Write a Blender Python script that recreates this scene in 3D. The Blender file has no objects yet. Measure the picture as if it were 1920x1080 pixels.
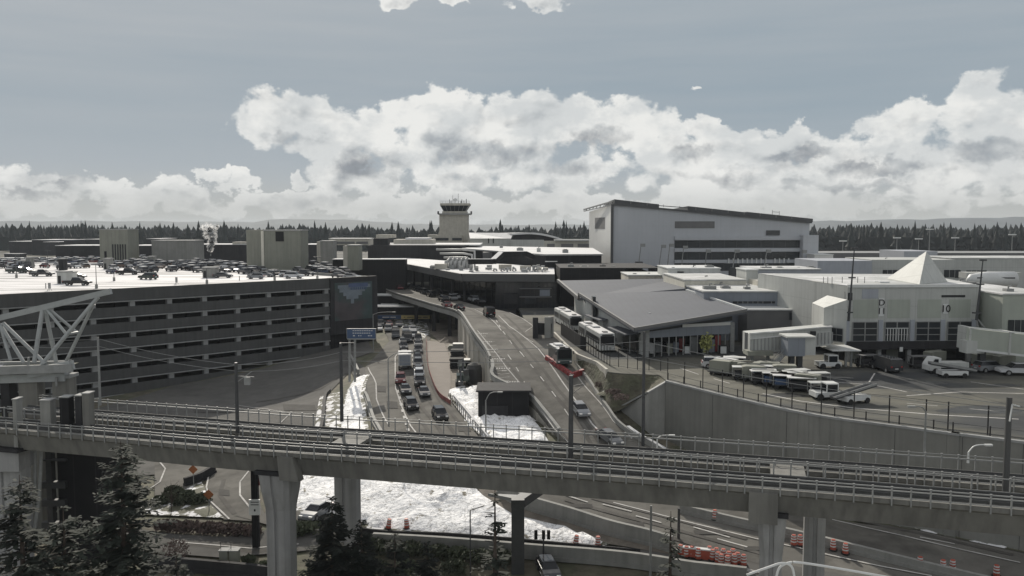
import bpy, bmesh, math, random
import numpy as np
from mathutils import Vector, Matrix
random.seed(7)
SC = bpy.context.scene
COL = SC.collection
R = math.radians
# ------------------------------------------------------------------ camera
F_PX, PITCH = 1600.0, math.atan(116/1600.0)
cam_d = bpy.data.cameras.new('camera'); cam = bpy.data.objects.new('camera', cam_d); COL.objects.link(cam)
cam_d.sensor_width = 36; cam_d.lens = F_PX/1920*36; cam_d.clip_start = .5; cam_d.clip_end = 30000
cam.location = (0, 0, 0); cam.rotation_euler = (math.pi/2-PITCH, 0, 0)
SC.camera = cam
# ------------------------------------------------------------------ sky, sun, exposure
SUN_EL, SUN_AZ = R(29), R(-13.3)          # azimuth clockwise from +Y
SUN_STRENGTH, SKY_STRENGTH, EXPO = 3.1, .10, .45
SC.view_settings.view_transform = 'Standard'; SC.view_settings.look = 'None'
SC.view_settings.exposure = EXPO; SC.view_settings.gamma = 1
world = bpy.data.worlds.new("World"); SC.world = world; world.use_nodes = True
world.cycles.sampling_method = 'MANUAL'; world.cycles.sample_map_resolution = 256
NT = world.node_tree; NT.nodes.clear()
def wn(t, **kw):
    n = NT.nodes.new(t)
    for k, v in kw.items(): setattr(n, k, v)
    return n
def M(op, a, b=None, c=None, clamp=False):
    n = wn('ShaderNodeMath', operation=op, use_clamp=clamp)
    for i, v in enumerate((a, b, c)):
        if v is None: continue
        if isinstance(v, (int, float)): n.inputs[i].default_value = v
        else: NT.links.new(v, n.inputs[i])
    return n.outputs[0]
def SM(v, lo, hi):
    n = wn('ShaderNodeMapRange', interpolation_type='SMOOTHSTEP')
    NT.links.new(v, n.inputs[0]); n.inputs[1].default_value = lo; n.inputs[2].default_value = hi
    return n.outputs[0]
def XYZ(x, y, z=0.0):
    n = wn('ShaderNodeCombineXYZ')
    for i, v in enumerate((x, y, z)):
        if isinstance(v, (int, float)): n.inputs[i].default_value = v
        else: NT.links.new(v, n.inputs[i])
    return n.outputs[0]
def NZ(vec, scale, detail=8, rough=.55, dist=0.0):
    n = wn('ShaderNodeTexNoise'); NT.links.new(vec, n.inputs['Vector'])
    n.inputs['Scale'].default_value = scale; n.inputs['Detail'].default_value = detail
    n.inputs['Roughness'].default_value = rough; n.inputs['Distortion'].default_value = dist
    return n.outputs[0]
def MIXC(f, a, b):
    n = wn('ShaderNodeMix', data_type='RGBA')
    if isinstance(f, (int, float)): n.inputs[0].default_value = f
    else: NT.links.new(f, n.inputs[0])
    for i, v in ((6, a), (7, b)):
        if isinstance(v, tuple): n.inputs[i].default_value = (*v, 1)
        else: NT.links.new(v, n.inputs[i])
    return n.outputs[2]
def build_sky():
    sky = wn('ShaderNodeTexSky', sky_type='NISHITA', sun_disc=False, sun_elevation=SUN_EL, sun_rotation=SUN_AZ,
             air_density=1.0, dust_density=1.6, ozone_density=2.0)
    tc = wn('ShaderNodeTexCoord'); sp = wn('ShaderNodeSeparateXYZ'); NT.links.new(tc.outputs['Generated'], sp.inputs[0])
    x, y, z = sp.outputs
    rr = M('SQRT', M('ADD', M('MULTIPLY', x, x), M('MULTIPLY', y, y)))
    v = M('DIVIDE', z, rr); az = M('ARCTAN2', x, y)
    # cumulus banks: groups of lobes in (azimuth, elevation)
    blobs = [(545,228,105,52),(640,250,80,55),(655,318,75,48),(705,345,60,30),(735,225,60,40),(820,215,70,45),(885,205,60,38),(900,275,190,85),
             (985,225,90,48),(1060,235,110,60),(1170,235,85,50),(1080,330,80,40),(1235,275,70,45),(1320,245,32,30),(1335,305,140,55),
             (1480,275,75,32),(1440,335,260,55),(1590,300,90,32),(1700,250,90,52),(1850,205,75,70),(1920,230,90,80),(1780,300,220,75),
             (40,345,90,32),(185,360,120,24),(330,365,75,26),(400,325,28,12),(455,343,36,16),(565,340,20,14),(540,372,90,14),
             (960,385,980,22),(755,2,40,16),(850,0,34,12),(1015,8,60,18),(1295,170,14,7)]
    wv = wn('ShaderNodeTexNoise'); NT.links.new(XYZ(az, M('MULTIPLY', v, 1.2), 5.0), wv.inputs['Vector']); wv.inputs['Scale'].default_value = 26; wv.inputs['Detail'].default_value = 7; wv.inputs['Roughness'].default_value = .62
    ws = wn('ShaderNodeSeparateColor'); NT.links.new(wv.outputs['Color'], ws.inputs[0])
    azw = M('ADD', az, M('MULTIPLY', M('SUBTRACT', ws.outputs[0], .5), .075)); vw = M('ADD', v, M('MULTIPLY', M('SUBTRACT', ws.outputs[1], .5), .060))
    Fv = None
    for (px, py, rx, ry) in blobs:
        a0 = math.atan((px-960)/F_PX); c = math.cos(a0); v0 = (424-py)/F_PX*c
        ra = rx/F_PX*c*c*1.15; rv = ry/F_PX*c*1.15
        q = M('ADD', M('POWER', M('DIVIDE', M('SUBTRACT', azw, a0), ra), 2.0), M('POWER', M('DIVIDE', M('SUBTRACT', vw, v0), rv), 2.0))
        f = M('SUBTRACT', 1.0, q)
        Fv = f if Fv is None else M('SMOOTH_MAX', Fv, f, .25)
    Fv = M('MAXIMUM', Fv, -1.2)
    Sh = None                      # grey bases of the banks
    for (px, py, rx, ry) in [(695,312,85,42),(865,342,70,22),(1055,325,75,26),(950,292,150,26),(820,262,50,22),(1140,268,60,30),(1490,292,75,16),(1650,322,140,15),(1840,285,90,26),(1560,350,200,12),(352,374,60,16),(60,362,70,12),(1350,335,110,18),(560,262,60,16),(1290,295,60,18)]:
        a0 = math.atan((px-960)/F_PX); c = math.cos(a0); v0 = (424-py)/F_PX*c
        q = M('SUBTRACT', 1.0, M('ADD', M('POWER', M('DIVIDE', M('SUBTRACT', azw, a0), rx/F_PX*c*c), 2.0), M('POWER', M('DIVIDE', M('SUBTRACT', vw, v0), ry/F_PX*c*1.1), 2.0)))
        Sh = q if Sh is None else M('SMOOTH_MAX', Sh, q, .2)
    Sh = SM(M('ADD', Sh, M('MULTIPLY', M('SUBTRACT', NZ(XYZ(az, v, 2.0), 20, 8, .62), .5), 2.2)), -.35, 1.25)
    p = XYZ(az, M('MULTIPLY', v, 1.25), 0.0)
    p2 = XYZ(M('ADD', az, -.006), M('ADD', M('MULTIPLY', v, 1.25), .011), 0.0)
    def cau(pp):   # billowy noise
        n1 = NZ(pp, 15, 10, .6, .2); n2 = NZ(pp, 60, 5, .6, .0)
        vo = wn('ShaderNodeTexVoronoi', feature='SMOOTH_F1'); NT.links.new(pp, vo.inputs['Vector']); vo.inputs['Scale'].default_value = 34
        vo.inputs['Smoothness'].default_value = .35
        return M('ADD', M('ADD', M('MULTIPLY', M('SUBTRACT', n1, .5), 2.6), M('MULTIPLY', M('SUBTRACT', n2, .5), .8)), M('MULTIPLY', M('SUBTRACT', .45, vo.outputs['Distance']), .8))
    ca = cau(p); cb = cau(p2)
    dens = M('ADD', M('MULTIPLY', Fv, 1.0), ca)
    mask = SM(dens, .0, .44)
    # relief: lit rims, grey cores
    rel = M('SUBTRACT', ca, cb)
    thick = SM(M('ADD', Fv, M('MULTIPLY', M('SUBTRACT', NZ(p, 9, 4, .5), .5), 2.6)), .35, 1.35)
    big = M('SUBTRACT', NZ(p, 7, 5, .55), NZ(XYZ(M('ADD', az, -.012), M('ADD', M('MULTIPLY', v, 1.25), .028), 0.0), 7, 5, .55))
    lum = M('ADD', M('SUBTRACT', .96, M('MULTIPLY', thick, .12)), M('ADD', M('MULTIPLY', rel, .20), M('MULTIPLY', big, .9)))
    lum = M('SUBTRACT', lum, M('MULTIPLY', Sh, .27))
    lum = M('MINIMUM', M('MAXIMUM', lum, .40), 1.06)
    cr = wn('ShaderNodeMix', data_type='RGBA'); NT.links.new(SM(lum, .45, .95), cr.inputs[0])
    cr.inputs[6].default_value = (.25, .27, .295, 1); cr.inputs[7].default_value = (.84, .84, .815, 1)
    cloud = cr.outputs[2]
    # thin high veil over the clear sky, brighter towards the sun, streaked
    st = NZ(XYZ(M('MULTIPLY', az, 1.5), M('MULTIPLY', v, 16.0), 8.0), 3.0, 5, .5)
    veil = M('ADD', M('MULTIPLY', SM(v, .06, .26), .50), M('MULTIPLY', M('SUBTRACT', st, .5), .45))
    sunny = SM(az, .35, -.65)
    veil = M('ADD', veil, M('MULTIPLY', sunny, .30), clamp=True)
    sk = wn('ShaderNodeVectorMath', operation='SCALE'); NT.links.new(sky.outputs[0], sk.inputs[0]); sk.inputs['Scale'].default_value = 1.0
    back = SM(y, -.2, .3)
    K = 1.0/(SKY_STRENGTH*2**EXPO)
    blue = MIXC(SM(v, .0, .22), (.42, .46, .49), (.255, .335, .40))
    blue = MIXC(veil, blue, (.47, .49, .51))
    hz = SM(v, .075, .0)
    blue = MIXC(M('MULTIPLY', hz, .95), blue, (.47, .475, .45))
    holes = SM(NZ(XYZ(az, M('MULTIPLY', v, 1.6), 11.0), 11, 7, .62), .60, .42)
    low = SM(v, .012, .062)
    front = MIXC(M('MULTIPLY', mask, M('MULTIPLY', M('ADD', .36, M('MULTIPLY', low, .62)), M('ADD', .62, M('MULTIPLY', holes, .38)))), blue, cloud)
    fs = wn('ShaderNodeVectorMath', operation='SCALE'); NT.links.new(front, fs.inputs[0]); fs.inputs['Scale'].default_value = K
    # the part of the sky behind and above the photograph is the plain Nishita sky with broken cloud
    bc = SM(NZ(tc.outputs['Generated'], 2.2, 6, .55), .45, .62)
    bsky = MIXC(M('ADD', M('MULTIPLY', bc, .35), .5), sk.outputs[0], (5.6, 5.4, 5.0))
    w = M('MULTIPLY', back, SM(v, .62, .40))
    fin = MIXC(w, bsky, fs.outputs[0])
    bg = wn('ShaderNodeBackground'); NT.links.new(fin, bg.inputs[0]); bg.inputs[1].default_value = SKY_STRENGTH
    out = wn('ShaderNodeOutputWorld'); NT.links.new(bg.outputs[0], out.inputs[0])
build_sky()
sun_d = bpy.data.lights.new('sun', 'SUN'); sun_d.energy = SUN_STRENGTH; sun_d.angle = R(.6); sun_d.color = (1, .93, .82)
sun = bpy.data.objects.new('sun', sun_d); COL.objects.link(sun)
S_DIR = Vector((-math.sin(SUN_AZ)*math.cos(SUN_EL), -math.cos(SUN_AZ)*math.cos(SUN_EL), -math.sin(SUN_EL)))
sun.rotation_euler = S_DIR.to_track_quat('-Z', 'Y').to_euler()

# ------------------------------------------------------------------ pixel helpers (a photograph pixel seen on a level plane)
SA, CA = math.sin(PITCH), math.cos(PITCH)
def ray(px, py):
    xc, yc = (px-960)/F_PX, (540-py)/F_PX
    return Vector((xc, CA+yc*SA, -SA+yc*CA))
def G(px, py, z):
    d = ray(px, py); return d*(z/d.z)
def D(px, py, Y):
    d = ray(px, py); return d*(Y/d.y)
def PX(p):
    yc = p[1]*CA-p[2]*SA; zc = p[1]*SA+p[2]*CA
    return 960+F_PX*p[0]/yc, 540-F_PX*zc/yc

# ------------------------------------------------------------------ mesh builder
class MB:
    def __init__(s): s.v = []; s.f = []
    def add(s, vs, fs):
        o = len(s.v); s.v += [tuple(v) for v in vs]; s.f += [tuple(i+o for i in f) for f in fs]; return s
    def box(s, x0, x1, y0, y1, z0, z1):
        return s.add([(x0,y0,z0),(x1,y0,z0),(x1,y1,z0),(x0,y1,z0),(x0,y0,z1),(x1,y0,z1),(x1,y1,z1),(x0,y1,z1)],
                     [(0,3,2,1),(4,5,6,7),(0,1,5,4),(1,2,6,5),(2,3,7,6),(3,0,4,7)])
    def frame(s, p, ax, ay, az):   # oriented box: corner p and three edge vectors
        p = Vector(p); ax, ay, az = Vector(ax), Vector(ay), Vector(az)
        vs = [p, p+ax, p+ax+ay, p+ay, p+az, p+ax+az, p+ax+ay+az, p+ay+az]
        return s.add(vs, [(0,3,2,1),(4,5,6,7),(0,1,5,4),(1,2,6,5),(2,3,7,6),(3,0,4,7)])
    def beam(s, a, b, w, h=None, up=(0,0,1)):
        a, b = Vector(a), Vector(b); h = h or w
        d = (b-a); L = d.length
        if L < 1e-6: return s
        d = d/L; up = Vector(up)
        if abs(d.dot(up)) > .98: up = Vector((0,1,0)) if abs(d.y) < .9 else Vector((1,0,0))
        sx = d.cross(up).normalized(); sz = sx.cross(d).normalized()
        return s.frame(a-sx*w/2-sz*h/2, sx*w, d*L, sz*h)
    def tube(s, pts, r, n=8, cap=True):
        pts = [Vector(p) for p in pts]; rs = r if isinstance(r, (list, tuple)) else [r]*len(pts)
        o = len(s.v); ref = None
        for i, p in enumerate(pts):
            d = (pts[min(i+1, len(pts)-1)]-pts[max(i-1, 0)]).normalized()
            if ref is None: ref = Vector((0,0,1)) if abs(d.z) < .9 else Vector((1,0,0))
            sx = d.cross(ref).normalized(); sy = sx.cross(d).normalized()
            for k in range(n):
                a = 2*math.pi*k/n; s.v.append(tuple(p+sx*math.cos(a)*rs[i]+sy*math.sin(a)*rs[i]))
        for i in range(len(pts)-1):
            for k in range(n):
                a, b = o+i*n+k, o+i*n+(k+1) % n; s.f.append((a, b, b+n, a+n))
        if cap:
            s.f.append(tuple(o+k for k in range(n))[::-1]); s.f.append(tuple(o+(len(pts)-1)*n+k for k in range(n)))
        return s
    def prism(s, poly, z0, z1):    # plan polygon; z0/z1 numbers or per-vertex lists
        n = len(poly); a = z0 if isinstance(z0, (list, tuple)) else [z0]*n; b = z1 if isinstance(z1, (list, tuple)) else [z1]*n
        vs = [(p[0], p[1], a[i]) for i, p in enumerate(poly)]+[(p[0], p[1], b[i]) for i, p in enumerate(poly)]
        return s.add(vs, [tuple(range(n))[::-1], tuple(range(n, 2*n))]+[(i, (i+1) % n, n+(i+1) % n, n+i) for i in range(n)])
    def side(s, prof, y0, y1):     # profile in (x,z) extruded along y
        n = len(prof)
        vs = [(p[0], y0, p[1]) for p in prof]+[(p[0], y1, p[1]) for p in prof]
        return s.add(vs, [tuple(range(n)), tuple(range(n, 2*n))[::-1]]+[(i, n+i, n+(i+1) % n, (i+1) % n) for i in range(n)])
    def cyl(s, c, r, h, n=12, axis='z', r2=None):
        c = Vector(c); d = {'x': Vector((1,0,0)), 'y': Vector((0,1,0)), 'z': Vector((0,0,1))}[axis]
        return s.tube([c, c+d*h], [r, r if r2 is None else r2], n)
    def quad(s, *p): return s.add(p, [tuple(range(len(p)))])
    def build(s, name, mat, parent=None, smooth=False, loc=None):
        me = bpy.data.meshes.new(name); me.from_pydata(s.v, [], s.f); me.update()
        bm = bmesh.new(); bm.from_mesh(me); bmesh.ops.recalc_face_normals(bm, faces=bm.faces); bm.to_mesh(me); bm.free()
        if smooth:
            for p in me.polygons: p.use_smooth = True
        ob = bpy.data.objects.new(name, me); COL.objects.link(ob)
        if mat: me.materials.append(mat)
        if parent: ob.parent = parent; ob.matrix_parent_inverse = Matrix.Identity(4) if parent.location.length == 0 and not any(parent.rotation_euler) else ob.matrix_parent_inverse
        if loc is not None: ob.location = loc
        return ob
def rebase(mb, p):                  # move mesh coordinates so that p is the local origin
    mb.v = [(v[0]-p[0], v[1]-p[1], v[2]-p[2]) for v in mb.v]; return mb
def empty(name, loc=(0,0,0), rz=0.0):
    o = bpy.data.objects.new(name, None); o.empty_display_size = .3; COL.objects.link(o); o.location = loc; o.rotation_euler = (0,0,rz); return o
def tag(o, label=None, cat=None, group=None, kind=None):
    if label: o['label'] = label
    if cat: o['category'] = cat
    if group: o['group'] = group
    if kind: o['kind'] = kind
    return o
def thing(name, label, cat, loc=(0,0,0), rz=0.0, group=None):
    return tag(empty(name, loc, rz), label, cat, group)
def part(mb, name, mat, root, smooth=False, label=None):   # mesh given in world coordinates, parented to root (unrotated)
    o = root; off = Vector((0,0,0))
    while o is not None: off += o.location; o = o.parent
    rebase(mb, off); ob = mb.build(name, mat, None, smooth); ob.parent = root
    if label: ob['label'] = label
    return ob
def copy_tree(o, parent=None):
    c = o.copy(); COL.objects.link(c); c.parent = parent
    for ch in list(o.children): copy_tree(ch, c)
    return c
ORD = ['first','second','third','fourth','fifth','sixth','seventh','eighth','ninth','tenth','eleventh','twelfth','thirteenth','fourteenth','fifteenth',
       'sixteenth','seventeenth','eighteenth','nineteenth','twentieth']
def ordw(i):
    if i < 20: return ORD[i]
    t = ['','','twenty','thirty','forty','fifty','sixty','seventy','eighty','ninety'][(i+1)//10 if i+1 < 100 else 9]; k = (i+1) % 10
    return (t[:-1]+'ieth') if k == 0 else t+'-'+ORD[k-1]

# ------------------------------------------------------------------ materials
def mat(name, col, rough=.8, metal=0.0, var=.12, scale=1.0, bump=0.0, bscale=None, spec=.5, col2=None, c2=(.5,.62), s2=None, stretch=(1,1,1), coat=0.0, streak=0.0, seam=None, seamk=.82, cells=0.0, ridges=0.0):
    m = bpy.data.materials.new(name); m.use_nodes = True; t = m.node_tree; b = t.nodes['Principled BSDF']
    N = t.nodes.new; L = t.links.new
    geo = N('ShaderNodeNewGeometry')
    mp = N('ShaderNodeMapping'); L(geo.outputs['Position'], mp.inputs[0]); mp.inputs['Scale'].default_value = stretch
    def noise(sc, det=5, ro=.6):
        n = N('ShaderNodeTexNoise'); L(mp.outputs[0], n.inputs['Vector']); n.inputs['Scale'].default_value = sc; n.inputs['Detail'].default_value = det; n.inputs['Roughness'].default_value = ro; return n
    n1 = noise(scale); mr = N('ShaderNodeMapRange'); L(n1.outputs[0], mr.inputs[0])
    mr.inputs[1].default_value = .3; mr.inputs[2].default_value = .7; mr.inputs[3].default_value = 1-var; mr.inputs[4].default_value = 1+var
    n0 = noise(scale*.13, 3); mr0 = N('ShaderNodeMapRange'); L(n0.outputs[0], mr0.inputs[0])
    mr0.inputs[1].default_value = .3; mr0.inputs[2].default_value = .7; mr0.inputs[3].default_value = 1-var*.8; mr0.inputs[4].default_value = 1+var*.8
    mu = N('ShaderNodeMath'); mu.operation = 'MULTIPLY'; L(mr.outputs[0], mu.inputs[0]); L(mr0.outputs[0], mu.inputs[1])
    fac = mu.outputs[0]
    if streak:      # vertical weather streaks
        mp2 = N('ShaderNodeMapping'); L(geo.outputs['Position'], mp2.inputs[0]); mp2.inputs['Scale'].default_value = (1.3, 1.3, .07)
        ns = N('ShaderNodeTexNoise'); L(mp2.outputs[0], ns.inputs['Vector']); ns.inputs['Scale'].default_value = 1.2; ns.inputs['Detail'].default_value = 6
        ms = N('ShaderNodeMapRange'); L(ns.outputs[0], ms.inputs[0]); ms.inputs[1].default_value = .42; ms.inputs[2].default_value = .68; ms.inputs[3].default_value = 1; ms.inputs[4].default_value = 1-streak
        m3 = N('ShaderNodeMath'); m3.operation = 'MULTIPLY'; L(fac, m3.inputs[0]); L(ms.outputs[0], m3.inputs[1]); fac = m3.outputs[0]
    def mathn(op, a, bb=None):
        n_ = N('ShaderNodeMath'); n_.operation = op
        for i_, v_ in enumerate((a, bb)):
            if v_ is None: continue
            if isinstance(v_, (int, float)): n_.inputs[i_].default_value = v_
            else: L(v_, n_.inputs[i_])
        return n_.outputs[0]
    if seam:        # sheet joints every so many metres across and up
        sx = N('ShaderNodeSeparateXYZ'); L(geo.outputs['Position'], sx.inputs[0])
        for ax_, d_ in zip((0, 1, 2), seam):
            if d_: 
                line = mathn('LESS_THAN', mathn('FRACT', mathn('DIVIDE', sx.outputs[ax_], d_)), .10/d_)
                fac = mathn('MULTIPLY', fac, mathn('SUBTRACT', 1.0, mathn('MULTIPLY', line, 1-seamk)))
    if cells:       # slabs and repairs of slightly different age
        vo = N('ShaderNodeTexVoronoi'); vo.distance = 'CHEBYCHEV'; L(mp.outputs[0], vo.inputs['Vector']); vo.inputs['Scale'].default_value = .16
        sc_ = N('ShaderNodeSeparateColor'); L(vo.outputs['Color'], sc_.inputs[0])
        fac = mathn('MULTIPLY', fac, mathn('ADD', 1-cells, mathn('MULTIPLY', sc_.outputs[0], 2*cells)))
    if ridges:      # crusted snow: thin shaded creases and poking stalks
        nr = noise(.42, 5, .5); nr.inputs['Distortion'].default_value = 1.6; nr2 = noise(1.1, 4, .5); nr2.inputs['Distortion'].default_value = 1.0
        for q_, w_ in ((nr, .016), (nr2, .014)):
            ln_ = mathn('LESS_THAN', mathn('ABSOLUTE', mathn('SUBTRACT', q_.outputs[0], .5)), w_)
            fac = mathn('MULTIPLY', fac, mathn('SUBTRACT', 1.0, mathn('MULTIPLY', ln_, ridges)))
    rgb = N('ShaderNodeRGB'); rgb.outputs[0].default_value = (*col, 1); src = rgb.outputs[0]
    if col2:
        n2 = noise(s2 or scale*.5, 7, .62); m2 = N('ShaderNodeMapRange'); m2.interpolation_type = 'SMOOTHSTEP'; L(n2.outputs[0], m2.inputs[0])
        m2.inputs[1].default_value = c2[0]; m2.inputs[2].default_value = c2[1]
        mx = N('ShaderNodeMix'); mx.data_type = 'RGBA'; L(m2.outputs[0], mx.inputs[0]); L(src, mx.inputs[6]); mx.inputs[7].default_value = (*col2, 1); src = mx.outputs[2]
    vm = N('ShaderNodeVectorMath'); vm.operation = 'SCALE'; L(src, vm.inputs[0]); L(fac, vm.inputs['Scale']); L(vm.outputs[0], b.inputs['Base Color'])
    b.inputs['Roughness'].default_value = rough; b.inputs['Metallic'].default_value = metal; b.inputs['Specular IOR Level'].default_value = spec
    b.inputs['Coat Weight'].default_value = coat; b.inputs['Coat Roughness'].default_value = .08
    if bump:
        nb = noise(bscale or scale*4, 6); bp = N('ShaderNodeBump'); bp.inputs['Strength'].default_value = 1.0; bp.inputs['Distance'].default_value = bump
        L(nb.outputs[0], bp.inputs['Height']); L(bp.outputs[0], b.inputs['Normal'])
    return m
MT = {}
MT['asphalt'] = mat('asphalt', (.12,.117,.11), .95, cells=.07, spec=.1, var=.10, scale=.6, bump=.01, bscale=6, col2=(.10,.098,.093), s2=.12, c2=(.45,.7))
MT['road'] = mat('road_concrete', (.152,.146,.132), .95, cells=.12, spec=.1, var=.10, scale=.5, bump=.01, bscale=5, col2=(.095,.091,.083), s2=.2, c2=(.42,.70))
MT['new_slab'] = mat('new_slab', (.27,.245,.22), .95, spec=.1, var=.06, scale=.5)
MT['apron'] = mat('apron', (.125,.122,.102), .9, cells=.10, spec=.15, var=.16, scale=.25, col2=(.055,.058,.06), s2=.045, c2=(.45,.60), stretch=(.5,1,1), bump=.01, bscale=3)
MT['paint'] = mat('road_paint', (.46,.45,.43), .9, spec=.1, var=.25, scale=1.5)
MT['concrete'] = mat('concrete', (.25,.25,.235), .85, var=.10, scale=.6, streak=.18, bump=.01, bscale=5)
MT['pale_concrete'] = mat('pale_concrete', (.42,.40,.35), .85, var=.10, scale=.8, streak=.15)
MT['wall'] = mat('retaining_wall', (.185,.185,.17), .85, var=.14, scale=.25, streak=.12, bump=.015, bscale=4)
MT['guide'] = mat('guideway_concrete', (.165,.162,.148), .85, var=.12, scale=.5, streak=.30, bump=.01, bscale=5)
MT['pier'] = mat('pier_concrete', (.30,.30,.298), .85, var=.10, scale=.6, streak=.22)
MT['galv'] = mat('galvanised_steel', (.235,.24,.235), .6, .1, var=.12, scale=3)
MT['white_steel'] = mat('white_steel', (.31,.325,.325), .5, .0, var=.10, scale=2)
MT['dark_steel'] = mat('dark_steel', (.055,.057,.06), .5, .2, var=.15, scale=2)
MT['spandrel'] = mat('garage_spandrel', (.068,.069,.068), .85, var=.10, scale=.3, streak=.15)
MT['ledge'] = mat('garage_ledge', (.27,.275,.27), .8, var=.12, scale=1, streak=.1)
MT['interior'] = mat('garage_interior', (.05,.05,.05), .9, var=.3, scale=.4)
MT['roof_snow'] = mat('roof_snow', (.70,.69,.69), .8, spec=.15, var=.05, scale=.6, col2=(.30,.295,.29), s2=.13, c2=(.47,.62), stretch=(.2,1.6,1))
MT['snow'] = mat('snow', (.93,.93,.93), .8, spec=.2, ridges=.35, var=.06, scale=2.2, bump=.30, bscale=1.3, col2=(.24,.22,.17), s2=.8, c2=(.60,.68))
MT['patchy_snow'] = mat('patchy_snow', (.75,.75,.76), .8, spec=.2, var=.05, scale=1.2, bump=.1, bscale=1.5, col2=(.10,.10,.07), s2=.6, c2=(.44,.50))
MT['snow_roof'] = mat('snow_roof', (.60,.60,.60), .8, spec=.15, var=.05, scale=.5, col2=(.30,.30,.29), s2=.14, c2=(.60,.72))
MT['grass'] = mat('grass', (.085,.088,.055), .95, var=.3, scale=.6, bump=.08, bscale=2.5, col2=(.13,.115,.085), s2=.2, c2=(.4,.65))
MT['bank'] = mat('bank_scrub', (.085,.078,.055), .95, var=.4, scale=1.0, bump=.3, bscale=1.3, col2=(.07,.072,.045), s2=.25, c2=(.4,.6))
MT['dirt'] = mat('dirt', (.17,.15,.125), .95, var=.3, scale=.6, bump=.1, bscale=2)
MT['black_clad'] = mat('black_cladding', (.022,.022,.023), .8, seam=(2.2,2.2,0), seamk=1.5, spec=.1, var=.12, scale=.5)
MT['dark_clad'] = mat('dark_cladding', (.042,.042,.044), .8, spec=.1, var=.15, scale=.4, streak=.2)
MT['glass'] = mat('dark_glass', (.022,.025,.03), .12, var=.1, scale=1, spec=.8)
MT['window'] = mat('window_glass', (.022,.026,.03), .3, var=.3, scale=.3, spec=.35)
MT['green_dark'] = mat('dark_green_paint', (.03,.05,.05), .4, var=.1, scale=1)
MT['grey_clad'] = mat('grey_cladding', (.20,.22,.25), .6, seam=(1.5,0,0), seamk=.88, var=.05, scale=.3, streak=.05)
MT['grey_fascia'] = mat('grey_fascia', (.13,.13,.13), .7, var=.08, scale=.5)
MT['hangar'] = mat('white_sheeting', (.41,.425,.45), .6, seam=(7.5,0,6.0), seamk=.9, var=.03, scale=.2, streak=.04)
MT['hangar_lit'] = mat('pale_lit_sheeting', (.62,.62,.60), .6, var=.04, scale=.2, streak=.04)  # lighter copy of the white sheeting: sun on the side wall put into colour
MT['panel'] = mat('concourse_panel', (.44,.45,.43), .7, seam=(2.4,2.4,3.1), seamk=.86, var=.05, scale=.4, streak=.10)
MT['panel_green'] = mat('green_panel', (.35,.375,.33), .7, var=.05, scale=.4, streak=.08)
MT['panel_blue'] = mat('blue_panel', (.33,.35,.385), .7, var=.05, scale=.4, streak=.08)
MT['beige'] = mat('beige_panel', (.215,.22,.185), .8, var=.07, scale=.5, streak=.16)
MT['cream'] = mat('cream_panel', (.55,.53,.46), .7, seam=(3,3,0), seamk=.88, var=.06, scale=.8, streak=.12)
MT['metal_roof'] = mat('metal_roof', (.112,.12,.136), .8, seam=(1.2,0,0), seamk=.9, spec=.15, var=.05, scale=.25, col2=(.15,.155,.16), s2=.08, c2=(.6,.75))
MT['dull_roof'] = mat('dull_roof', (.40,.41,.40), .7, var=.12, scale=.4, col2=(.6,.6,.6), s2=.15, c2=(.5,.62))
MT['white'] = mat('white_paint', (.58,.59,.58), .5, var=.06, scale=1.5)
MT['red'] = mat('red_paint', (.26,.045,.045), .6, var=.15, scale=2)
MT['orange'] = mat('orange_plastic', (.36,.075,.045), .6, var=.12, scale=3)
MT['blue_sign'] = mat('blue_sign', (.04,.075,.15), .5, var=.06, scale=1)
MT['yellow_sign'] = mat('yellow_sign', (.45,.36,.14), .5, var=.06, scale=1)
MT['tyre'] = mat('tyre', (.02,.02,.02), .9, var=.1)
MT['carglass'] = mat('car_glass', (.012,.014,.017), .15, var=.05, spec=.4)
MT['tail'] = mat('tail_lamp', (.30,.02,.02), .3, var=.05)
MT['lamp'] = mat('head_lamp', (.7,.7,.68), .15, var=.05)
MT['bark'] = mat('bark', (.07,.055,.045), .95, var=.3, scale=4, bump=.05)
MT['fir'] = mat('fir_needles', (.024,.030,.022), .9, var=.55, scale=1.2)
MT['fir_dark'] = mat('dark_fir_needles', (.014,.019,.014), .9, var=.5, scale=1.2)
MT['far_fir'] = mat('far_fir', (.018,.024,.022), .95, var=.4, scale=.12)
MT['shrub'] = mat('bare_shrub', (.115,.085,.075), .95, var=.4, scale=1.5)
MT['green_shrub'] = mat('green_shrub', (.055,.065,.040), .9, var=.45, scale=1.5)
MT['hill'] = mat('far_hill', (.05,.065,.07), .95, var=.3, scale=.01)
MT['duct'] = mat('silver_duct', (.38,.38,.37), .5, .2, var=.1, scale=1)
MT['yellow_green'] = mat('hi_vis_yellow', (.22,.23,.07), .7, var=.1, scale=2)
CARC = {'black': (.012,.012,.014), 'dark grey': (.05,.052,.056), 'grey': (.13,.135,.14), 'silver': (.22,.23,.24), 'white': (.50,.51,.52),
        'dark blue': (.02,.032,.07), 'dark red': (.11,.015,.018), 'brown': (.08,.055,.042), 'dark green': (.02,.035,.028), 'blue': (.04,.08,.16)}
CARM = {k: mat('car_paint_'+k.replace(' ', '_'), v, .13, .0, var=.03, coat=.0) for k, v in CARC.items()}
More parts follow.
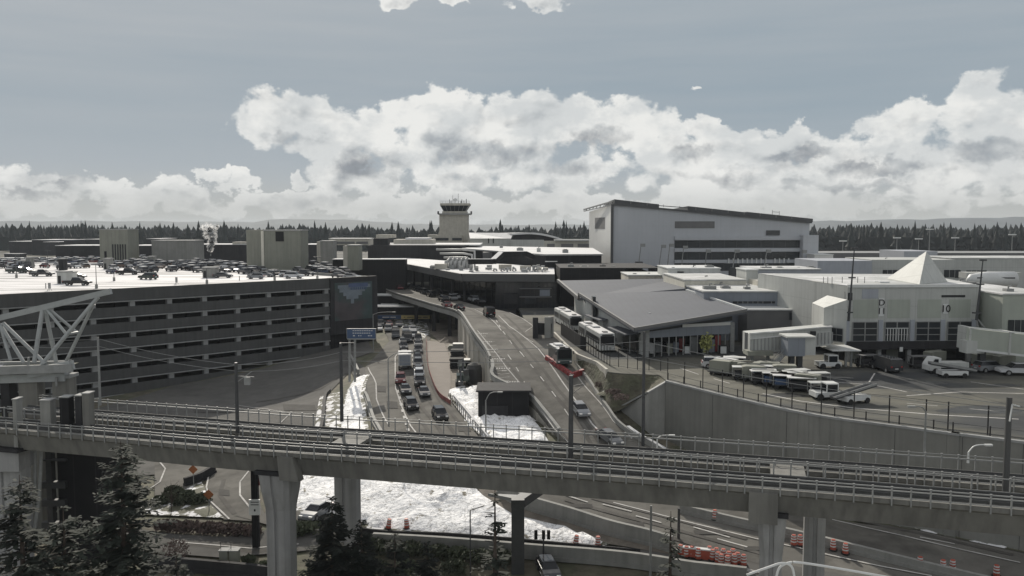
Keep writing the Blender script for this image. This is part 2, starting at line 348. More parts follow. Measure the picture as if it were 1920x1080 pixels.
# ------------------------------------------------------------------ terrain of the road basin
CP = [(760,605,-27),(800,660,-27),(720,700,-27.4),(860,700,-27.2),(780,800,-28.5),(870,800,-28.5),(940,800,-28.2),(700,620,-27.6),
      (1000,945,-31),(1240,1010,-31.4),(1400,1060,-31.6),(1160,870,-29.4),(1240,850,-29.2),(1400,960,-30.8),(1600,960,-31),(1900,1000,-31.3),
      (300,790,-33),(500,760,-32.6),(600,745,-31.8),(640,800,-30.8),(690,740,-28.7),(450,930,-32.6),(350,890,-33),(300,1010,-33.6),(560,900,-31.2),(700,1000,-32.8),
      (1000,1030,-32.8),(1300,1078,-32.8),(525,1080,-33.6),(60,1080,-34.2),(800,910,-30.2),(0,800,-33.5),(1700,1075,-32.4)]
_w = np.array([list(G(*c)) for c in CP])
_ex = np.array([(-140,60,-34.5),(-110,150,-33),(-60,40,-35),(20,40,-34),(80,40,-33.5),(110,110,-31),(60,150,-27),(0,262,-26.5),(-60,262,-27)])
_w = np.vstack([_w, _ex])
def _k(r): return np.where(r > 1e-9, r*r*np.log(np.maximum(r, 1e-9)), 0)
_P = _w[:, :2]; _n = len(_P)
_A = np.zeros((_n+3, _n+3)); _A[:_n, :_n] = _k(np.linalg.norm(_P[:, None]-_P[None], axis=2))+np.eye(_n)*40
_A[:_n, _n:] = np.hstack([np.ones((_n, 1)), _P]); _A[_n:, :_n] = _A[:_n, _n:].T
_c = np.linalg.solve(_A, np.concatenate([_w[:, 2], np.zeros(3)]))
def hh(xs, ys):
    q = np.stack([xs, ys], -1); r = np.linalg.norm(q[:, None]-_P[None], axis=2)
    return np.clip(_k(r)@_c[:_n]+_c[_n]+q@_c[_n+1:], -36, -26)
def h(x, y): return float(hh(np.array([float(x)]), np.array([float(y)]))[0])
def GP(px, py, off=0.0):             # pixel -> point on the basin terrain
    z = -30.0
    for _ in range(12):
        p = G(px, py, z); z = h(p.x, p.y)
    p = G(px, py, z); p.z = z+off; return p
def grid_ground():
    xs = np.arange(-180, 125, 2.5); ys = np.arange(30, 265, 2.5)
    X, Y = np.meshgrid(xs, ys); Z = hh(X.ravel(), Y.ravel()); m = MB(); nx = len(xs)
    m.v = list(zip(X.ravel().tolist(), Y.ravel().tolist(), (Z-.12).tolist()))
    m.f = [(j*nx+i, j*nx+i+1, (j+1)*nx+i+1, (j+1)*nx+i) for j in range(len(ys)-1) for i in range(nx-1)]
    return tag(m.build('ground', MT['grass'], smooth=True), kind='structure')
grid_ground()
def drape(name, poly, off, material, kind='structure', maxlen=4.0, bumps=0.0, px=True):
    bm = bmesh.new(); pts = [GP(*p) for p in poly] if px else [Vector((p[0], p[1], 0)) for p in poly]
    bm.faces.new([bm.verts.new((p.x, p.y, 0)) for p in pts]); bmesh.ops.triangulate(bm, faces=bm.faces)
    for _ in range(7):
        es = [e for e in bm.edges if e.calc_length() > maxlen]
        if not es: break
        bmesh.ops.subdivide_edges(bm, edges=es, cuts=1, use_grid_fill=False); bmesh.ops.triangulate(bm, faces=bm.faces)
    a = np.array([v.co[:2] for v in bm.verts]); z = hh(a[:, 0], a[:, 1])
    edge = {v for e in bm.edges if e.is_boundary for v in e.verts}
    for v, zz in zip(bm.verts, z):
        b = 0
        if bumps and v not in edge: b = bumps*(.5+.5*math.sin(v.co.x*.9+2*math.sin(v.co.y*.6)))+random.uniform(0, bumps)
        v.co.z = zz+off+b
    me = bpy.data.meshes.new(name); bm.to_mesh(me); bm.free()
    if bumps:
        for p in me.polygons: p.use_smooth = True
    me.materials.append(material); o = bpy.data.objects.new(name, me); COL.objects.link(o)
    # normals up
    if len(me.polygons) and me.polygons[0].normal.z < 0: me.flip_normals()
    return tag(o, kind=kind) if kind else o
def line_strip(mb, pts, w, off=.02, zf=None, step=3.0, dash=None):
    """painted line along world points; zf(x,y)->z"""
    zf = zf or h; P = [Vector(p) for p in pts]; out = []; acc = 0
    for a, b in zip(P, P[1:]):
        L = (b-a).length; n = max(1, int(L/step))
        for i in range(n):
            p, q = a.lerp(b, i/n), a.lerp(b, (i+1)/n)
            if dash:
                s = (acc % (dash[0]+dash[1])); acc += L/n
                if s > dash[0]: continue
            d = (q-p); d.z = 0; d.normalize(); s = Vector((-d.y, d.x, 0))*w/2
            vs = [p-s, p+s, q+s, q-s]
            mb.quad(*[(v.x, v.y, zf(v.x, v.y)+off) for v in vs])
    return mb
def crom(pts, n=6):                  # Catmull-Rom through points
    P = [Vector(p) for p in pts]; P = [P[0]*2-P[1]]+P+[P[-1]*2-P[-2]]; out = []
    for i in range(1, len(P)-2):
        for k in range(n):
            t = k/n; a, b, c, d = P[i-1], P[i], P[i+1], P[i+2]
            out.append(.5*((2*b)+(c-a)*t+(2*a-5*b+4*c-d)*t*t+(3*b-a-3*c+d)*t**3))
    out.append(P[-2]); return out
# roads of the basin
EXPW = [(712,598),(812,598),(806,640),(820,690),(846,745),(900,812),(960,850),(1100,905),(1330,935),(1560,975),(1760,1000),(1960,1045),(1960,1140),(1500,1120),(1300,1045),(1215,1012),(1147,996),(1067,971),(977,946),(880,900),(800,870),(745,850),(705,790),(690,740),(684,690),(712,660),(730,640)]
drape('expressway', EXPW, .05, MT['road'])
drape('service_road', [(684,690),(660,672),(655,690),(676,725),(690,780),(740,850),(760,856),(705,790),(690,740)], .09, MT['asphalt'])
drape('garage_forecourt', [(-80,790),(150,775),(330,722),(500,690),(600,655),(655,640),(690,640),(700,660),(664,672),(664,690),(610,742),(590,800),(560,850),(400,880),(120,900),(-80,880)], .04, MT['asphalt'])
drape('loop_road', [(290,866),(480,870),(520,880),(490,905),(486,940),(500,975),(560,985),(420,975),(390,945),(384,915),(400,885),(378,905),(330,925),(290,930)], .06, MT['road'])
LOWR = [(200,985),(330,1003),(420,1008),(560,985),(700,996),(860,1006),(1000,1016),(1200,1032),(1420,1052),(1700,1100),(1900,1150),(1500,1125),(1350,1085),(1100,1052),(960,1040),(820,1030),(700,1018),(560,1035),(420,1047),(250,1035),(150,1030)]
drape('lower_road', LOWR, .08, MT['asphalt'])
drape('lower_lane', [(440,968),(560,958),(660,975),(690,996),(560,985),(500,985)], .10, MT['road'])
drape('snow_field', [(545,885),(700,893),(880,905),(905,930),(960,965),(1040,985),(1130,1018),(1120,1028),(1000,1016),(860,1004),(700,990),(640,968),(560,958),(545,930)], .12, MT['snow'], maxlen=1.6, bumps=.28)
drape('snow_bank', [(690,703),(664,712),(652,735),(640,790),(640,830),(690,830),(680,780),(676,745),(680,722)], .12, MT['snow'], maxlen=1.6, bumps=.35)
drape('snow_patch', [(842,735),(900,725),(900,765),(985,772),(1010,800),(1028,828),(1010,850),(930,840),(880,800)], .15, MT['snow'], maxlen=1.3, bumps=.45)
def grow(poly, k, dy=1.0):
    cx = sum(p[0] for p in poly)/len(poly); cy = sum(p[1] for p in poly)/len(poly)
    return [(cx+(x-cx)*k+random.uniform(-5,5), cy+(y-cy)*(1+(k-1)*1.6)+dy) for x, y in poly]
drape('slush_edge', grow([(545,900),(640,905),(760,905),(880,912),(905,930),(960,965),(1040,985),(1130,1018),(1120,1024),(1000,1014),(860,1002),(700,990),(640,970),(560,960)], 1.03), .10, MT['patchy_snow'], maxlen=2, bumps=.03)
drape('slush_edge', grow([(842,737),(870,728),(900,765),(985,774),(1010,800),(1024,826),(1005,846),(930,838),(880,800)], 1.06), .125, MT['patchy_snow'], maxlen=2, bumps=.03)
drape('slush_edge', [(693,703),(664,711),(650,735),(637,790),(637,832),(696,832),(688,785),(684,745),(686,722)], .105, MT['patchy_snow'], maxlen=2, bumps=.03)
drape('thawed_bank', [(600,745),(640,735),(640,832),(585,830)], .10, MT['patchy_snow'], maxlen=2, bumps=.2)
drape('dirt_strip', [(885,903),(960,925),(1140,1000),(1215,1016),(1300,1050),(1250,1040),(1130,1020),(1040,985),(960,965),(905,930)], .10, MT['dirt'])
drape('planted_bank', [(290,932),(330,925),(378,905),(384,915),(392,945),(420,972),(330,968),(250,965)], .08, MT['patchy_snow'], maxlen=2, bumps=.1)
drape('construction_yard', [(812,598),(864,598),(880,640),(905,690),(922,735),(842,735),(846,690),(835,650),(806,625)], .07, MT['dirt'])
SLAB = [(800,640),(832,642),(845,680),(845,725),(838,752),(822,742),(806,700),(801,665)]
drape('new_pavement', SLAB, .14, MT['new_slab'])
drape('edge_snow', [(1680,988),(1913,1018),(1960,1030),(1960,1048),(1900,1034),(1718,995)], .14, MT['patchy_snow'], maxlen=2, bumps=.15)
drape('sunlit_snow', [(738,598),(775,598),(800,606),(806,625),(790,640),(770,630),(748,612)], .10, MT['patchy_snow'], maxlen=2, bumps=.15)  # patch colour carries both lying snow and sunlight on the ground
MT['wear'] = mat('tyre_wear', (.105,.10,.092), .95, var=.18, scale=.5, spec=.1); MT['repair'] = mat('asphalt_repair', (.085,.082,.077), .95, var=.12, scale=.8, spec=.1)
m = MB()
for ln in ([(752,650),(749,700),(757,735),(790,790),(815,830)],[(763,650),(763,700),(775,740),(812,790),(840,830)],[(780,650),(785,700),(800,745),(838,795),(868,835)],[(791,650),(798,700),(820,745),(862,795),(890,835)],
           [(1010,938),(1130,975),(1300,1022),(1440,1062)],[(1060,938),(1180,972),(1330,1012),(1450,1046)],[(1110,935),(1240,968),(1400,1012)],[(1600,975),(1720,1000),(1900,1042)],[(340,1020),(470,1036),(560,1030)],[(720,1010),(860,1020),(1100,1040),(1330,1068)],[(480,755),(600,730),(650,700)],[(420,900),(412,930),(440,965)]):
    line_strip(m, [GP(*p) for p in ln], .55, off=.10)
tag(m.build('tyre_wear', MT['wear']), kind='structure'); m = MB()
for x, y, rx, ry in ((735,760,10,7),(800,745,9,5),(870,805,12,5),(1180,985,26,5),(1330,1000,30,4),(1090,950,20,4),(1420,1030,26,4),(900,1012,30,3),(440,1022,28,4),(420,925,10,6),(560,765,30,6),(400,770,40,5),(715,730,8,6)):
    m.quad(*[tuple(GP(x+a*rx, y+b*ry, .115)) for a, b in ((-1,-1),(1,-.8),(1.1,1),(-.9,.9))])
tag(m.build('road_repairs', MT['repair']), kind='structure')
pm = MB()
def pl(pix, w=.18, dash=None, off=.09, z=None):
    if z is None: line_strip(pm, [GP(*p) for p in pix], w, off=off, dash=dash)
for ln, dsh in (([(757,650),(741,670),(741,700),(742,730),(770,800),(800,842)], None), ([(806,640),(812,690),(835,740),(900,815),(990,860)], None),
                ([(771,640),(775,690),(790,750),(830,815)], (2.5,4)), ([(1000,940),(1130,985)], (2.5,5)), ([(1060,930),(1240,982),(1460,1045)], (3,6)),
                ([(1130,947),(1300,990),(1440,1030)], (3,6)), ([(1150,944),(1220,962),(1275,977),(1418,1012),(1557,1043),(1747,1082)], None),
                ([(1560,976),(1700,1008),(1913,1057)], None), ([(1715,992),(1900,1033)], None), ([(1725,1009),(1790,1022)], (3,6)), ([(980,950),(1150,1003),(1300,1042),(1440,1080)], None),
                ([(392,890),(387,915),(395,942),(430,975)], None), ([(470,880),(450,905),(450,930),(470,955)], None), ([(300,868),(310,880),(300,905),(270,925)], None),
                ([(330,1018),(470,1030),(560,1022)], None), ([(700,1004),(860,1014),(1100,1032),(1330,1060),(1420,1076)], None), ([(440,760),(500,768),(545,776),(520,800)], None),
                ([(690,690),(705,720),(706,750),(730,800)], None)):
    pl(ln, .2, dsh, off=.13)
for k in range(9): pl([(745+k*3.2, 733+k*12), (746.5+k*3.2, 738+k*12)], .45, off=.14)
tag(pm.build('road_markings', MT['paint']), kind='structure')
# ------------------------------------------------------------------ upper drive: ramp up to the departures deck
RAMP = [((700,530),(722,533),-19.5),((733,547),(765,541),-19.5),((768,558),(800,549),-19.5),((811,571),(839,558),-19.5),((845,580),(877,568),-19.5),((862,588),(905,576),-19.5),
        ((873,602),(955,586),-19.6),((884,620),(1003,609),-19.9),((895,636),(1039,632),-20.6),((912,660),(1062,655),-21.5),((924,690),(1084,690),-22.8),((924,712),(1105,718),-23.9),
        ((968,735),(1124,748),-24.9),((998,752),(1140,770),-25.6),((1018,775),(1158,795),-26.5),((1038,800),(1190,820),-27.4),((1060,828),(1222,838),-28.3),((1095,862),(1262,862),-29.3)]
rl = crom([G(*a, z) for a, b, z in RAMP], 4); rr_ = crom([G(*b, z) for a, b, z in RAMP], 4)
rm = MB()
for i in range(len(rl)-1):
    a, b, c, d = rl[i], rr_[i], rr_[i+1], rl[i+1]
    # surface in strips across so it follows its own edges
    for k in range(4):
        t0, t1 = k/4, (k+1)/4; rm.quad(a.lerp(b, t0), a.lerp(b, t1), d.lerp(c, t1), d.lerp(c, t0))
    dz = Vector((0,0,-1.0)); rm.quad(a, d, d+dz, a+dz); rm.quad(b, c, c+dz, b+dz); rm.quad(a+dz, b+dz, c+dz, d+dz)
from mathutils.bvhtree import BVHTree
ramp_bvh = BVHTree.FromPolygons([Vector(v) for v in rm.v], rm.f[:]); ramp_top = BVHTree.FromPolygons([Vector(v) for v in rm.v], [f for i, f in enumerate(rm.f) if i % 7 < 4])
def ramp_z(x, y):
    hit = ramp_top.ray_cast(Vector((x, y, 50)), Vector((0, 0, -1)))
    if hit[0] is None:
        q = ramp_top.find_nearest(Vector((x, y, -22)))[0]; return q.z
    return hit[0].z
tag(rm.build('upper_drive', MT['road']), kind='structure')
# walls that carry the ramp
t = thing('ramp_wall', 'tall pale concrete wall along the left side of the curved upper drive', 'wall', tuple(rl[20]))
w = MB(); cap = MB()
i0 = next(i for i, p in enumerate(rl) if PX(p)[1] > 585)
for i in range(i0, len(rl)-1):
    a, b = rl[i], rl[i+1]; za, zb = h(a.x, a.y)-.3, h(b.x, b.y)-.3
    n = (b-a).cross(Vector((0,0,1))).normalized(); n.z = 0
    if a.z-za < .2: continue
    o = n*-.35
    w.add([a-Vector((0,0,1.0)), b-Vector((0,0,1.0)), (b.x,b.y,zb), (a.x,a.y,za), a+o-Vector((0,0,1.0)), b+o-Vector((0,0,1.0)), (b.x+o.x,b.y+o.y,zb), (a.x+o.x,a.y+o.y,za)],
          [(0,1,2,3),(4,7,6,5),(0,3,7,4),(1,5,6,2)])
    if i % 3 == 0: w.beam(a-Vector((0,0,.9)), (a.x,a.y,za), .55, .25)
part(w, 'wall_panel', MT['pale_concrete'], t)
def follow(mb, pts, w_, h_, zo=0.0):
    for a, b in zip(pts, pts[1:]): mb.beam(a+Vector((0,0,zo+h_/2)), b+Vector((0,0,zo+h_/2)), w_, h_)
    return mb
m = MB(); follow(m, rl[:i0+1], .3, .3, 0); part(m, 'kerb', MT['concrete'], t); m = MB(); follow(m, rl[i0:i0+20], .35, .7, 0); part(m, 'parapet', MT['concrete'], t)
m = MB(); follow(m, rl[i0+20:i0+44], .5, .85, 0)
t = thing('barrier', 'low concrete barrier curving down the left edge of the ramp', 'barrier', tuple(rl[i0+21])); part(m, 'barrier_wall', MT['concrete'], t)
m = MB(); right = rr_[36:]; follow(m, right, .35, .6, 0)
t = thing('barrier', 'low snow-topped barrier along the right edge of the ramp by the scrub bank', 'barrier', tuple(right[0])); part(m, 'barrier_wall', MT['concrete'], t)
m = MB(); follow(m, [p+Vector((.3,0,0)) for p in rr_[58:]], .5, .1, .6); part(m, 'snow_cap', MT['snow_roof'], t)
pm = MB()
def rpl(pix, z, w=.16, dash=None):
    pts = [G(p[0], p[1], z if isinstance(z, (int, float)) else z[i]) for i, p in enumerate(pix)]
    line_strip(pm, pts, w, off=.03, zf=ramp_z, dash=dash, step=1.5)
def rp(px, py):
    hit = ramp_top.ray_cast(Vector((0,0,0)), ray(px, py).normalized())
    if hit[0] is not None: return hit[0].copy()
    z = -22.
    for _ in range(15): p = G(px, py, z); z = .5*z+.5*ramp_z(p.x, p.y)
    return G(px, py, z)
def rline(pix, w=.16, dash=None): line_strip(pm, [rp(*p) for p in pix], w, off=.035, zf=ramp_z, dash=dash, step=1.0)
rline([(918,592),(930,600),(940,618),(960,645),(980,665)], .16, (3,5)); rline([(890,580),(910,590),(928,605),(940,620)], .15)
rline([(935,592),(955,612),(983,632),(1010,655),(1040,695),(1075,745),(1110,795),(1145,835)], .2)
rline([(955,586),(978,596),(1000,612),(985,622)], .16); rline([(983,632),(1000,642)], .15); rline([(952,665),(985,720),(1010,760),(1045,815)], .15, (2.5,4))
rline([(895,620),(920,650),(950,690),(985,730),(1000,752),(1040,805),(1065,830)], .16); rline([(1080,702),(1100,728),(1125,755),(1150,790),(1185,822)], .16)
rline([(975,660),(1000,690),(1020,715),(1050,755),(1080,800)], .15, (2.5,4))
for i, (xx, yy, ww) in enumerate([(905,626,20),(913,641,22),(923,656,24),(935,673,26),(944,691,28),(959,716,28)]):   # worn lane lettering, unreadable at this size
    for k in range(6): rline([(xx-ww/2+k*ww/6+.4, yy), (xx-ww/2+(k+.72)*ww/6, yy)], .5)
    for k in range(3): rline([(xx-3+k*3.2, yy+4.2), (xx-1+k*3.2, yy+4.2)], .4)
for i in range(14):
    y0 = 640+i*6.6; x0 = 898+(y0-640)*.42 if y0 < 690 else 925; rline([(x0+3, y0), (x0+15, y0+2.5), (x0+30, y0+1)], .10)
tag(pm.build('ramp_markings', MT['paint']), kind='structure')
pm = MB()
for ln in ([(880,580),(925,605),(975,660),(1030,730),(1085,795),(1110,835)],[(890,578),(938,605),(990,660),(1046,730),(1100,795),(1128,835)],[(905,640),(935,665),(985,722),(1040,790),(1070,835)],[(945,590),(985,630),(1060,715),(1110,775),(1150,825)],[(775,550),(830,567),(880,580)],[(760,547),(820,567),(868,583)]): rline(ln, .55)
for v in range(len(pm.v)): pm.v[v] = (pm.v[v][0], pm.v[v][1], pm.v[v][2]-.02)
tag(pm.build('ramp_wear', MT['wear']), kind='structure')
m = MB()
for i in range(7): follow(m, [rp(1024+i*7.2, 674+i*5.0), rp(1030+i*7.2, 678.5+i*5.0)], .45, .75)
t = thing('safety_barrier', 'row of red and white water-filled barriers beside the small bus', 'barrier', tuple(rp(1024, 672))); part(m, 'barrier_block', MT['red'], t)
m = MB(); follow(m, [rp(1024,674)+Vector((0,0,.5)), rp(1074,709)+Vector((0,0,.5))], .48, .14); part(m, 'white_band', MT['white'], t)
m = MB(); follow(m, [rp(1074,708), rp(1098,700)], .6, .8); part(m, 'end_block', MT['red'], t)
# ------------------------------------------------------------------ apron and far field plate
ZA = -21.0
WALL = [(1253,716),(1300,728),(1390,750),(1480,770),(1560,784),(1640,795),(1720,805),(1800,816),(1920,830)]
wp = [G(x, y, ZA) for x, y in WALL]; dirw = (wp[-1]-wp[-3]).normalized(); wp.append(wp[-1]+dirw*60)
BL = [G(1236,703,ZA),G(1165,700,ZA),G(1138,697,ZA),G(1120,683,ZA),G(1083,668,ZA),G(1060,648,ZA),G(1039,626,ZA)]
poly = [(p.x, p.y) for p in wp]+[(4000, wp[-1].y), (9000, 9000), (-9000, 9000), (-9000, 262), (-30, 262), (0, 262)]+[(G(985,598,ZA).x, 186)]+[(p.x, p.y) for p in reversed(BL)]
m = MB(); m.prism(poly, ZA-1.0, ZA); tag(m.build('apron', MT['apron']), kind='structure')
m = MB()
za_ = lambda x, y: ZA
for pts_, w_ in (([(1500,712),(1560,716),(1640,722),(1700,735)],.25),([(1530,705),(1600,709),(1660,722)],.2),([(1700,742),(1800,735),(1920,738)],.25),([(1820,716),(1920,730)],.2),([(1560,740),(1700,756),(1880,772)],.2),([(1430,738),(1500,752),(1600,765),(1760,778),(1910,786)],.3),([(1640,700),(1630,716)],.2),([(1275,690),(1310,702),(1400,728)],.2)):
    line_strip(m, [G(x, y, ZA) for x, y in pts_], w_, off=.012, zf=za_, dash=(4,3) if w_ < .22 else None)
tag(m.build('apron_markings', MT['paint']), kind='structure')
m = MB()
for (x, y, rx, ry) in ((1470,741,40,4),(1690,725,60,5),(1840,768,75,8),(1750,718,25,2.5),(1560,706,35,3),(1880,722,30,3)):
    m.quad(*[tuple(G(x+rx*math.cos(a)*(1+.25*math.sin(3*a)), y+ry*math.sin(a), ZA)+Vector((0,0,.008))) for a in [k*math.pi/9 for k in range(18)]])
tag(m.build('damp_shadow_patches', mat('damp_shadow_concrete', (.06,.06,.058), .35, var=.2, scale=.5, spec=.3)), kind='structure')  # damp spots, and the jet bridge's cast shadow painted as one dark patch
# tall retaining wall of the apron
t = thing('retaining_wall', 'tall stained grey concrete retaining wall curving below the apron fence', 'wall', tuple(wp[2]))
m = MB(); mc = MB(); mj = MB()
fp = crom(wp, 4)
for a, b in zip(fp, fp[1:]):
    za, zb = h(a.x, a.y)-1, h(b.x, b.y)-1
    n = (b-a).cross(Vector((0,0,1))).normalized()*.45    # towards the camera side
    if n.y > 0: n = -n
    A, B = a+n, b+n
    m.add([A, B, (B.x,B.y,zb), (A.x,A.y,za), a, b, (b.x,b.y,zb), (a.x,a.y,za)], [(0,1,2,3),(4,7,6,5),(0,4,5,1)])
    mc.beam(a+n*.5+Vector((0,0,.12)), b+n*.5+Vector((0,0,.12)), .62, .24)
L = 0; last = 0
for a, b in zip(fp, fp[1:]):
    n = (b-a).cross(Vector((0,0,1))).normalized()*.47
    if n.y > 0: n = -n
    L += (b-a).length
    if L-last > 10.5: last = L; mj.beam(a+n+Vector((0,0,-.1)), Vector((a.x,a.y,h(a.x,a.y)))+n, .025, .025)
a, b = fp[1]-Vector((0,0,2.4)), fp[16]-Vector((0,0,2.4)); 
part(m, 'wall_face', MT['wall'], t); part(mc, 'coping', MT['ledge'], t); part(mj, 'joint', MT['dark_clad'], t)
# wing wall and scrub bank
c0 = wp[0]; wing = [c0, G(1215,738,-22.6), G(1165,765,-25.3)]
m = MB()
for a, b in zip(wing, wing[1:]):
    m.add([a, b, (b.x,b.y,-29.5), (a.x,a.y,-29.5), (a.x+.1,a.y+.6,a.z), (b.x+.1,b.y+.6,b.z), (b.x+.1,b.y+.6,-29.5), (a.x+.1,a.y+.6,-29.5)], [(0,1,2,3),(4,7,6,5),(0,4,5,1),(1,5,6,2),(0,3,7,4)])
t = thing('wing_wall', 'dark sloping wing wall between the scrub bank and the tall retaining wall', 'wall', tuple(wing[1])); part(m, 'wall_face', MT['concrete'], t)
m = MB(); m.beam(wing[0]+Vector((0,.3,.1)), wing[1]+Vector((0,.3,.1)), .7, .2).beam(wing[1]+Vector((0,.3,.1)), wing[2]+Vector((0,.3,.1)), .7, .2); part(m, 'coping', MT['ledge'], t)
rows = [[G(1083,672,-21.2),G(1120,686,-21.1),G(1140,699,-21.1),G(1168,702,-21.05),G(1238,705,-21.05),c0+Vector((0,.5,0))]]
lo = [G(1084,690,-22.8),G(1105,718,-23.9),G(1124,748,-24.9),G(1140,770,-25.6),G(1160,770,-25.5),wing[1]+Vector((0,.5,0))]
N = 10; m = MB(); base = rows[0]
top = crom(base, 4); bot = crom(lo, 4)
for j in range(N+1):
    for i in range(len(top)):
        p = top[i].lerp(bot[i], j/N)
        if 0 < j < N: p.z += random.uniform(-.12, .22)
        m.v.append(tuple(p))
nx = len(top)
m.f = [(j*nx+i, j*nx+i+1, (j+1)*nx+i+1, (j+1)*nx+i) for j in range(N) for i in range(nx-1)]
tag(m.build('bank', MT['bank'], smooth=True), kind='structure')
# slope from the ramp edge down to the basin floor below the wing wall
m = MB(); m.quad(G(1140,770,-25.7), G(1165,770,-25.7), G(1250,840,-29.3), G(1222,838,-28.4)); tag(m.build('verge', MT['bank']), kind='structure')
# bus lane wall
t = thing('bus_lane_wall', 'pale low concrete wall holding up the bus lane beside the ramp', 'wall', tuple(BL[3]))
m = MB(); m2 = MB()
bl = list(reversed(BL[2:]))
for a, b in zip(bl, bl[1:]):
    m.beam(a+Vector((0,0,-1.2)), b+Vector((0,0,-1.2)), .4, 3.2)
part(m, 'wall_face', MT['pale_concrete'], t)

# ------------------------------------------------------------------ parking garage
def garage():
    P1 = G(705,517,-12.1); P0 = G(0,552,-12.1); u = (P0-P1).normalized(); u.z = 0; u.normalize()   # u runs left/near along the facade
    n = Vector((u.y, -u.x, 0)); n = n if n.y > 0 else -n                                             # into the building
    def on(px):                       # distance from the corner of facade pixel column px
        d = ray(px, 500); a = np.array([[u.x, -d.x], [u.y, -d.y]]); s = np.linalg.solve(a, -np.array([P1.x, P1.y])); return float(s[0])
    s0, s1 = on(612), on(172); bay = (s1-s0)/7; LEN = s0+bay*13; DEP = 185
    T = thing('parking_garage', 'seven storey dark concrete parking garage with cars on its snowy open roof', 'parking garage', (P1.x, P1.y, -33.2))
    def fr(mb, s, d, z0, ls, ld, z1): mb.frame(P1.xy.to_3d()+u*s+n*d+Vector((0,0,z0)), u*ls, n*ld, Vector((0,0,z1-z0)))
    sp_end = s0-bay*.10
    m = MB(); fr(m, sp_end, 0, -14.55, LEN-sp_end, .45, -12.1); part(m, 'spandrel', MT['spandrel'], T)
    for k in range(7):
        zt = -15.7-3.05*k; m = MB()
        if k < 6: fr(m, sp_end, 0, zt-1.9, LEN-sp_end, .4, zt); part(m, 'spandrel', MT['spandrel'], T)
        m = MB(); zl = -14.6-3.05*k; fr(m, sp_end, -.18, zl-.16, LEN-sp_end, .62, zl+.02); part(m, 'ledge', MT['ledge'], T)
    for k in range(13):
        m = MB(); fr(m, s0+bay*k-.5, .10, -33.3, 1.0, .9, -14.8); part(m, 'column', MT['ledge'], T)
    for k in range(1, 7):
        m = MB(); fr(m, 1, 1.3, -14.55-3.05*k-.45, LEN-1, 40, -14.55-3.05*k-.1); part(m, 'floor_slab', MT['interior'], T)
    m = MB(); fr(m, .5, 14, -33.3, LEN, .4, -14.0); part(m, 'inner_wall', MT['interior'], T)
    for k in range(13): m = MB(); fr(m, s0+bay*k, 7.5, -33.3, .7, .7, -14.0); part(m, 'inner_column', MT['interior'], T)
    m = MB(); fr(m, 0, .46, -13.45, LEN, DEP, -13.0); part(m, 'roof_deck', MT['roof_snow'], T)
    m = MB(); fr(m, -.2, 0, -13.5, .3, DEP, -12.3); part(m, 'side_parapet', MT['concrete'], T)
    m = MB(); fr(m, -.2, .5, -33.3, .25, DEP, -13.5); part(m, 'side_wall', MT['dark_clad'], T)
    # solid corner block with the printed mural
    m = MB(); fr(m, 0, -.5, -25.5, sp_end, 1.4, -12.1); part(m, 'corner_block', MT['dark_clad'], T)
    m = MB(); fr(m, .6, .6, -33.3, sp_end-1, 3, -25.5); part(m, 'recess', MT['black_clad'], T)
    mur = mat('mural_print', (.045,.07,.07), .6, var=.25, scale=.35, col2=(.075,.065,.07), s2=.12, c2=(.45,.6)); m = MB()
    fr(m, sp_end*.12, -.56, -22.3, sp_end*.8, .05, -13.3); part(m, 'mural', mur, T)
    cl = mat('mural_sky', (.16,.19,.22), .6, var=.2, scale=.5); m = MB()
    W = sp_end*.8; o = sp_end*.12
    for (a, b, z0, z1) in ((.08,.95,-14.7,-13.9),(.12,.80,-15.6,-14.7),(.22,.72,-16.5,-15.6),(.30,.62,-17.3,-16.5),(.42,.50,-18.4,-17.3)):
        fr(m, o+W*(1-b), -.60, z0, W*(b-a), .035, z1-.01)
    part(m, 'mural_cloud', cl, T)
    pb = mat('mural_blue', (.07,.10,.19), .6, var=.2, scale=.5); m = MB(); fr(m, o+W*.12, -.63, -14.5, W*.52, .025, -13.6); part(m, 'mural_panel', pb, T)
    lt = MB()
    for k in range(9): fr(lt, o+W*.16+k*W*.05, -.66, -15.15, W*.028, .025, -14.55)
    part(lt, 'mural_lettering', MT['blue_sign'], T)
    m = MB()
    for k in range(4): fr(m, s0+bay*(2.05+k), 1.5, -33.2, bay*.8, .1, -31.2)
    part(m, 'window', MT['window'], T)
    return P1, u, n, fr, bay, s0
GP1, GU, GN, GFR, GBAY, GS0 = garage()
ZR = -13.0
def roof(px, py): return G(px, py, ZR)
def rooftop_block(name, label, cat, x0, x1, ytop, ybase, depth, material, group=None, z=ZR):
    a, b = G(x0, ybase, z), G(x1, ybase, z); top = D((x0+x1)/2, ytop, (a.y+b.y)/2).z
    T = thing(name, label, cat, ((a.x+b.x)/2, a.y, z), 0, group)
    m = MB(); m.frame(a, b-a, Vector((0, depth, 0)), Vector((0,0,top-z))); part(m, 'wall', material, T)
    m = MB(); m.frame(a+Vector((-.15,-.15,top-z)), (b-a)+Vector((.3,0,0)), Vector((0,depth+.3,0)), Vector((0,0,.3))); part(m, 'coping', MT['ledge'], T)
    return T, a, b, top
B1 = rooftop_block('stair_tower', 'tan windowless stair tower on the far left of the garage roof', 'tower', 188, 241, 431, 492, 9, MT['beige'])
a = B1[1]; m = MB()
for k in range(6): m.box(a.x+4.5+k*.9, a.x+4.9+k*.9, a.y-.15, a.y+.05, ZR, ZR+6.5)
part(m, 'rib', MT['dark_clad'], B1[0]); m = MB(); m.box(a.x+1.6, a.x+2.4, a.y-.12, a.y+.05, ZR, ZR+4); part(m, 'door', MT['black_clad'], B1[0])
B2 = rooftop_block('plant_room', 'low wide grey block behind the parked cars', 'plant room', 285, 365, 452, 490, 10, MT['concrete'])
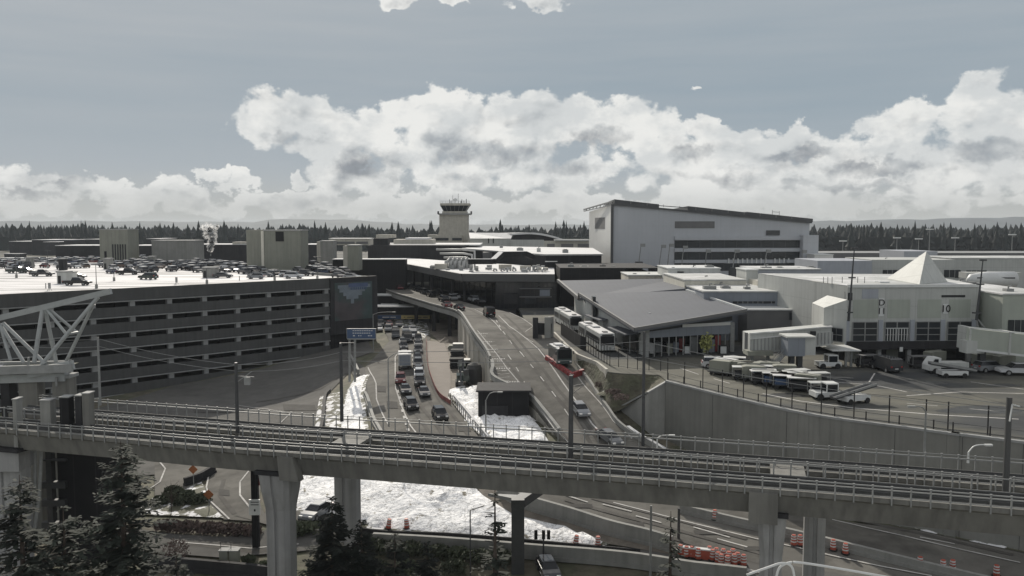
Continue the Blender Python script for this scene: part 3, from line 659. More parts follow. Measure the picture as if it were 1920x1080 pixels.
B3 = rooftop_block('stair_tower', 'large olive stair tower with a dark louvre, tallest block on the garage roof', 'tower', 496, 565, 433, 508, 9, MT['beige'])
a, b = B3[1], B3[2]; w_ = (b-a); 
m = MB(); m.frame(a+w_*.32+Vector((0,-.1,ZR*-0+8.6)), w_*.22, Vector((0,.15,0)), Vector((0,0,2.8))); part(m, 'louvre', MT['black_clad'], B3[0])
m = MB(); m.frame(a+Vector((-.75,-.3,0)), Vector((.75,0,0)), Vector((0,3,0)), Vector((0,0,B3[3]-ZR))); part(m, 'pilaster', MT['cream'], B3[0])
a2 = D(463, 498, a.y+6); m = MB(); top2 = D(470, 431, a.y+6).z; m.frame((a2.x, a2.y, ZR), Vector((a.x-.75-a2.x,-3,0)), Vector((0,8,0)), Vector((0,0,top2-ZR))); part(m, 'side_wing', MT['beige'], B3[0])
B4 = rooftop_block('lift_shaft', 'narrow grey lift shaft with a pale left side near the garage corner', 'lift shaft', 601, 625, 453, 497, 6, MT['concrete'])
B5 = rooftop_block('lift_shaft', 'narrow brown lift shaft nearest the garage corner', 'lift shaft', 652, 673, 461, 507, 6, MT['beige'])
m = MB(); a = B5[1]; m.box(a.x-1.3, a.x-.02, a.y+.1, a.y+4, ZR, B5[3]); part(m, 'pale_face', MT['pale_concrete'], B5[0])
m = MB(); a = B4[1]; m.box(a.x-1.2, a.x-.02, a.y+.1, a.y+4, ZR, B4[3]); part(m, 'pale_face', MT['pale_concrete'], B4[0])
def booth(x0, x1, yt, yb, label, material, cat='booth'):
    T, a, b, top = rooftop_block('booth', label, cat, x0, x1, yt, yb, 2.4, material)
    m = MB(); m.box(a.x+.25, a.x+.9, a.y-.04, a.y+.02, ZR, ZR+1.8); part(m, 'door', MT['dark_clad'], T)
booth(107, 125.5, 511, 532, 'square white rooftop shelter with dark roof behind the black pickup', MT['panel'])
booth(126.5, 135.5, 512, 525, 'narrow white shelter beside the square white rooftop shelter', MT['panel'])
booth(380, 405, 503, 521, 'grey shed on the roof behind the low sports car', MT['concrete'])
booth(33, 47, 490, 503, 'small blue-grey kiosk on the far left of the roof', MT['grey_clad'])
booth(49, 57, 484, 503, 'tall thin grey cabinet beside the blue-grey kiosk', MT['concrete'])
booth(110, 119, 486, 507, 'dark grey upright cabinet among the far left cars', MT['dark_clad'])
booth(194, 206, 486, 505, 'grey concrete box in front of the tan stair tower', MT['concrete'])
booth(277, 288, 482, 495, 'grey box left of the low wide block', MT['concrete'])
# roof light poles and marker posts
for i, (x, yb, yt, lab) in enumerate([(181,541,496,'tall rooftop light pole right of the black pickup'),(388,532,503,'rooftop light pole in front of the grey shed'),(31,521,478,'rooftop light pole at the far left of the roof'),
        (214,527,500,'rooftop light pole right of the grey concrete box'),(515,526,505,'short rooftop light pole below the olive tower'),(595,524,482,'rooftop light pole left of the lift shafts'),(90,503,470,'thin rooftop light pole among the far left cars'),(395,480,473,'stubby mast by the steam plume')]):
    p = roof(x, yb); zt = D(x, yt, p.y).z; T = thing('light_pole', lab, 'light pole', tuple(p), 0, 'light poles on the garage roof')
    m = MB(); m.tube([p, (p.x,p.y,zt)], [.09,.06], 6); part(m, 'pole', MT['dark_steel'], T)
    m = MB(); m.cyl(p, .3, .9, 8); part(m, 'base', MT['concrete'], T)
    m = MB(); m.box(p.x-.9,p.x+.9,p.y-.1,p.y+.1,zt-.1,zt+.08); part(m, 'lamp_arm', MT['dark_steel'], T)
for i, (x, yb, lab) in enumerate([(93,545,'squat marker post on splayed feet at the roof parapet below the white shelter'),(331,533,'marker post on splayed feet at the parapet, middle of the roof'),(86,541,'thin stub post beside the squat marker post'),(449,526,'short stub post at the parapet left of the silver car'),(100,548,'tiny stub at the parapet, left end')][:4]):
    p = roof(x, yb); T = thing('marker_post', lab, 'post', tuple(p)); big = i < 2
    m = MB(); m.cyl(p+Vector((0,0,.5 if big else 0)), .27 if big else .1, 1.1, 8); part(m, 'post', MT['ledge'], T)
    if big:
        m = MB(); [m.beam(p+Vector((0,0,.6)), p+Vector((math.cos(a)*.5, math.sin(a)*.5, 0)), .07) for a in (0,2.1,4.2)]; part(m, 'foot', MT['galv'], T)
# ------------------------------------------------------------------ buildings placed by the level they stand on
def bx(mb, x0, x1, yt, yb, Y, dep, zb=None):
    """box whose front face fills the photograph rectangle x0..x1, yt..yb at distance Y"""
    a, b = D(x0, yb, Y), D(x1, yb, Y); t_ = D((x0+x1)/2, yt, Y).z
    return mb.box(a.x, b.x, Y, Y+dep, a.z if zb is None else zb, t_)
def face(mb, p0, p1, t0, t1, z0, z1, out=.05, th=.06):
    """panel on the vertical face running p0->p1 between fractions t0..t1 and heights z0..z1, standing out towards the camera"""
    p0, p1 = Vector(p0), Vector(p1); p0.z = p1.z = 0; d = p1-p0; n = Vector((d.y, -d.x, 0)).normalized()
    if n.dot(p0) > 0: n = -n
    a = p0+d*t0+n*out; return mb.frame((a.x, a.y, z0), d*(t1-t0), -n*th, (0, 0, z1-z0))
ONE = lambda x, y, Y: D(x, y, Y)
# ---- white wrapped hangar-like terminal block
def hangar():
    Y0 = 305; A = D(1148, 540, Y0); B = D(1515, 540, Y0+6); C_ = D(1104, 540, Y0+48); zb = ZA
    T = thing('wrapped_building', 'big white wrapped building with dark floor bands and sloping roof under construction', 'building', (A.x, A.y, zb))
    zl, zr_, zc = D(1148,383,Y0).z, D(1515,417,Y0+6).z, D(1104,397,Y0+48).z
    m = MB(); E = B+(C_-A)
    m.add([(A.x,A.y,zb),(B.x,B.y,zb),(E.x,E.y,zb),(C_.x,C_.y,zb),(A.x,A.y,zl),(B.x,B.y,zr_),(E.x,E.y,zr_-1),(C_.x,C_.y,zc)], [(0,1,5,4),(1,2,6,5),(2,3,7,6)]); part(m, 'wall', MT['hangar'], T)
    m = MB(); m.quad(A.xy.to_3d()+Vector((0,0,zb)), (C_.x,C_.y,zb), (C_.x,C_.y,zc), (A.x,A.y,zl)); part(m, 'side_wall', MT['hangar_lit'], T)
    m = MB(); m.beam((A.x-.3,A.y-.3,zb),(A.x-.3,A.y-.3,zl),.9,.9); part(m, 'corner_seam', MT['dark_steel'], T)
    m = MB(); face(m, A, C_, .30, .72, D(1130,429,Y0+25).z, D(1130,408,Y0+25).z, .1); part(m, 'vent_panel', MT['grey_fascia'], T)
    def fx(px): return (px-1148)/(1515-1148)
    def fz(py): return D(1300, py, Y0+2).z
    m = MB(); face(m, A, B, fx(1262), fx(1336), fz(428), fz(415), .1); part(m, 'louvre_strip', MT['grey_fascia'], T)
    for y0, y1, x1 in ((451,465,1497),(473,487,1497),(494,508,1497)):
        m = MB(); face(m, A, B, fx(1262), fx(x1), fz(y1), fz(y0), .12, .1); part(m, 'window_band', MT['window'], T)
        m = MB()
        for k in range(10): face(m, A, B, fx(1285+k*23), fx(1286.2+k*23), fz(y1), fz(y0), .18, .05)
        part(m, 'mullion', MT['dark_steel'], T)
    for y0, y1, x0, x1 in ((443,450,1262,1497),(466,472,1262,1500),(488,493,1262,1358),(488,493,1472,1500)):
        m = MB(); face(m, A, B, fx(x0), fx(x1), fz(y1), fz(y0), .7, .6); part(m, 'floor_edge', MT['hangar'], T)
    m = MB()
    for k in range(14):
        x = 1362+k*8.7
        if abs(x-1440) > 6: face(m, A, B, fx(x), fx(x+2.4), fz(494), fz(485), .4, .3)
    part(m, 'column_wrap', MT['white'], T)
    m = MB(); face(m, A, B, fx(1497), fx(1526), zb, fz(441), 3.0, 3.0); part(m, 'stair_wing', MT['hangar'], T)
    m = MB(); face(m, A, B, fx(1214), fx(1238), fz(512), fz(499), .1); part(m, 'opening', MT['black_clad'], T)
    m = MB(); face(m, A, B, fx(1433), fx(1458), fz(441), fz(432), .5, .5); part(m, 'roof_unit', MT['dark_steel'], T)
    # roof: dark rolled membrane on open framing
    m = MB(); rt = MB()
    def top(px, dy=0): 
        t_ = (px-1148)/(1515-1148); return Vector((A.x+(B.x-A.x)*t_, A.y+(B.y-A.y)*t_-.6, zl+(zr_-zl)*t_+dy))
    for x0, x1, hh_ in ((1150,1232,1.6),(1285,1395,1.6),(1395,1520,1.5)):
        m.add([top(x0,.2),top(x1,.2),top(x1,.2+hh_*.8),top(x0,.2+hh_)]+[p+Vector((0,30,-.5)) for p in (top(x0,.2),top(x1,.2),top(x1,.2+hh_*.8),top(x0,.2+hh_))], [(0,1,2,3),(3,2,6,7),(4,7,6,5),(0,3,7,4),(1,5,6,2)])
    m.beam(top(1148,0), top(1518,0), .5, .6); m.beam(top(1232,1.0), top(1290,1.2), .25, .25); part(m, 'roof_membrane', MT['dark_steel'], T)
    for k in range(12):
        a = top(1150+k*30, .6); rt.beam(a, a+Vector((0,0,1.0)), .15)
    q0, q1 = Vector((A.x,A.y,zl+1.1)), Vector((C_.x-2.2,C_.y,zc+.9)); rt.beam(q0, q1, .45)
    q2, q3 = q0+Vector((0,0,-1.3)), q1+Vector((0,0,-.7)); rt.beam(q2, q3, .3)
    for k in range(9): rt.beam(q0.lerp(q1, k/8), q2.lerp(q3, min(1, k/8+.05)), .22)
    rt.beam(top(1443,1.5), top(1443,3.2), .15); rt.beam(top(1456,1.5), top(1456,3.0), .15); rt.beam(top(1443,2.6), top(1456,2.6), .15); part(rt, 'roof_frame', MT['galv'], T)
    m = MB(); m.add([(A.x,A.y,zl),(B.x,B.y,zr_),(E.x,E.y,zr_-1),(C_.x,C_.y,zc)], [(0,1,2,3)]); part(m, 'roof', MT['dark_clad'], T)
    return A, B
HA, HB = hangar()
for i, (x, yt, yb, dx, lab) in enumerate([(1198,459,492,4,'leftmost of the angled boom lifts before the big white building'),(1234,461,512,7,'angled boom lift just right of the black opening'),(1250,459,512,6,'taller angled boom lift beside the dark floor bands'),
        (1277,463,508,5,'boom lift in front of the left end of the floor bands'),(1322,470,500,3,'faint boom lift at the middle floor band'),(1374,470,503,5,'boom lift leaning across the lower bands by the white columns'),(1432,470,504,6,'boom lift right of the white columns'),(1502,471,500,3,'rightmost small boom lift by the stair wing')]):
    p = D(x, yb, 292); q = D(x+dx, yt, 292); T = thing('boom_lift', lab, 'boom lift', (p.x, p.y, ZA), 0, 'boom lifts working on the white building')
    m = MB(); m.tube([p, q], [.22,.14], 6); part(m, 'boom', MT['galv'], T)
    m = MB(); m.box(q.x-.2, q.x+1.4, q.y-.4, q.y+.4, q.z-.7, q.z+.4); part(m, 'basket', MT['galv'], T)
    m = MB(); m.box(p.x-1.2, p.x+1.2, p.y-1, p.y+1, ZA, p.z+.3); part(m, 'chassis', MT['dark_steel'], T)
# ---- control tower
def tower():
    Y0 = 400; T = thing('control_tower', 'old pale control tower with outward sloping glass cab and roof antennas', 'control tower', (D(851,470,Y0).x, Y0, ZA))
    m = MB(); bx(m, 824, 877, 401, 452, Y0, 12, ZA)
    m2 = MB(); a, b = D(818,452,Y0), D(880,452,Y0); t_ = D(824,430,Y0)
    part(m, 'shaft', MT['pale_concrete'], T)
    m = MB(); a0, a1 = D(819,450,Y0-.2), D(881,450,Y0-.2); c0_, c1 = D(825,428,Y0-.2), D(877,428,Y0-.2)
    m.add([a0, a1, c1, c0_, a0+Vector((0,3,0)), a1+Vector((0,3,0)), c1+Vector((0,3,0)), c0_+Vector((0,3,0))], [(0,1,2,3),(0,3,7,4),(1,5,6,2),(3,2,6,7)]); part(m, 'flared_base', MT['pale_concrete'], T)
    m = MB(); bx(m, 821, 882, 400, 402.5, Y0-1.2, 14); part(m, 'balcony', MT['galv'], T)
    m = MB(); bx(m, 829, 875, 396, 401, Y0+.5, 11); part(m, 'collar', MT['pale_concrete'], T)
    m = MB(); p = [D(832,396,Y0+1), D(873,396,Y0+1)]; q = [D(826,385,Y0-.6), D(879,385,Y0-.6)]
    back = Vector((0,9.5,0)); bq = Vector((0,13,0))
    m.add([p[0],p[1],p[1]+back,p[0]+back,q[0],q[1],q[1]+bq,q[0]+bq], [(0,1,5,4),(1,2,6,5),(2,3,7,6),(3,0,4,7),(4,5,6,7)]); part(m, 'cab_glass', MT['window'], T)
    m = MB()
    for k in range(7):
        t0 = k/6; m.beam(p[0].lerp(p[1], t0)+Vector((0,-.05,0)), q[0].lerp(q[1], t0)+Vector((0,-.05,0)), .28 if k in (0,6) else .12)
    part(m, 'cab_mullion', MT['galv'], T)
    m = MB(); bx(m, 825, 880, 381, 385.3, Y0-1, 14); part(m, 'cab_roof', MT['pale_concrete'], T)
    m = MB(); z0 = D(850,381,Y0).z
    for x in range(825, 882, 5): a = D(x, 381, Y0-.9); m.beam(a, a+Vector((0,0,1.1)), .09)
    m.beam(D(825,376.8,Y0-.9), D(880,376.8,Y0-.9), .1); m.beam(D(825,379,Y0-.9), D(880,379,Y0-.9), .08); part(m, 'roof_rail', MT['galv'], T)
    for x, yt in ((849,366),(859,363),(843,374),(846,376),(853,372),(866,374),(870,376),(874,373),(864,377)):
        m = MB(); a = D(x, 381, Y0+3); m.tube([a, D(x+random.uniform(-.6,.6), yt, Y0+3)], .16 if yt > 370 else .09, 5); part(m, 'antenna', MT['dark_steel'], T)
    m = MB(); a = D(853,376,Y0+3); m.add([(a.x+math.cos(t_)*1.2*math.cos(f_), a.y+math.sin(t_)*1.2*math.cos(f_), a.z+math.sin(f_)*1.2) for f_ in (0,.6,1.2) for t_ in [k*math.pi/4 for k in range(8)]],
        [(j*8+k, j*8+(k+1)%8, (j+1)*8+(k+1)%8, (j+1)*8+k) for j in range(2) for k in range(8)]+[tuple(range(16,24))]); part(m, 'radome', MT['white'], T)
    for x in (822, 884):
        m = MB(); bx(m, x-2, x+1, 396, 401, Y0-2, 1.5); part(m, 'balcony_lamp', MT['dark_steel'], T)
    T2 = thing('tower_annex', 'low concrete annex with ribbon windows at the foot of the control tower', 'building', (D(840,470,Y0).x, Y0-4, ZA))
    m = MB(); bx(m, 802, 818, 440, 462, Y0-4, 8, ZA); bx(m, 818, 866, 441, 462, Y0-4, 8, ZA); part(m, 'wall', MT['pale_concrete'], T2)
    for x0, x1 in ((805,811),(816,841),(848,866)):
        m = MB(); bx(m, x0, x1, 446, 451, Y0-4.15, .1); part(m, 'window', MT['window'], T2)
tower()
# ---- curved roof hall
def hall():
    Y0 = 450; T = thing('arched_hall', 'low white hall with a long arched roof right of the control tower', 'building', (D(980,470,Y0).x, Y0, ZA))
    m = MB(); N_ = 24
    for k in range(N_+1):
        x = 960+(1066-960)*k/N_; u_ = k/N_; y = 437.5-2*math.sin(min(1,u_*2.2)*math.pi/2)+17*max(0,(u_-.25)/.75)**2
        p = D(x, y, Y0-6); q = D(x-78+30*u_, y+1.0, Y0+60)
        m.v += [tuple(p), tuple(q), (p.x,p.y,p.z-.9), (q.x,q.y,q.z-.9)]
    for k in range(N_): o = k*4; m.f += [(o,o+4,o+5,o+1),(o,o+2,o+6,o+4),(o+2,o+3,o+7,o+6)]
    part(m, 'arched_roof', MT['snow_roof'], T)
    m = MB()
    for k in range(N_+1):
        x = 962+(1060-962)*k/N_; u_ = k/N_; y = 440-2*math.sin(min(1,u_*2.2)*math.pi/2)+16*max(0,(u_-.25)/.75)**2; m.v += [tuple(D(x,y,Y0-3)), tuple(D(x,462,Y0-3))]
    for k in range(N_): o = k*2; m.f.append((o,o+2,o+3,o+1))
    part(m, 'dark_gable', MT['dark_clad'], T)
    m = MB(); bx(m, 880, 958, 447, 470, Y0-9, 40, ZA); part(m, 'wall', MT['panel'], T)
    m = MB(); a = [D(878,436,Y0+40), D(962,437,Y0-4), D(958,448,Y0-9.3), D(878,449,Y0-9.3)]; m.quad(*a); part(m, 'snowy_slope', MT['snow_roof'], T)
    m = MB(); bx(m, 958, 1020, 450, 470, Y0-12, 10, ZA); bx(m, 1040, 1106, 449, 452, Y0-14, 10); part(m, 'front_wall', MT['panel'], T)
    m = MB(); bx(m, 1020, 1106, 452, 472, Y0-12, 8, ZA); part(m, 'flat_wing', MT['cream'], T)
    for x0, x1 in ((1026,1040),(1052,1075),(1083,1105)):
        m = MB(); bx(m, x0, x1, 457, 464, Y0-12.2, .1); part(m, 'window', MT['grey_fascia'], T)
    for x in (915, 924): 
        m = MB(); bx(m, x, x+2, 447, 456, Y0-9.2, .1); part(m, 'dark_slot', MT['dark_clad'], T)
hall()
# ---- main terminal block
ZT = D(1050, 477, 252).z
def terminal():
    T = thing('main_terminal', 'long dark clad terminal building with bright snowy flat roof behind the drive', 'terminal', (D(1000,540,250).x, 250, ZA))
    m = MB(); A = D(1023,477,250); B = D(1128,476,252); C_ = D(868,463,318); E = D(690,462,345); zt = A.z
    m.add([(A.x,A.y,ZA),(B.x,B.y,ZA),(B.x+4,B.y+70,ZA),(C_.x,C_.y+40,ZA),(C_.x,C_.y,ZA),(A.x,A.y,zt),(B.x,B.y,zt),(B.x+4,B.y+70,zt),(C_.x,C_.y+40,zt),(C_.x,C_.y,zt)],
          [(0,1,6,5),(1,2,7,6),(4,0,5,9),(3,4,9,8)]); part(m, 'front_block', MT['black_clad'], T)
    m = MB(); m.quad((A.x-.4,A.y-.4,zt+.06),(B.x+.4,B.y-.4,zt+.06),(B.x+4,B.y+70,zt+.06),(C_.x,C_.y+40,zt+.06),(C_.x-.4,C_.y-.4,zt+.06)); part(m, 'snowy_roof', MT['snow_roof'], T)
    m = MB(); m.beam((A.x-.3,A.y-.3,zt-.2),(B.x+.3,B.y-.3,zt-.2),.3,.35); m.beam((A.x-.3,A.y-.3,zt-.2),(C_.x-.3,C_.y-.3,zt-.2),.3,.35); part(m, 'roof_edge', MT['ledge'], T)
    m = MB(); bx(m, 690, 872, 460, 500, 322, 30, ZA); part(m, 'rear_block', MT['dark_clad'], T)
    m = MB(); bx(m, 690, 900, 458.5, 460, 329, 34); part(m, 'rear_roof_edge', MT['snow_roof'], T)
    m = MB(); bx(m, 695, 727, 447, 461, 326, 6, ZA); part(m, 'lift_overrun', MT['dark_clad'], T)
    m = MB(); bx(m, 1050, 1172, 503, 530, 222, 20, ZA); bx(m, 1172, 1214, 509, 520, 228, 16, ZA); part(m, 'lower_block', MT['black_clad'], T)
    m = MB(); a, b = D(1050,503,221.8), D(1172,503,221.8); m.box(a.x, b.x+9, 221.8, 250, a.z-.05, a.z+.12); a, b = D(1172,509,228), D(1214,509,228); m.box(a.x, b.x, 227.8, 252, a.z-.1, a.z+.1); part(m, 'lower_roof', MT['dark_clad'], T)
    m = MB(); a, b = D(1075,529,212), D(1175,529,212); m.box(a.x, b.x, 212, 217, a.z-.2, a.z); part(m, 'snow_ledge', MT['snow_roof'], T)
    m = MB(); bx(m, 1022, 1045, 489.5, 491, 249.8, .2); part(m, 'slot_window', MT['lamp'], T)
    m = MB(); bx(m, 905, 925, 473, 487, 290, 6); part(m, 'roof_plant', MT['grey_fascia'], T)
    m = MB(); bx(m, 705, 738, 440, 446, 350, 8); bx(m, 738, 812, 449, 459, 340, 12); part(m, 'rooftop_shed', MT['pale_concrete'], T)
    m = MB(); bx(m, 760, 803, 446, 449, 340, 14); part(m, 'shed_roof', MT['snow_roof'], T)
terminal()
# ---- departures canopy with snow, fascia, dark glazing and ducts on top
ZC = -12.0
def canopy():
    a = D(745,490,G(745,490,ZC).y); A = G(735,489.5,ZC); K = G(866,513,ZC); B = G(1040,514,ZC-.2); BR = B+Vector((2,45,0)); AL = A+Vector((-18,60,0)); L0 = G(560,486,ZC)
    T = thing('departures_canopy', 'wide snow covered canopy roof over the departures kerb with deep grey fascia', 'canopy', tuple(K))
    m = MB(); m.quad(A, K, B, BR, (K.x+2,K.y+62,ZC), AL); part(m, 'snowy_roof', MT['snow_roof'], T)
    m = MB()
    for p, q in ((A, K), (K, B)):
        n = (q-p).cross(Vector((0,0,1))).normalized(); n = n if n.dot(p) < 0 else -n
        m.add([p+n*.3+Vector((0,0,-.05)), q+n*.3+Vector((0,0,-.05)), q+Vector((0,0,-2.0))+n*-.4, p+Vector((0,0,-2.0))+n*-.4, p-n*1, q-n*1, q-n*1-Vector((0,0,2)), p-n*1-Vector((0,0,2))], [(0,1,2,3),(3,2,6,7),(0,4,5,1)])
    part(m, 'fascia', MT['grey_fascia'], T)
    m = MB(); zf = ZC-2; m.prism([(A.x+3,A.y+4),(K.x+1.2,K.y+1.5),(B.x,B.y+1),(BR.x,BR.y),(K.x+2,K.y+60),(AL.x,AL.y)], zf-.2, zf); part(m, 'soffit', MT['black_clad'], T)
    # glazed terminal wall set back under the canopy
    g0, g1, g2 = A+Vector((12,8,0)), K+Vector((9,14,0)), K+Vector((8.5,2.5,0))
    m = MB()
    for p, q in ((g0, g1), (g1, g2), (g2, B+Vector((.5,1.5,0)))):
        m.quad((p.x,p.y,-21.2),(q.x,q.y,-21.2),(q.x,q.y,zf),(p.x,p.y,zf))
    part(m, 'glazing', MT['glass'], T)
    m = MB()
    for p, q in ((g0, g1), (g2, B+Vector((.5,1.5,0)))):
        n = (q-p).cross(Vector((0,0,1))).normalized(); n = n if n.dot(p) < 0 else -n
        for k in range(15): r_ = p.lerp(q, k/14)+n*.15; m.beam((r_.x,r_.y,-21),(r_.x,r_.y,zf-.1),.12)
        for zz in (-17.5,-14.5): m.beam((p.x+n.x*.15,p.y+n.y*.15,zz),(q.x+n.x*.15,q.y+n.y*.15,zz),.12)
    part(m, 'mullion', MT['dark_clad'], T)
    p = K+Vector((8.3,2.2,0)); q = K.lerp(B,.42)+Vector((0,1.2,0)); m = MB(); m.box(p.x+1.5, q.x, p.y-.25, p.y+.1, -20, zf-1.2); part(m, 'grey_bay', MT['dark_clad'], T)
    for (t0, t1, z0, z1, mm) in ((.45,.60,-19.8,-17.2,'dark_clad'),(.62,.97,-18.2,-17.9,'grey_fascia'),(.62,.97,-16.0,-15.8,'grey_fascia'),(.68,.80,-19.8,-18.4,'window'),(.84,.95,-17.8,-16.2,'grey_clad')):
        r0, r1 = K.lerp(B, t0), K.lerp(B, t1); m = MB(); m.box(r0.x, r1.x, r0.y+.6, r0.y+1.3, z0, z1); part(m, 'facade_strip', MT[mm], T)
    for k in range(7):
        r_ = A.lerp(K, .12+k*.135)+Vector((2.2,2.6,0)); m = MB(); m.tube([(r_.x,r_.y,-19.6),(r_.x,r_.y,zf)], .42, 10); part(m, 'column', MT['dark_clad'], T)
    for i, (x, yy, l, hh_) in enumerate([(985,489,14,1.6),(905,488,10,2.2)]):
        pass
    # silver ducts and plant on the roof
    T2 = thing('roof_ducts', 'tangle of silver ducts and plant standing on the snowy canopy roof', 'ductwork', tuple(G(860,500,ZC)))
    def dz(pts, r, mat_='duct', nm='duct'):
        m = MB(); m.tube([Vector(p) for p in pts], r, 10); part(m, nm, MT[mat_], T2, smooth=True)
    def at(x, y, hgt): p = G(x, y, ZC); return Vector((p.x, p.y, ZC+hgt))
    for k in range(4): dz([at(818+k*7,499+k*.8,5.0-k*1.1), at(866+k*3,499+k*.8,5.0-k*1.1), at(890-k*5,500+k*.8,4.7-k*1.1), at(890-k*5,501+k*.8,.1)], .30)
    for k in range(5): c = at(836+k*8, 504, 0); dz([c, c+Vector((.2,0,2.0)), c+Vector((1.2,.3,2.9)), c+Vector((2.2,.5,1.8)), c+Vector((2.3,.5,.1))], .6)
    m = MB()
    for k in range(22): p = at(random.uniform(805,1015), random.uniform(502,510), 0); m.box(p.x,p.x+random.uniform(.4,1.6),p.y,p.y+1,ZC+.05,ZC+random.uniform(.3,1.2))
    part(m, 'small_vents', MT['ledge'], T2)
    m = MB(); p = at(815,505,0); m.box(p.x,p.x+3.5,p.y,p.y+2.2,ZC+.1,ZC+1.5); p = at(935,505,0); m.box(p.x,p.x+3.6,p.y,p.y+2,ZC+.1,ZC+1.3); p = at(975,507,0); m.box(p.x,p.x+3,p.y,p.y+2,ZC+.1,ZC+1.2); p = at(1000,508,0); m.box(p.x,p.x+4,p.y,p.y+2,ZC+.1,ZC+.9); part(m, 'plant_unit', MT['pale_concrete'], T2)
    bd = [at(878,509,2.6), at(925,509,2.6), at(940,507,4.4), at(985,506,4.4), at(1000,505.5,3.4)]
    m = MB()
    for p, q in zip(bd, bd[1:]): m.beam(p, q, 1.5, 1.3)
    part(m, 'black_duct', MT['black_clad'], T2)
    m = MB()
    for p, q in zip(bd, bd[1:]): m.beam(p+Vector((0,0,.72)), q+Vector((0,0,.72)), 1.5, .1)
    part(m, 'duct_snow', MT['snow_roof'], T2)
    for k in range(8): x = 925+k*13+random.uniform(-3,3); dz([at(x,509+random.uniform(-2,1),.1), at(x+1,509,random.uniform(.6,1.2)), at(x+5,509,random.uniform(.5,1.0)), at(x+6,509,.1)], .25)
canopy()
# lower structure under the departures deck
T = thing('drive_viaduct', 'dark columns and beams under the far end of the upper drive', 'viaduct', tuple(rl[10]))
m = MB()
for k, i in enumerate(range(2, 21, 3)):
    a = rl[i]; 
    for dd in (1.2, 7): m = MB(); m.box(a.x+dd, a.x+dd+.9, a.y+dd*.3, a.y+dd*.3+.9, -27.3, a.z-1); part(m, 'column', MT['dark_clad'], T)
m = MB(); m.box(-75, 4, 262.5, 263.5, -28, -20); part(m, 'end_wall', MT['black_clad'], T)
m = MB(); m.box(-4, 1.0, 183, 262, -28, -21.2); part(m, 'side_wall', MT['black_clad'], T)
m = MB(); follow(m, rl[:i0+20], .3, 1.0, -1.4); part(m, 'edge_beam', MT['concrete'], T)
for (x0, x1, yt, yb, Y, lab) in ((695,753,555,571,252,'upper footbridge from the garage corner to the terminal with a pale top edge'),(690,812,576,590,240,'lower footbridge above the blue and yellow sign')):
    a, b = D(x0,yb,Y), D(x1,yb,Y); tz = D(x0,yt,Y).z; T = thing('footbridge', lab, 'footbridge', tuple(a))
    m = MB(); m.box(a.x, b.x, Y, Y+5, a.z, tz); part(m, 'side_panel', MT['black_clad'], T); m = MB(); m.box(a.x, b.x, Y-.3, Y+5.3, tz, tz+.35); part(m, 'roof_edge', MT['white'], T)
    if x0 == 695:
        m = MB(); bx(m, 714, 747, 569, 573, Y-.1, .1); part(m, 'lit_window', MT['lamp'], T)
# gantry sign blue and yellow
def text_mesh(s, size, depth=.02):
    cu = bpy.data.curves.new('lettering', 'FONT'); cu.body = s; cu.size = size; cu.extrude = depth; cu.align_x = 'CENTER'; cu.align_y = 'CENTER'
    o = bpy.data.objects.new('tmp', cu); COL.objects.link(o); dg = bpy.context.evaluated_depsgraph_get(); me = bpy.data.meshes.new_from_object(o.evaluated_get(dg)); bpy.data.objects.remove(o); return me
def lettering(s, size, loc, material, parent, rz=0.0, name='lettering'):
    me = text_mesh(s, size); me.materials.clear(); me.materials.append(material); o = bpy.data.objects.new(name, me); COL.objects.link(o)
    off = Vector((0,0,0)); q = parent
    while q is not None: off += q.location; q = q.parent
    o.parent = parent; o.location = Vector(loc)-off; o.rotation_euler = (math.pi/2, 0, rz); return o
T = thing('gantry_sign', 'long overhead sign, blue left half and yellow right half, over the arrivals road', 'sign', tuple(D(757,598,236)))
m = MB(); bx(m, 706, 752, 591.5, 598, 236, .3); part(m, 'blue_panel', MT['blue_sign'], T); m = MB(); bx(m, 752.2, 806, 591.5, 598, 236, .3); part(m, 'yellow_panel', MT['yellow_sign'], T)
m = MB()
for x0, x1 in ((717,730),(732,742)): bx(m, x0, x1, 594, 595.6, 235.9, .05)
part(m, 'blue_panel_text', MT['white'], T); m = MB()
for x0, x1 in ((757,760),(763,775),(781,790),(793,802)): bx(m, x0, x1, 594.2, 595.4, 235.9, .05)
part(m, 'yellow_panel_text', MT['dark_clad'], T); m = MB(); bx(m, 704, 808, 590.3, 591.5, 236.3, .4); bx(m, 805.5, 807, 591, 612, 236.3, .4); part(m, 'gantry', MT['dark_steel'], T)
# big blue guide sign
Ys = 152; T = thing('guide_sign', 'large blue road guide sign on two tall posts beside the garage', 'sign', tuple(D(677,715,Ys)))
for x in (655.5, 665.5):
    m = MB(); p, q = D(x, 716, Ys+.3), D(x, 616, Ys+.3); m.tube([p, q], .22, 8); part(m, 'post', MT['galv'], T)
m = MB(); bx(m, 650.5, 704.5, 617, 634.5, Ys, .2); part(m, 'panel', MT['blue_sign'], T)
m = MB()
for r_ in ((650,705,616.2,617),(650,705,634.5,635.3),(650,650.8,617,634.5),(704.2,705,617,634.5)): bx(m, *r_, Ys-.05, .3)
bx(m, 651, 704, 634.8, 636.6, Ys-.3, .6); part(m, 'frame', MT['galv'], T)
m = MB()
for y in (619.5, 624):
    for k in range(8 if y > 620 else 9): bx(m, 661+k*4.3, 664.2+k*4.3, y, y+1.2, Ys-.06, .04)
for x in (662, 664, 672, 676, 690, 693, 696): bx(m, x, x+1.4, 628.5, 630.5, Ys-.06, .04)
part(m, 'sign_text', MT['white'], T)
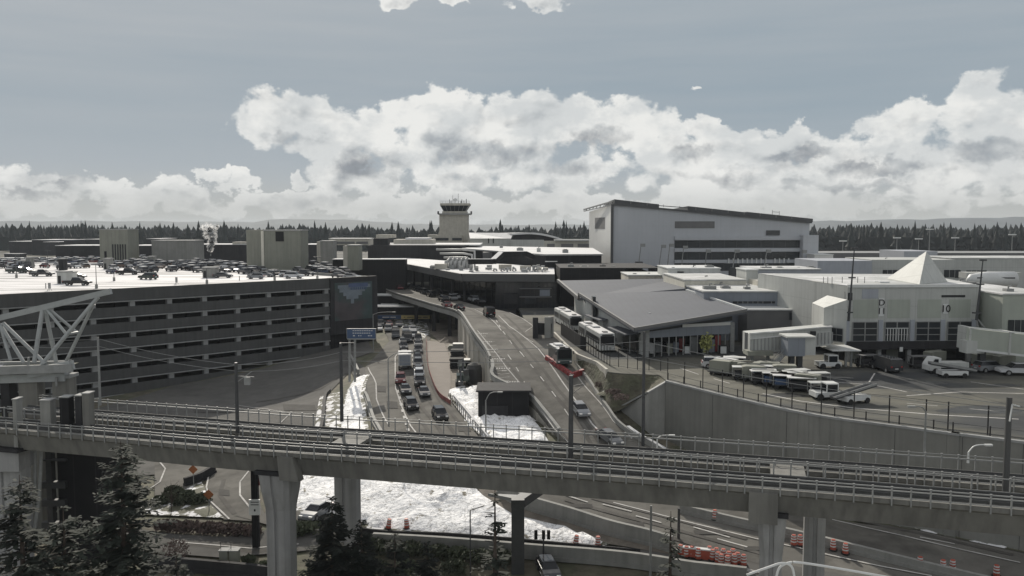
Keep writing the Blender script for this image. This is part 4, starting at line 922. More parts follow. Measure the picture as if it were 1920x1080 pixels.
# ---- grey bus station canopy
def shed():
    N_, R_, L_ = D(1190,617,133), D(1400,582,141), D(1086,551,176); nn = (R_-N_).cross(L_-N_); rb = ray(1287,545); B_ = rb*(N_.dot(nn)/rb.dot(nn)); print('B', B_)
    T = thing('bus_station_roof', 'broad smooth grey tilted roof over the bus station', 'canopy', (N_.x, N_.y, ZA))
    m = MB(); th = Vector((0,0,-.55)); vs = [N_, R_, B_, L_]; m.add(vs+[v+th for v in vs], [(0,1,2,3),(4,7,6,5),(0,4,5,1),(1,5,6,2),(2,6,7,3),(3,7,4,0)]); part(m, 'roof_sheet', MT['metal_roof'], T)
    m = MB(); m.beam(R_+Vector((0,0,.15)), B_+Vector((0,0,.15)), .35, .3); part(m, 'ridge_trim', MT['white'], T)
    m = MB(); m.beam(N_, R_, .3, .5); m.beam(N_, L_, .3, .5); part(m, 'gutter', MT['grey_fascia'], T)
    m = MB(); U, V = D(1046,526,205), D(1272,522,200); L2, B2 = L_+Vector((0,1.5,-1.0)), B_+Vector((0,1.5,.3)); m.add([L2, B2, V, U]+[v+th for v in (L2,B2,V,U)], [(0,1,2,3),(4,7,6,5),(0,4,5,1),(1,5,6,2),(2,6,7,3),(3,7,4,0)]); part(m, 'rear_roof', MT['metal_roof'], T)
    m = MB(); m.beam(U, L2, .5, .7); m.beam(L2, L_, .5, .5); part(m, 'rear_trim', MT['grey_fascia'], T)
    # front fascia wall with clerestory, open below
    a, b = D(1213,665,136), D(1372,673,142); za = ZA
    def fz(t_): return N_.lerp(R_, t_).z-.6
    fA, fB = Vector((a.x,a.y,0)), Vector((b.x,b.y,0)); m = MB(); zb0 = D(1290,631,138).z
    tA = (a.x-N_.x)/(R_.x-N_.x); tB = (b.x-N_.x)/(R_.x-N_.x)
    m.add([(a.x,a.y,zb0),(b.x,b.y,zb0),(b.x,b.y,fz(tB)-1.0),(a.x,a.y,fz(tA)-.5),(a.x,a.y+.3,zb0),(b.x,b.y+.3,zb0),(b.x,b.y+.3,fz(tB)-1.0),(a.x,a.y+.3,fz(tA)-.5)], [(0,1,2,3),(4,7,6,5),(0,4,5,1),(3,2,6,7)]); part(m, 'fascia_wall', MT['grey_clad'], T)
    m = MB(); m.quad((a.x,a.y+.1,fz(tA)-.5),(b.x,b.y+.1,fz(tB)-1.0),(b.x,b.y+.1,fz(tB)-.05),(a.x,a.y+.1,fz(tA)-.05)); part(m, 'clerestory', MT['window'], T)
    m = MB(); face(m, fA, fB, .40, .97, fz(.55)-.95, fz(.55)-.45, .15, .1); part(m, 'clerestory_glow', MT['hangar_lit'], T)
    for x in (a, b):
        m = MB(); m.box(x.x-.35, x.x+.35, x.y-.2, x.y+.5, za, fz(.3)); part(m, 'corner_column', MT['galv'], T)
    for k in range(1, 12):
        p = fA.lerp(fB, k/12); m = MB(); m.box(p.x-.09,p.x+.09,p.y,p.y+.18,za,zb0); part(m, 'post', MT['galv'], T)
    # side wall towards the bus lane
    c, d = D(1070,560,172), D(1045,545,200); m = MB(); m.add([(a.x,a.y,za),(c.x+3,c.y,za),(c.x+3,c.y,L_.z-.6),(a.x,a.y,N_.z-.3)], [(0,1,2,3)]); m.quad((c.x+3,c.y,za),(d.x+4,d.y,za),(d.x+4,d.y,U.z-.6),(c.x+3,c.y,L2.z-.6)); part(m, 'side_wall', MT['panel'], T)
    m = MB(); q = Vector((a.x,a.y,0)).lerp(Vector((c.x+3,c.y,0)), .78); m.box(q.x-.9,q.x-.3,q.y-1.2,q.y+1.2,-18.3,-13.5); q = q.lerp(Vector((c.x+3,c.y,0)), .35); part(m, 'tall_window', MT['window'], T)
    m = MB(); m.quad((b.x-1,b.y+9,za),(a.x,a.y+14,za),(a.x,a.y+14,zb0),(b.x-1,b.y+9,zb0)); part(m, 'back_wall', MT['black_clad'], T)
    m = MB(); p = D(1278,545,150); m.tube([D(1218,604,146), D(1218,586,146)], .16, 8); part(m, 'vent_pipe', MT['white'], T)
    for k in range(2):
        s0, s1 = (D(1138,613,150), D(1172,627,138)) if k == 0 else (D(1096,590,168), D(1124,600,156))
        T2 = thing('bus_shelter', ('nearer' if k == 0 else 'farther')+' small flat roofed bus shelter between the buses and the grey roof', 'shelter', (s0.x, s0.y, ZA), 0)
        m = MB(); m.add([s0, s1, s1+Vector((2.8,1.2,.1)), s0+Vector((2.8,1.2,.1))]+[v+Vector((0,0,-.2)) for v in (s0, s1, s1+Vector((2.8,1.2,.1)), s0+Vector((2.8,1.2,.1)))], [(0,1,2,3),(4,7,6,5),(0,4,5,1),(1,5,6,2),(2,6,7,3),(3,7,4,0)]); part(m, 'roof', MT['metal_roof'], T2)
        for t_ in (.1,.5,.9):
            p = s0.lerp(s1, t_)+Vector((1.2,.5,0)); m = MB(); m.box(p.x-.08,p.x+.08,p.y,p.y+.16,ZA,p.z-.1); part(m, 'post', MT['galv'], T2)
        m = MB(); p, q = s0.lerp(s1,.05)+Vector((2.2,1,0)), s0.lerp(s1,.95)+Vector((2.2,1,0)); m.quad((p.x,p.y,ZA+.2),(q.x,q.y,ZA+.2),(q.x,q.y,q.z-.3),(p.x,p.y,p.z-.3)); part(m, 'glass_screen', MT['window'], T2)
shed()
# storage clutter seen through the open front of the bus station
kinds = [('crate','white'),('crate','galv'),('bin','dark_steel'),('crate','beige'),('bin','grey_clad'),('crate','red')]
for k in range(13):
    x = 1222+k*11.2; p = G(x, 664-(k%3)*2, ZA); kd, mm = kinds[k % 6]; hgt = random.choice((1.3,1.8,2.3,2.8))
    nm = {'crate':'storage_crate','bin':'storage_bin'}[kd]
    T = thing(nm, '%s %s standing in the open bus station bay, %s from the left'%({'white':'pale','galv':'steel','dark_steel':'dark','beige':'tan','grey_clad':'grey','red':'reddish'}[mm], kd, ordw(k)), kd, tuple(p), 0, 'goods stored under the bus station roof')
    m = MB(); m.box(p.x-.55,p.x+.55,p.y,p.y+1,ZA+.1,ZA+hgt); part(m, 'body', MT[mm], T); m = MB()
    for sx in (-.56,.5): m.box(p.x+sx,p.x+sx+.07,p.y-.04,p.y+1.04,ZA,ZA+hgt+.1)
    m.box(p.x-.6,p.x+.6,p.y-.05,p.y+1.05,ZA+hgt,ZA+hgt+.08); part(m, 'frame', MT['dark_clad'], T)
p = G(1324,670,ZA); T = thing('yellow_canopy_tree', 'small yellow-green potted tree under the bus station roof', 'tree', tuple(p)); m = MB(); m.tube([p, p+Vector((0,0,1.6))], .08, 6); part(m, 'trunk', MT['bark'], T); m = MB()
for k in range(260):
    c = p+Vector((random.gauss(0,.42), random.gauss(0,.42), 2.4+random.gauss(0,.55))); a = Vector((random.uniform(-1,1),random.uniform(-1,1),random.uniform(-1,1))).normalized()*.2; b = a.orthogonal().normalized()*.14; m.quad(c-a-b, c+a-b, c+a+b, c-a+b)
part(m, 'crown', MT['yellow_green'], T)
# ------------------------------------------------------------------ concourse with pyramid skylight, gates D 11 and 10
def win(mb_g, mb_f, p0, p1, t0, t1, z0, z1, nx, nz, out=.08):
    face(mb_g, p0, p1, t0, t1, z0, z1, out, .06)
    for k in range(nx+1): t_ = t0+(t1-t0)*k/nx; e = .004; face(mb_f, p0, p1, t_-e, t_+e, z0, z1, out+.06, .06)
    for k in range(nz+1): z = z0+(z1-z0)*k/nz; face(mb_f, p0, p1, t0, t1, z-.06, z+.06, out+.05, .05)
def concourse():
    Yf = 131; A = D(1585, 690, Yf); B = D(1830, 690, Yf+1); fx = lambda px: (px-1585)/(1830-1585); fz = lambda py: D(1700, py, Yf).z
    T = thing('gate_concourse', 'pale concourse end with pyramid skylight and gate marks D 11 and 10', 'terminal', (A.x, A.y, ZA))
    zt = fz(536); m = MB(); LB = D(1525,690,Yf+14)
    m.add([(A.x,A.y,fz(655)),(B.x,B.y,fz(655)),(B.x+6,B.y+30,fz(655)),(A.x-4,A.y+34,fz(655)),(A.x,A.y,zt),(B.x,B.y,zt),(B.x+6,B.y+30,zt),(A.x-4,A.y+34,zt)], [(0,1,5,4),(1,2,6,5),(3,0,4,7),(0,3,2,1)]); part(m, 'wall', MT['panel'], T)
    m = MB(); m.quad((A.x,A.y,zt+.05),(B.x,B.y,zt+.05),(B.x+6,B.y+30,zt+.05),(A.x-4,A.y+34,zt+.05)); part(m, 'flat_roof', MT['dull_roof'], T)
    m = MB(); face(m, A, B, 0, 1, zt-.25, zt+.2, .2, .4); part(m, 'parapet_trim', MT['white'], T)
    m = MB(); face(m, A, B, 0, .99, ZA, fz(655), -2.5, .2); face(m, A, B, 0, 1, fz(655), fz(640), .4, .5); part(m, 'ground_storey', MT['dark_clad'], T)
    for x0, x1, mt_ in ((1596,1643,'panel_green'),(1660,1702,'panel_green'),(1716,1760,'panel_green'),(1775,1815,'panel_green'),(1612,1642,'panel_blue')):
        m = MB(); face(m, A, B, fx(x0), fx(x1), fz(597) if mt_ == 'panel_green' else fz(560), fz(562) if mt_ == 'panel_green' else fz(542), .04 if mt_ == 'panel_green' else .06, .06); part(m, 'cladding_panel', MT[mt_], T)
    for x0, x1 in ((1596,1642),(1656,1701),(1714,1760),(1773,1819)):
        g, f = MB(), MB(); win(g, f, A, B, fx(x0), fx(x1), fz(640), fz(604), 2, 3); w_ = part(g, 'window', MT['window'], T); part(f, 'frame', MT['galv'], w_)
    m = MB()
    for k in range(8): face(m, A, B, fx(1660+k*5.2), fx(1661.2+k*5.2), fz(639), fz(615), .22, .08)
    face(m, A, B, fx(1658), fx(1699), fz(616.5), fz(615), .22, .1); part(m, 'door_frame', MT['white'], T)
    for x in (1586,1648,1707,1764,1822):
        m = MB(); face(m, A, B, fx(x-4), fx(x+4), fz(655), fz(600), .15, .2); part(m, 'pier', MT['panel_blue'], T)
    for px, py, s, sz in ((1648.5,568,'D',1.0),(1648.5,584,'11',1.0),(1768,580,'10',1.15)):
        p = D(px, py, Yf); m = MB(); face(m, A, B, fx(px-5), fx(px+5), p.z-.75, p.z+.75, .08, .06); part(m, 'sign_panel', MT['white'], T)
        lettering(s, sz*1.35, (A.x+(B.x-A.x)*fx(px), A.y+(B.y-A.y)*fx(px)-.16, p.z), MT['black_clad'], T, 0.0, 'gate_mark')
    for q in ((1760,1804,558,554),(1586,1594,563,549)): m = MB(); face(m, A, B, fx(q[0]), fx(q[1]), fz(q[2]), fz(q[3]), .07, .05); part(m, 'louvre', MT['dark_clad'], T)
    for k in range(5):
        x = 1592+k*56; p = D(x, 690, Yf+.5); m = MB(); m.box(p.x-.3,p.x+.3,p.y,p.y+.6,ZA,fz(656)); part(m, 'ground_column', MT['ledge'], T)
    for k in range(6):
        x0 = 1600+k*37; m = MB(); face(m, A, B, fx(x0), fx(x0+22), ZA+.1, ZA+2.2, -2.2, .1); part(m, 'roller_door', MT['spandrel' if k % 2 else 'beige'], T)
    m = MB(); p = D(1690, 655, Yf-.6); m.box(p.x-.25,p.x+.25,p.y,p.y+.1,p.z-.35,p.z+.35); part(m, 'lit_notice', MT['white'], T)
    # pyramid skylight on its base
    a, b = D(1689,537,Yf+4), D(1779,535,Yf+4); c = D(1721,537,Yf+2.5); ap = D(1737,471,Yf+9)
    bz = zt+.1; a, b = D(1693,537,Yf+9), D(1776,535,Yf+9); k_ = [Vector((a.x,Yf+9,bz)), Vector((c.x,Yf+2.0,bz)), Vector((b.x,Yf+9,bz)), Vector((c.x+1.5,Yf+17,bz))]
    for i in range(4):
        m = MB(); m.quad(k_[i], k_[(i+1) % 4], ap); part(m, 'pyramid_face', MT['panel'], T)
    m = MB(); m.prism([(v.x*1.0+(v.x-ap.x)*.02, v.y) for v in k_], zt-.6, bz); part(m, 'pyramid_base', MT['panel_green'], T)
    # left returning wing with gate stair block
    C2 = D(1525,690,Yf+12); C3 = D(1480,690,Yf+34)
    m = MB(); z2 = fz(541); z3 = fz(545); m.add([(C2.x,C2.y,ZA+3),(A.x,A.y+1,ZA+3),(A.x,A.y+1,z2),(C2.x,C2.y,z3),(C3.x,C3.y,ZA+3),(C3.x,C3.y,z3-.3),(A.x,A.y+40,z2)], [(0,1,2,3),(4,0,3,5)]); part(m, 'left_wall', MT['panel'], T)
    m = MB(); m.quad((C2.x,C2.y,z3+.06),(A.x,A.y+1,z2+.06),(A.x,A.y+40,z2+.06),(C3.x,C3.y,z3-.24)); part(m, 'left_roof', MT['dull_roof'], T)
    g, f = MB(), MB(); p0, p1 = C2, Vector((A.x,A.y+1,0)); win(g, f, C3, C2, .25, .55, D(1497,582,Yf+22).z, D(1497,564,Yf+22).z, 2, 2); w_ = part(g, 'window', MT['window'], T); part(f, 'frame', MT['galv'], w_)
    for k in range(9):
        q = k/8; m = MB(); p = C2.lerp(Vector((A.x,A.y+1,0)), q); m.box(p.x-.12,p.x+.12,p.y-.25,p.y+.05,ZA+3,z3-.2); part(m, 'pilaster', MT['panel_blue' if k % 2 else 'ledge'], T)
    for (t0, t1, y0, y1, mm) in ((.12,.3,575,566,'window'),(.36,.48,590,560,'panel_green'),(.05,.95,606,603,'dark_clad'),(.55,.62,640,606,'dark_clad')):
        m = MB(); face(m, C2, Vector((A.x,A.y+1,0)), t0, t1, fz(y0), fz(y1), .1, .06); part(m, 'wall_fitting', MT[mm], T)
    for k in range(10):
        q = (k+.5)/10; p = C3.lerp(C2, q); m = MB(); m.box(p.x-.3,p.x-.1,p.y-.1,p.y+.1,ZA+3,z3-.5); part(m, 'pilaster', MT['ledge'], T)
    s0, s1 = D(1542,690,Yf-2.5), D(1585,690,Yf-6)
    m = MB(); zz0, zz1 = D(1542,577,Yf-2.5).z, D(1585,562,Yf-6).z; zb_ = D(1560,640,Yf-4).z; m.add([(s0.x,s0.y,zb_),(s1.x,s1.y,zb_),(s1.x,s1.y,zz1),(s0.x,s0.y,zz0),(s0.x+1,s0.y+8,zb_),(s1.x,s1.y+8,zb_),(s1.x,s1.y+8,zz1),(s0.x+1,s0.y+8,zz0)], [(0,1,2,3),(1,5,6,2),(4,0,3,7),(3,2,6,7),(0,4,5,1)]); part(m, 'stair_block', MT['panel'], T)
    g, f = MB(), MB(); win(g, f, s0, s1, .32, .86, D(1560,639,Yf-4).z, D(1560,614,Yf-4).z, 2, 2); w_ = part(g, 'window', MT['window'], T); part(f, 'frame', MT['galv'], w_)
    m = MB(); p, q = D(1556,655,Yf-5), D(1615,657,Yf-6); m.box(p.x,q.x,Yf-6,Yf,p.z-.15,p.z); part(m, 'awning', MT['white'], T)
    for x in (1586, 1596): p = D(x,690,Yf-4.5); m = MB(); m.box(p.x-.15,p.x+.15,p.y,p.y+.3,ZA,D(x,656,Yf-4.5).z); part(m, 'awning_post', MT['galv'], T)
    m = MB()
    for x0, x1, y0, y1, Y in ((1650,1668,528,533,Yf+6),(1672,1686,529,533,Yf+8),(1520,1545,532,537,Yf+18)): bx(m, x0, x1, y0, y1, Y, 2)
    part(m, 'roof_plant', MT['white'], T)
    m = MB()
    for x in (1544,1552,1560,1579,1608,1621): p = D(x,534,Yf+6); m.tube([(p.x,p.y,zt),(p.x,p.y,D(x,519,Yf+6).z)], .05, 5)
    part(m, 'roof_mast', MT['dark_steel'], T)
    # small white gable tent roof behind
    m = MB(); p = [D(1497,533,Yf+36),D(1640,533,Yf+36),D(1560,517,Yf+44)]; m.quad(p[0], p[1], D(1600,519,Yf+50), p[2]); part(m, 'tent_roof', MT['cream'], T)
    return A, B
CA_, CB_ = concourse()
def simple_block(name, label, cat, x0, x1, yt, yb, Y, dep, material, roof=None, wins=(), zb=ZA, winmat='window'):
    a, b = D(x0, yb, Y), D(x1, yb, Y); tz = D((x0+x1)/2, yt, Y).z
    T = thing(name, label, cat, (a.x, Y, zb)); m = MB(); m.box(a.x, b.x, Y, Y+dep, zb, tz); part(m, 'wall', MT[material], T)
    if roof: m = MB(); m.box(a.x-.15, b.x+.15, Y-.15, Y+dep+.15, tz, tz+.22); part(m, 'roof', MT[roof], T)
    for (u0, u1, v0, v1) in wins:
        m = MB(); bx(m, u0, u1, v0, v1, Y-.12, .1); w_ = part(m, 'window', MT[winmat], T)
        if u1-u0 > 12 and winmat == 'window':
            m = MB(); n_ = max(2, int((u1-u0)/9))
            for k in range(1, n_): xx = u0+(u1-u0)*k/n_; bx(m, xx-.5, xx+.5, v0, v1, Y-.2, .06)
            part(m, 'frame', MT['galv'], w_)
    return T, a, b, tz
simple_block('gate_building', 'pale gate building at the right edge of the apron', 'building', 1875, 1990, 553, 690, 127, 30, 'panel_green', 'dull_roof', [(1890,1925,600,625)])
simple_block('link_block', 'grey set-back link block between the concourse and the right edge building', 'building', 1830, 1876, 577, 690, 140, 18, 'panel_blue', 'white', [(1833,1870,610,618)])
simple_block('concourse_wing', 'long low grey-blue wing with faint numerals right of the bus station roof', 'building', 1318, 1484, 548, 660, 156, 22, 'grey_clad', 'dull_roof', [(1374,1440,565,569),(1440,1453,565,569)])
T, a, b, tz = simple_block('wing_annex', 'dark windowed annex under the long grey-blue wing', 'building', 1400, 1487, 582, 650, 150, 8, 'grey_fascia', 'white', [(1480,1486,586,600)])
simple_block('rooftop_house', 'long pale rooftop plant house left of the cream block, before the white building', 'plant house', 1252, 1350, 504, 545, 196, 14, 'panel', 'white', [(1270,1282,509,517)])
simple_block('rooftop_tower', 'tall narrow cream block on the concourse roof', 'plant house', 1399, 1420, 507, 545, 176, 8, 'panel', 'white', [])
simple_block('rooftop_house', 'grey rooftop plant house with a dark opening right of the tall narrow cream block', 'plant house', 1420, 1538, 506, 545, 184, 14, 'panel_blue', 'dull_roof', [(1428,1450,512,525)])
simple_block('rooftop_box', 'low cream box at the foot of the tall narrow block', 'plant house', 1420, 1455, 526, 548, 170, 8, 'cream', None, [])
simple_block('flat_roof_block', 'broad white snow dusted roof area behind the grey tilted roof', 'building', 1283, 1398, 526, 560, 172, 24, 'cream', 'dull_roof', [])
simple_block('flat_roof_block', 'low pale roof edge behind the top corner of the grey tilted roof', 'building', 1178, 1254, 517, 545, 204, 14, 'pale_concrete', 'dull_roof', [])
simple_block('far_concourse', 'far dark concourse strip running across the right side before the trees', 'terminal', 1530, 2000, 475, 500, 420, 30, 'grey_fascia', 'galv', [])
simple_block('far_block', 'pale far block directly behind the pyramid skylight tip', 'building', 1694, 1757, 471, 500, 300, 20, 'panel_blue', None, [])
simple_block('gate_wing', 'long pale far gate wing behind the pyramid skylight', 'terminal', 1633, 1790, 487, 530, 250, 20, 'panel', None, [(1655,1700,506,520),(1770,1800,506,520)])
simple_block('gate_wing', 'blue-grey far gate wing left of the pyramid skylight', 'terminal', 1532, 1634, 489, 530, 246, 20, 'panel_blue', None, [])
simple_block('gate_wing', 'far pale gate wing at the right edge with snowy roof', 'terminal', 1782, 1990, 485, 520, 255, 20, 'panel', 'dull_roof', [(1778,1801,507,521),(1812,1850,507,512)])
simple_block('jet_bridge_far', 'raised far jet bridge right of the pyramid skylight', 'jet bridge', 1812, 1915, 511, 522, 225, 4, 'panel', None, [(1870,1880,514,522)], zb=D(1850,522,225).z)
simple_block('white_shed', 'small pale sloping roofed shed right of the big white building', 'shed', 1527, 1562, 478, 490, 300, 10, 'hangar_lit', 'white', [])
# snow streaked aircraft nose or cover under the far bridge
p = D(1835,524,215); T = thing('parked_plane', 'white rounded aircraft fuselage half hidden below the far jet bridge', 'airplane', (p.x, p.y, ZA)); m = MB(); m.tube([p+Vector((-3,0,-.3)), p+Vector((-2,0,0)), p+Vector((2,0,0)), p+Vector((9,0,0))], [.4,1.4,2.0,2.0], 16); part(m, 'fuselage', MT['white'], T, True); m = MB(); m.box(p.x+3,p.x+3.5,p.y-.3,p.y+.3,ZA,p.z-1.8); part(m, 'landing_gear', MT['dark_steel'], T)
m = MB(); m.beam(p+Vector((-1.2,-1.5,.5)), p+Vector((8,-2.05,.5)), .05, .3); part(m, 'window_row', MT['window'], T)
# ---- jet bridges and roof lamp masts at the gate
def jet_bridge():
    T = thing('jet_bridge', 'white corrugated jet bridge on the left of the gates with a grey cab', 'jet bridge', tuple(D(1500,690,122)))
    m = MB(); segs = ((1395,1412,622,662,126),(1412,1525,613,656,125))
    a0, a1 = D(1396,622,127), D(1555,612,127); zb = D(1450,660,127).z
    m.add([(a0.x,124,zb),(a1.x,126,zb+1.2),(a1.x,126,a1.z),(a0.x,124,a0.z),(a0.x,128,zb),(a1.x,130,zb+1.2),(a1.x,130,a1.z),(a0.x,128,a0.z)], [(0,1,2,3),(3,2,6,7),(0,3,7,4),(1,5,6,2),(0,4,5,1)]); part(m, 'tunnel', MT['panel'], T)
    m = MB()
    for k in range(24): t_ = k/23; x = a0.x+(a1.x-a0.x)*t_; y = 124+2*t_-.08; m.box(x, x+.16, y-.05, y+.06, zb+.3+1.2*t_, a0.z+(a1.z-a0.z)*t_-.7)
    part(m, 'rib', MT['ledge'], T)
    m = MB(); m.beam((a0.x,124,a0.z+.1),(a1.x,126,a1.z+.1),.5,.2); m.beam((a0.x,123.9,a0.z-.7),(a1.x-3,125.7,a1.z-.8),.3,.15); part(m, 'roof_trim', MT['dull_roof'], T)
    m = MB(); bx(m, 1477, 1509, 634, 668, 120, 3.2); part(m, 'cab_door', MT['grey_clad'], T); m = MB(); bx(m, 1509.2, 1529, 633, 666, 120.2, 3.4); bx(m, 1476, 1530, 631, 634, 119.8, 3.8); part(m, 'cab', MT['panel'], T)
    m = MB(); bx(m, 1396, 1402, 624, 655, 123.8, .1); part(m, 'end_opening', MT['grey_fascia'], T)
    m = MB(); bx(m, 1519, 1530, 621, 629, 124.9, .1); part(m, 'window', MT['window'], T)
    for x in (1485, 1500): p = D(x,690,121.5); m = MB(); m.box(p.x-.35,p.x+.35,p.y,p.y+.8,ZA+.5,D(x,668,121.5).z); part(m, 'lift_column', MT['dark_steel'], T)
    for x in (1483, 1502): p = D(x,692,120.5); m = MB(); m.cyl((p.x-.25,p.y,ZA+.5), .5, .5, 12, 'x'); part(m, 'wheel', MT['tyre'], T)
    m = MB(); a, b = D(1470,664,122), D(1440,690,121); m.beam(a, (b.x,b.y,ZA+.2), .9, .12); m.beam(a+Vector((0,-.45,.9)), (b.x,b.y-.45,ZA+1.1), .06); m.beam(a+Vector((0,.45,.9)), (b.x,b.y+.45,ZA+1.1), .06)
    for k in range(10): q = a.lerp(Vector((b.x,b.y,ZA+.2)), k/9); m.beam(q+Vector((0,-.45,0)), q+Vector((0,-.45,.9)), .05)
    part(m, 'stairs', MT['galv'], T)
    m = MB(); bx(m, 1402, 1450, 659, 667, 123, 2.5); part(m, 'chassis', MT['beige'], T)
    for x in (1410, 1440): p = D(x,690,124.5); m = MB(); m.box(p.x-.2,p.x+.2,p.y,p.y+.4,ZA,zb); part(m, 'leg', MT['galv'], T)
    T = thing('jet_bridge', 'pale jet bridge reaching in from the right edge in front of gate 10', 'jet bridge', tuple(D(1900,690,122)))
    p, q = D(1810,625,123), D(1990,645,118); hz = 3.0
    m = MB(); m.beam(p+Vector((0,0,-.6)), q+Vector((0,0,-.6)), 3, hz); part(m, 'tunnel', MT['panel_green'], T)
    for t_ in (0, .42): r_ = p.lerp(q, t_); m = MB(); m.beam(r_+Vector((-.3,0,-.6)), r_+Vector((.3,0,-.62)), 3.3, hz+.3); part(m, 'collar', MT['panel'], T)
    m = MB(); m.beam(p+Vector((0,-1.6,1.0)), q+Vector((0,-1.6,1.0)), .2, .15); m.beam(p+Vector((0,-1.6,-2.1)), q+Vector((0,-1.6,-2.1)), .2, .3); part(m, 'trim', MT['white'], T)
    for t_ in (.2, .75): r_ = p.lerp(q, t_); m = MB(); m.box(r_.x-.4,r_.x+.4,r_.y,r_.y+.8,ZA,r_.z-2); part(m, 'leg', MT['dark_steel'], T)
    m = MB(); r_ = D(1812,655,121); m.box(r_.x,r_.x+2.6,r_.y,r_.y+2,r_.z-.6,r_.z+1.2); part(m, 'service_unit', MT['panel'], T)
jet_bridge()
for x0, yb, x1, yt, lab in ((1591,602,1602,466,'thin leaning lamp mast above gate D 11'),(1831,600,1843,488,'leaning lamp mast with struts above gate 10'),(1888,555,1889,553,'')):
    if not lab: continue
    p, q = D(x0,yb,129), D(x1,yt,129); T = thing('lamp_mast', lab, 'mast', tuple(p)); m = MB(); m.tube([p, p.lerp(q,.6), q], [.22,.13,.08], 8); part(m, 'mast', MT['dark_steel'], T); m = MB(); m.box(q.x-.5,q.x+.5,q.y-.2,q.y+.2,q.z-.1,q.z+.15); r_ = p.lerp(q,.6); m.box(r_.x-.5,r_.x+.5,r_.y-.2,r_.y+.2,r_.z-.1,r_.z+.1); r_ = p.lerp(q,.12); m.box(r_.x-.7,r_.x+.5,r_.y-.2,r_.y+.2,r_.z-.1,r_.z+.1); part(m, 'crossarm', MT['dark_steel'], T)
    if 'strut' in lab:
        m = MB(); m.tube([p+Vector((.1,0,.2)), D(1851,621,128.5)], .12, 6); m.tube([p, D(1836,620,128.8)], .12, 6); part(m, 'strut', MT['galv'], T)
random.seed(31)
RT = [(1262,508,196),(1300,505,198),(1330,506,198),(1350,541,170),(1300,531,176),(1322,527,180),(1345,529,182),(1372,530,182),(1390,533,178),(1436,508,186),(1462,507,188),(1495,508,188),(1520,507,190),(1330,549,158),(1360,549,160),(1400,550,160),(1440,549,160),(1470,549,160),(1190,519,206),(1215,518,208),(1240,519,206),(1070,503,226),(1095,504,228),(1130,505,228),(1150,503,228),(1560,541,140),(1610,537,140),(1800,540,140),(1822,541,138),(1890,553,130),(1850,487,258),(1660,489,254),(1580,491,250),(940,463,300),(975,468,285),(1010,472,270),(1060,475,262)]
for k, (x, y, Y) in enumerate(RT):
    p = D(x, y+1.5, Y+random.uniform(1,3)); w_ = random.uniform(.8,2.4); hh_ = random.uniform(.5,1.5); T = thing('roof_unit', 'small rooftop plant unit, number %s counting along the terminal roofs right of the tower'%ordw(k), 'roof unit', tuple(p), 0, 'small plant units on the terminal roofs')
    m = MB(); m.box(p.x-w_/2,p.x+w_/2,p.y-.6,p.y+.6,p.z-.1,p.z+hh_); part(m, 'casing', MT[random.choice(['panel','ledge','galv','dark_clad'])], T)
    m = MB(); m.tube([(p.x,p.y,p.z+hh_),(p.x,p.y,p.z+hh_+.35),(p.x+.5,p.y,p.z+hh_+.4)], .14, 6) if k % 2 else m.box(p.x-w_*.3,p.x+w_*.3,p.y-.4,p.y+.4,p.z+hh_,p.z+hh_+.18); part(m, 'vent', MT['galv'], T)
# ---- far buildings behind the garage
simple_block('far_terminal', 'dark far building with snowy edge left of the tan stair tower', 'building', 105, 190, 461, 490, 396, 20, 'dark_clad', 'snow_roof', [(152,157,468,471)])
simple_block('far_terminal', 'dark far building between the tan tower and the low wide block', 'building', 238, 288, 461, 490, 398, 20, 'dark_clad', 'snow_roof', [])
simple_block('far_terminal', 'dark far building left of the olive tower behind the steam', 'building', 360, 470, 459, 490, 397, 20, 'dark_clad', 'snow_roof', [])
simple_block('far_terminal', 'dark far building between the olive tower and the first lift shaft', 'building', 566, 604, 459, 490, 396, 20, 'dark_clad', 'snow_roof', [])
simple_block('far_cabin', 'pale cabin on the dark far building just left of the olive tower', 'cabin', 436, 463, 453.5, 459, 398, 6, 'pale_concrete', None, [], zb=D(450,459,398).z)
simple_block('bridge_room', 'pale flat bridge room linking above the lift shafts', 'plant room', 617, 693, 448, 459.5, 300, 8, 'pale_concrete', 'dull_roof', [(627,665,453,457.5),(668,690,453,457.5)], zb=D(650,459.5,300).z, winmat='grey_fascia')
simple_block('terminal_strip', 'dark terminal strip with white edge right of the lift shafts', 'building', 624, 760, 487, 510, 262, 5, 'black_clad', 'snow_roof', [])
for i, (x0, x1, yt, yb) in enumerate([(18,64,453,470),(60,106,450,462),(82,110,454,475),(120,134,450,456),(160,186,449,456),(275,300,448,454),(8,40,476,480),(0,105,484.5,490)]):
    lab = ['wide flat roofed warehouse at the far left edge below the trees','flat warehouse with white roof second from the left edge','dark warehouse with pale doors before the tan stair tower','tiny far shed above the dark far building','far shed just left of the tan tower top','small far sheds left of the low wide block roof','low far roof by the left edge','bright long snowy far roof edge behind the left end of the cars'][i]
    simple_block('far_warehouse', lab, 'warehouse', x0, x1, yt, yb, 640-i*12 if i < 7 else 380, 30 if i < 6 else 6, 'dark_clad', 'snow_roof', [(x0+4,x0+8,yt+6,yt+8)] if i in (0,2) else [])
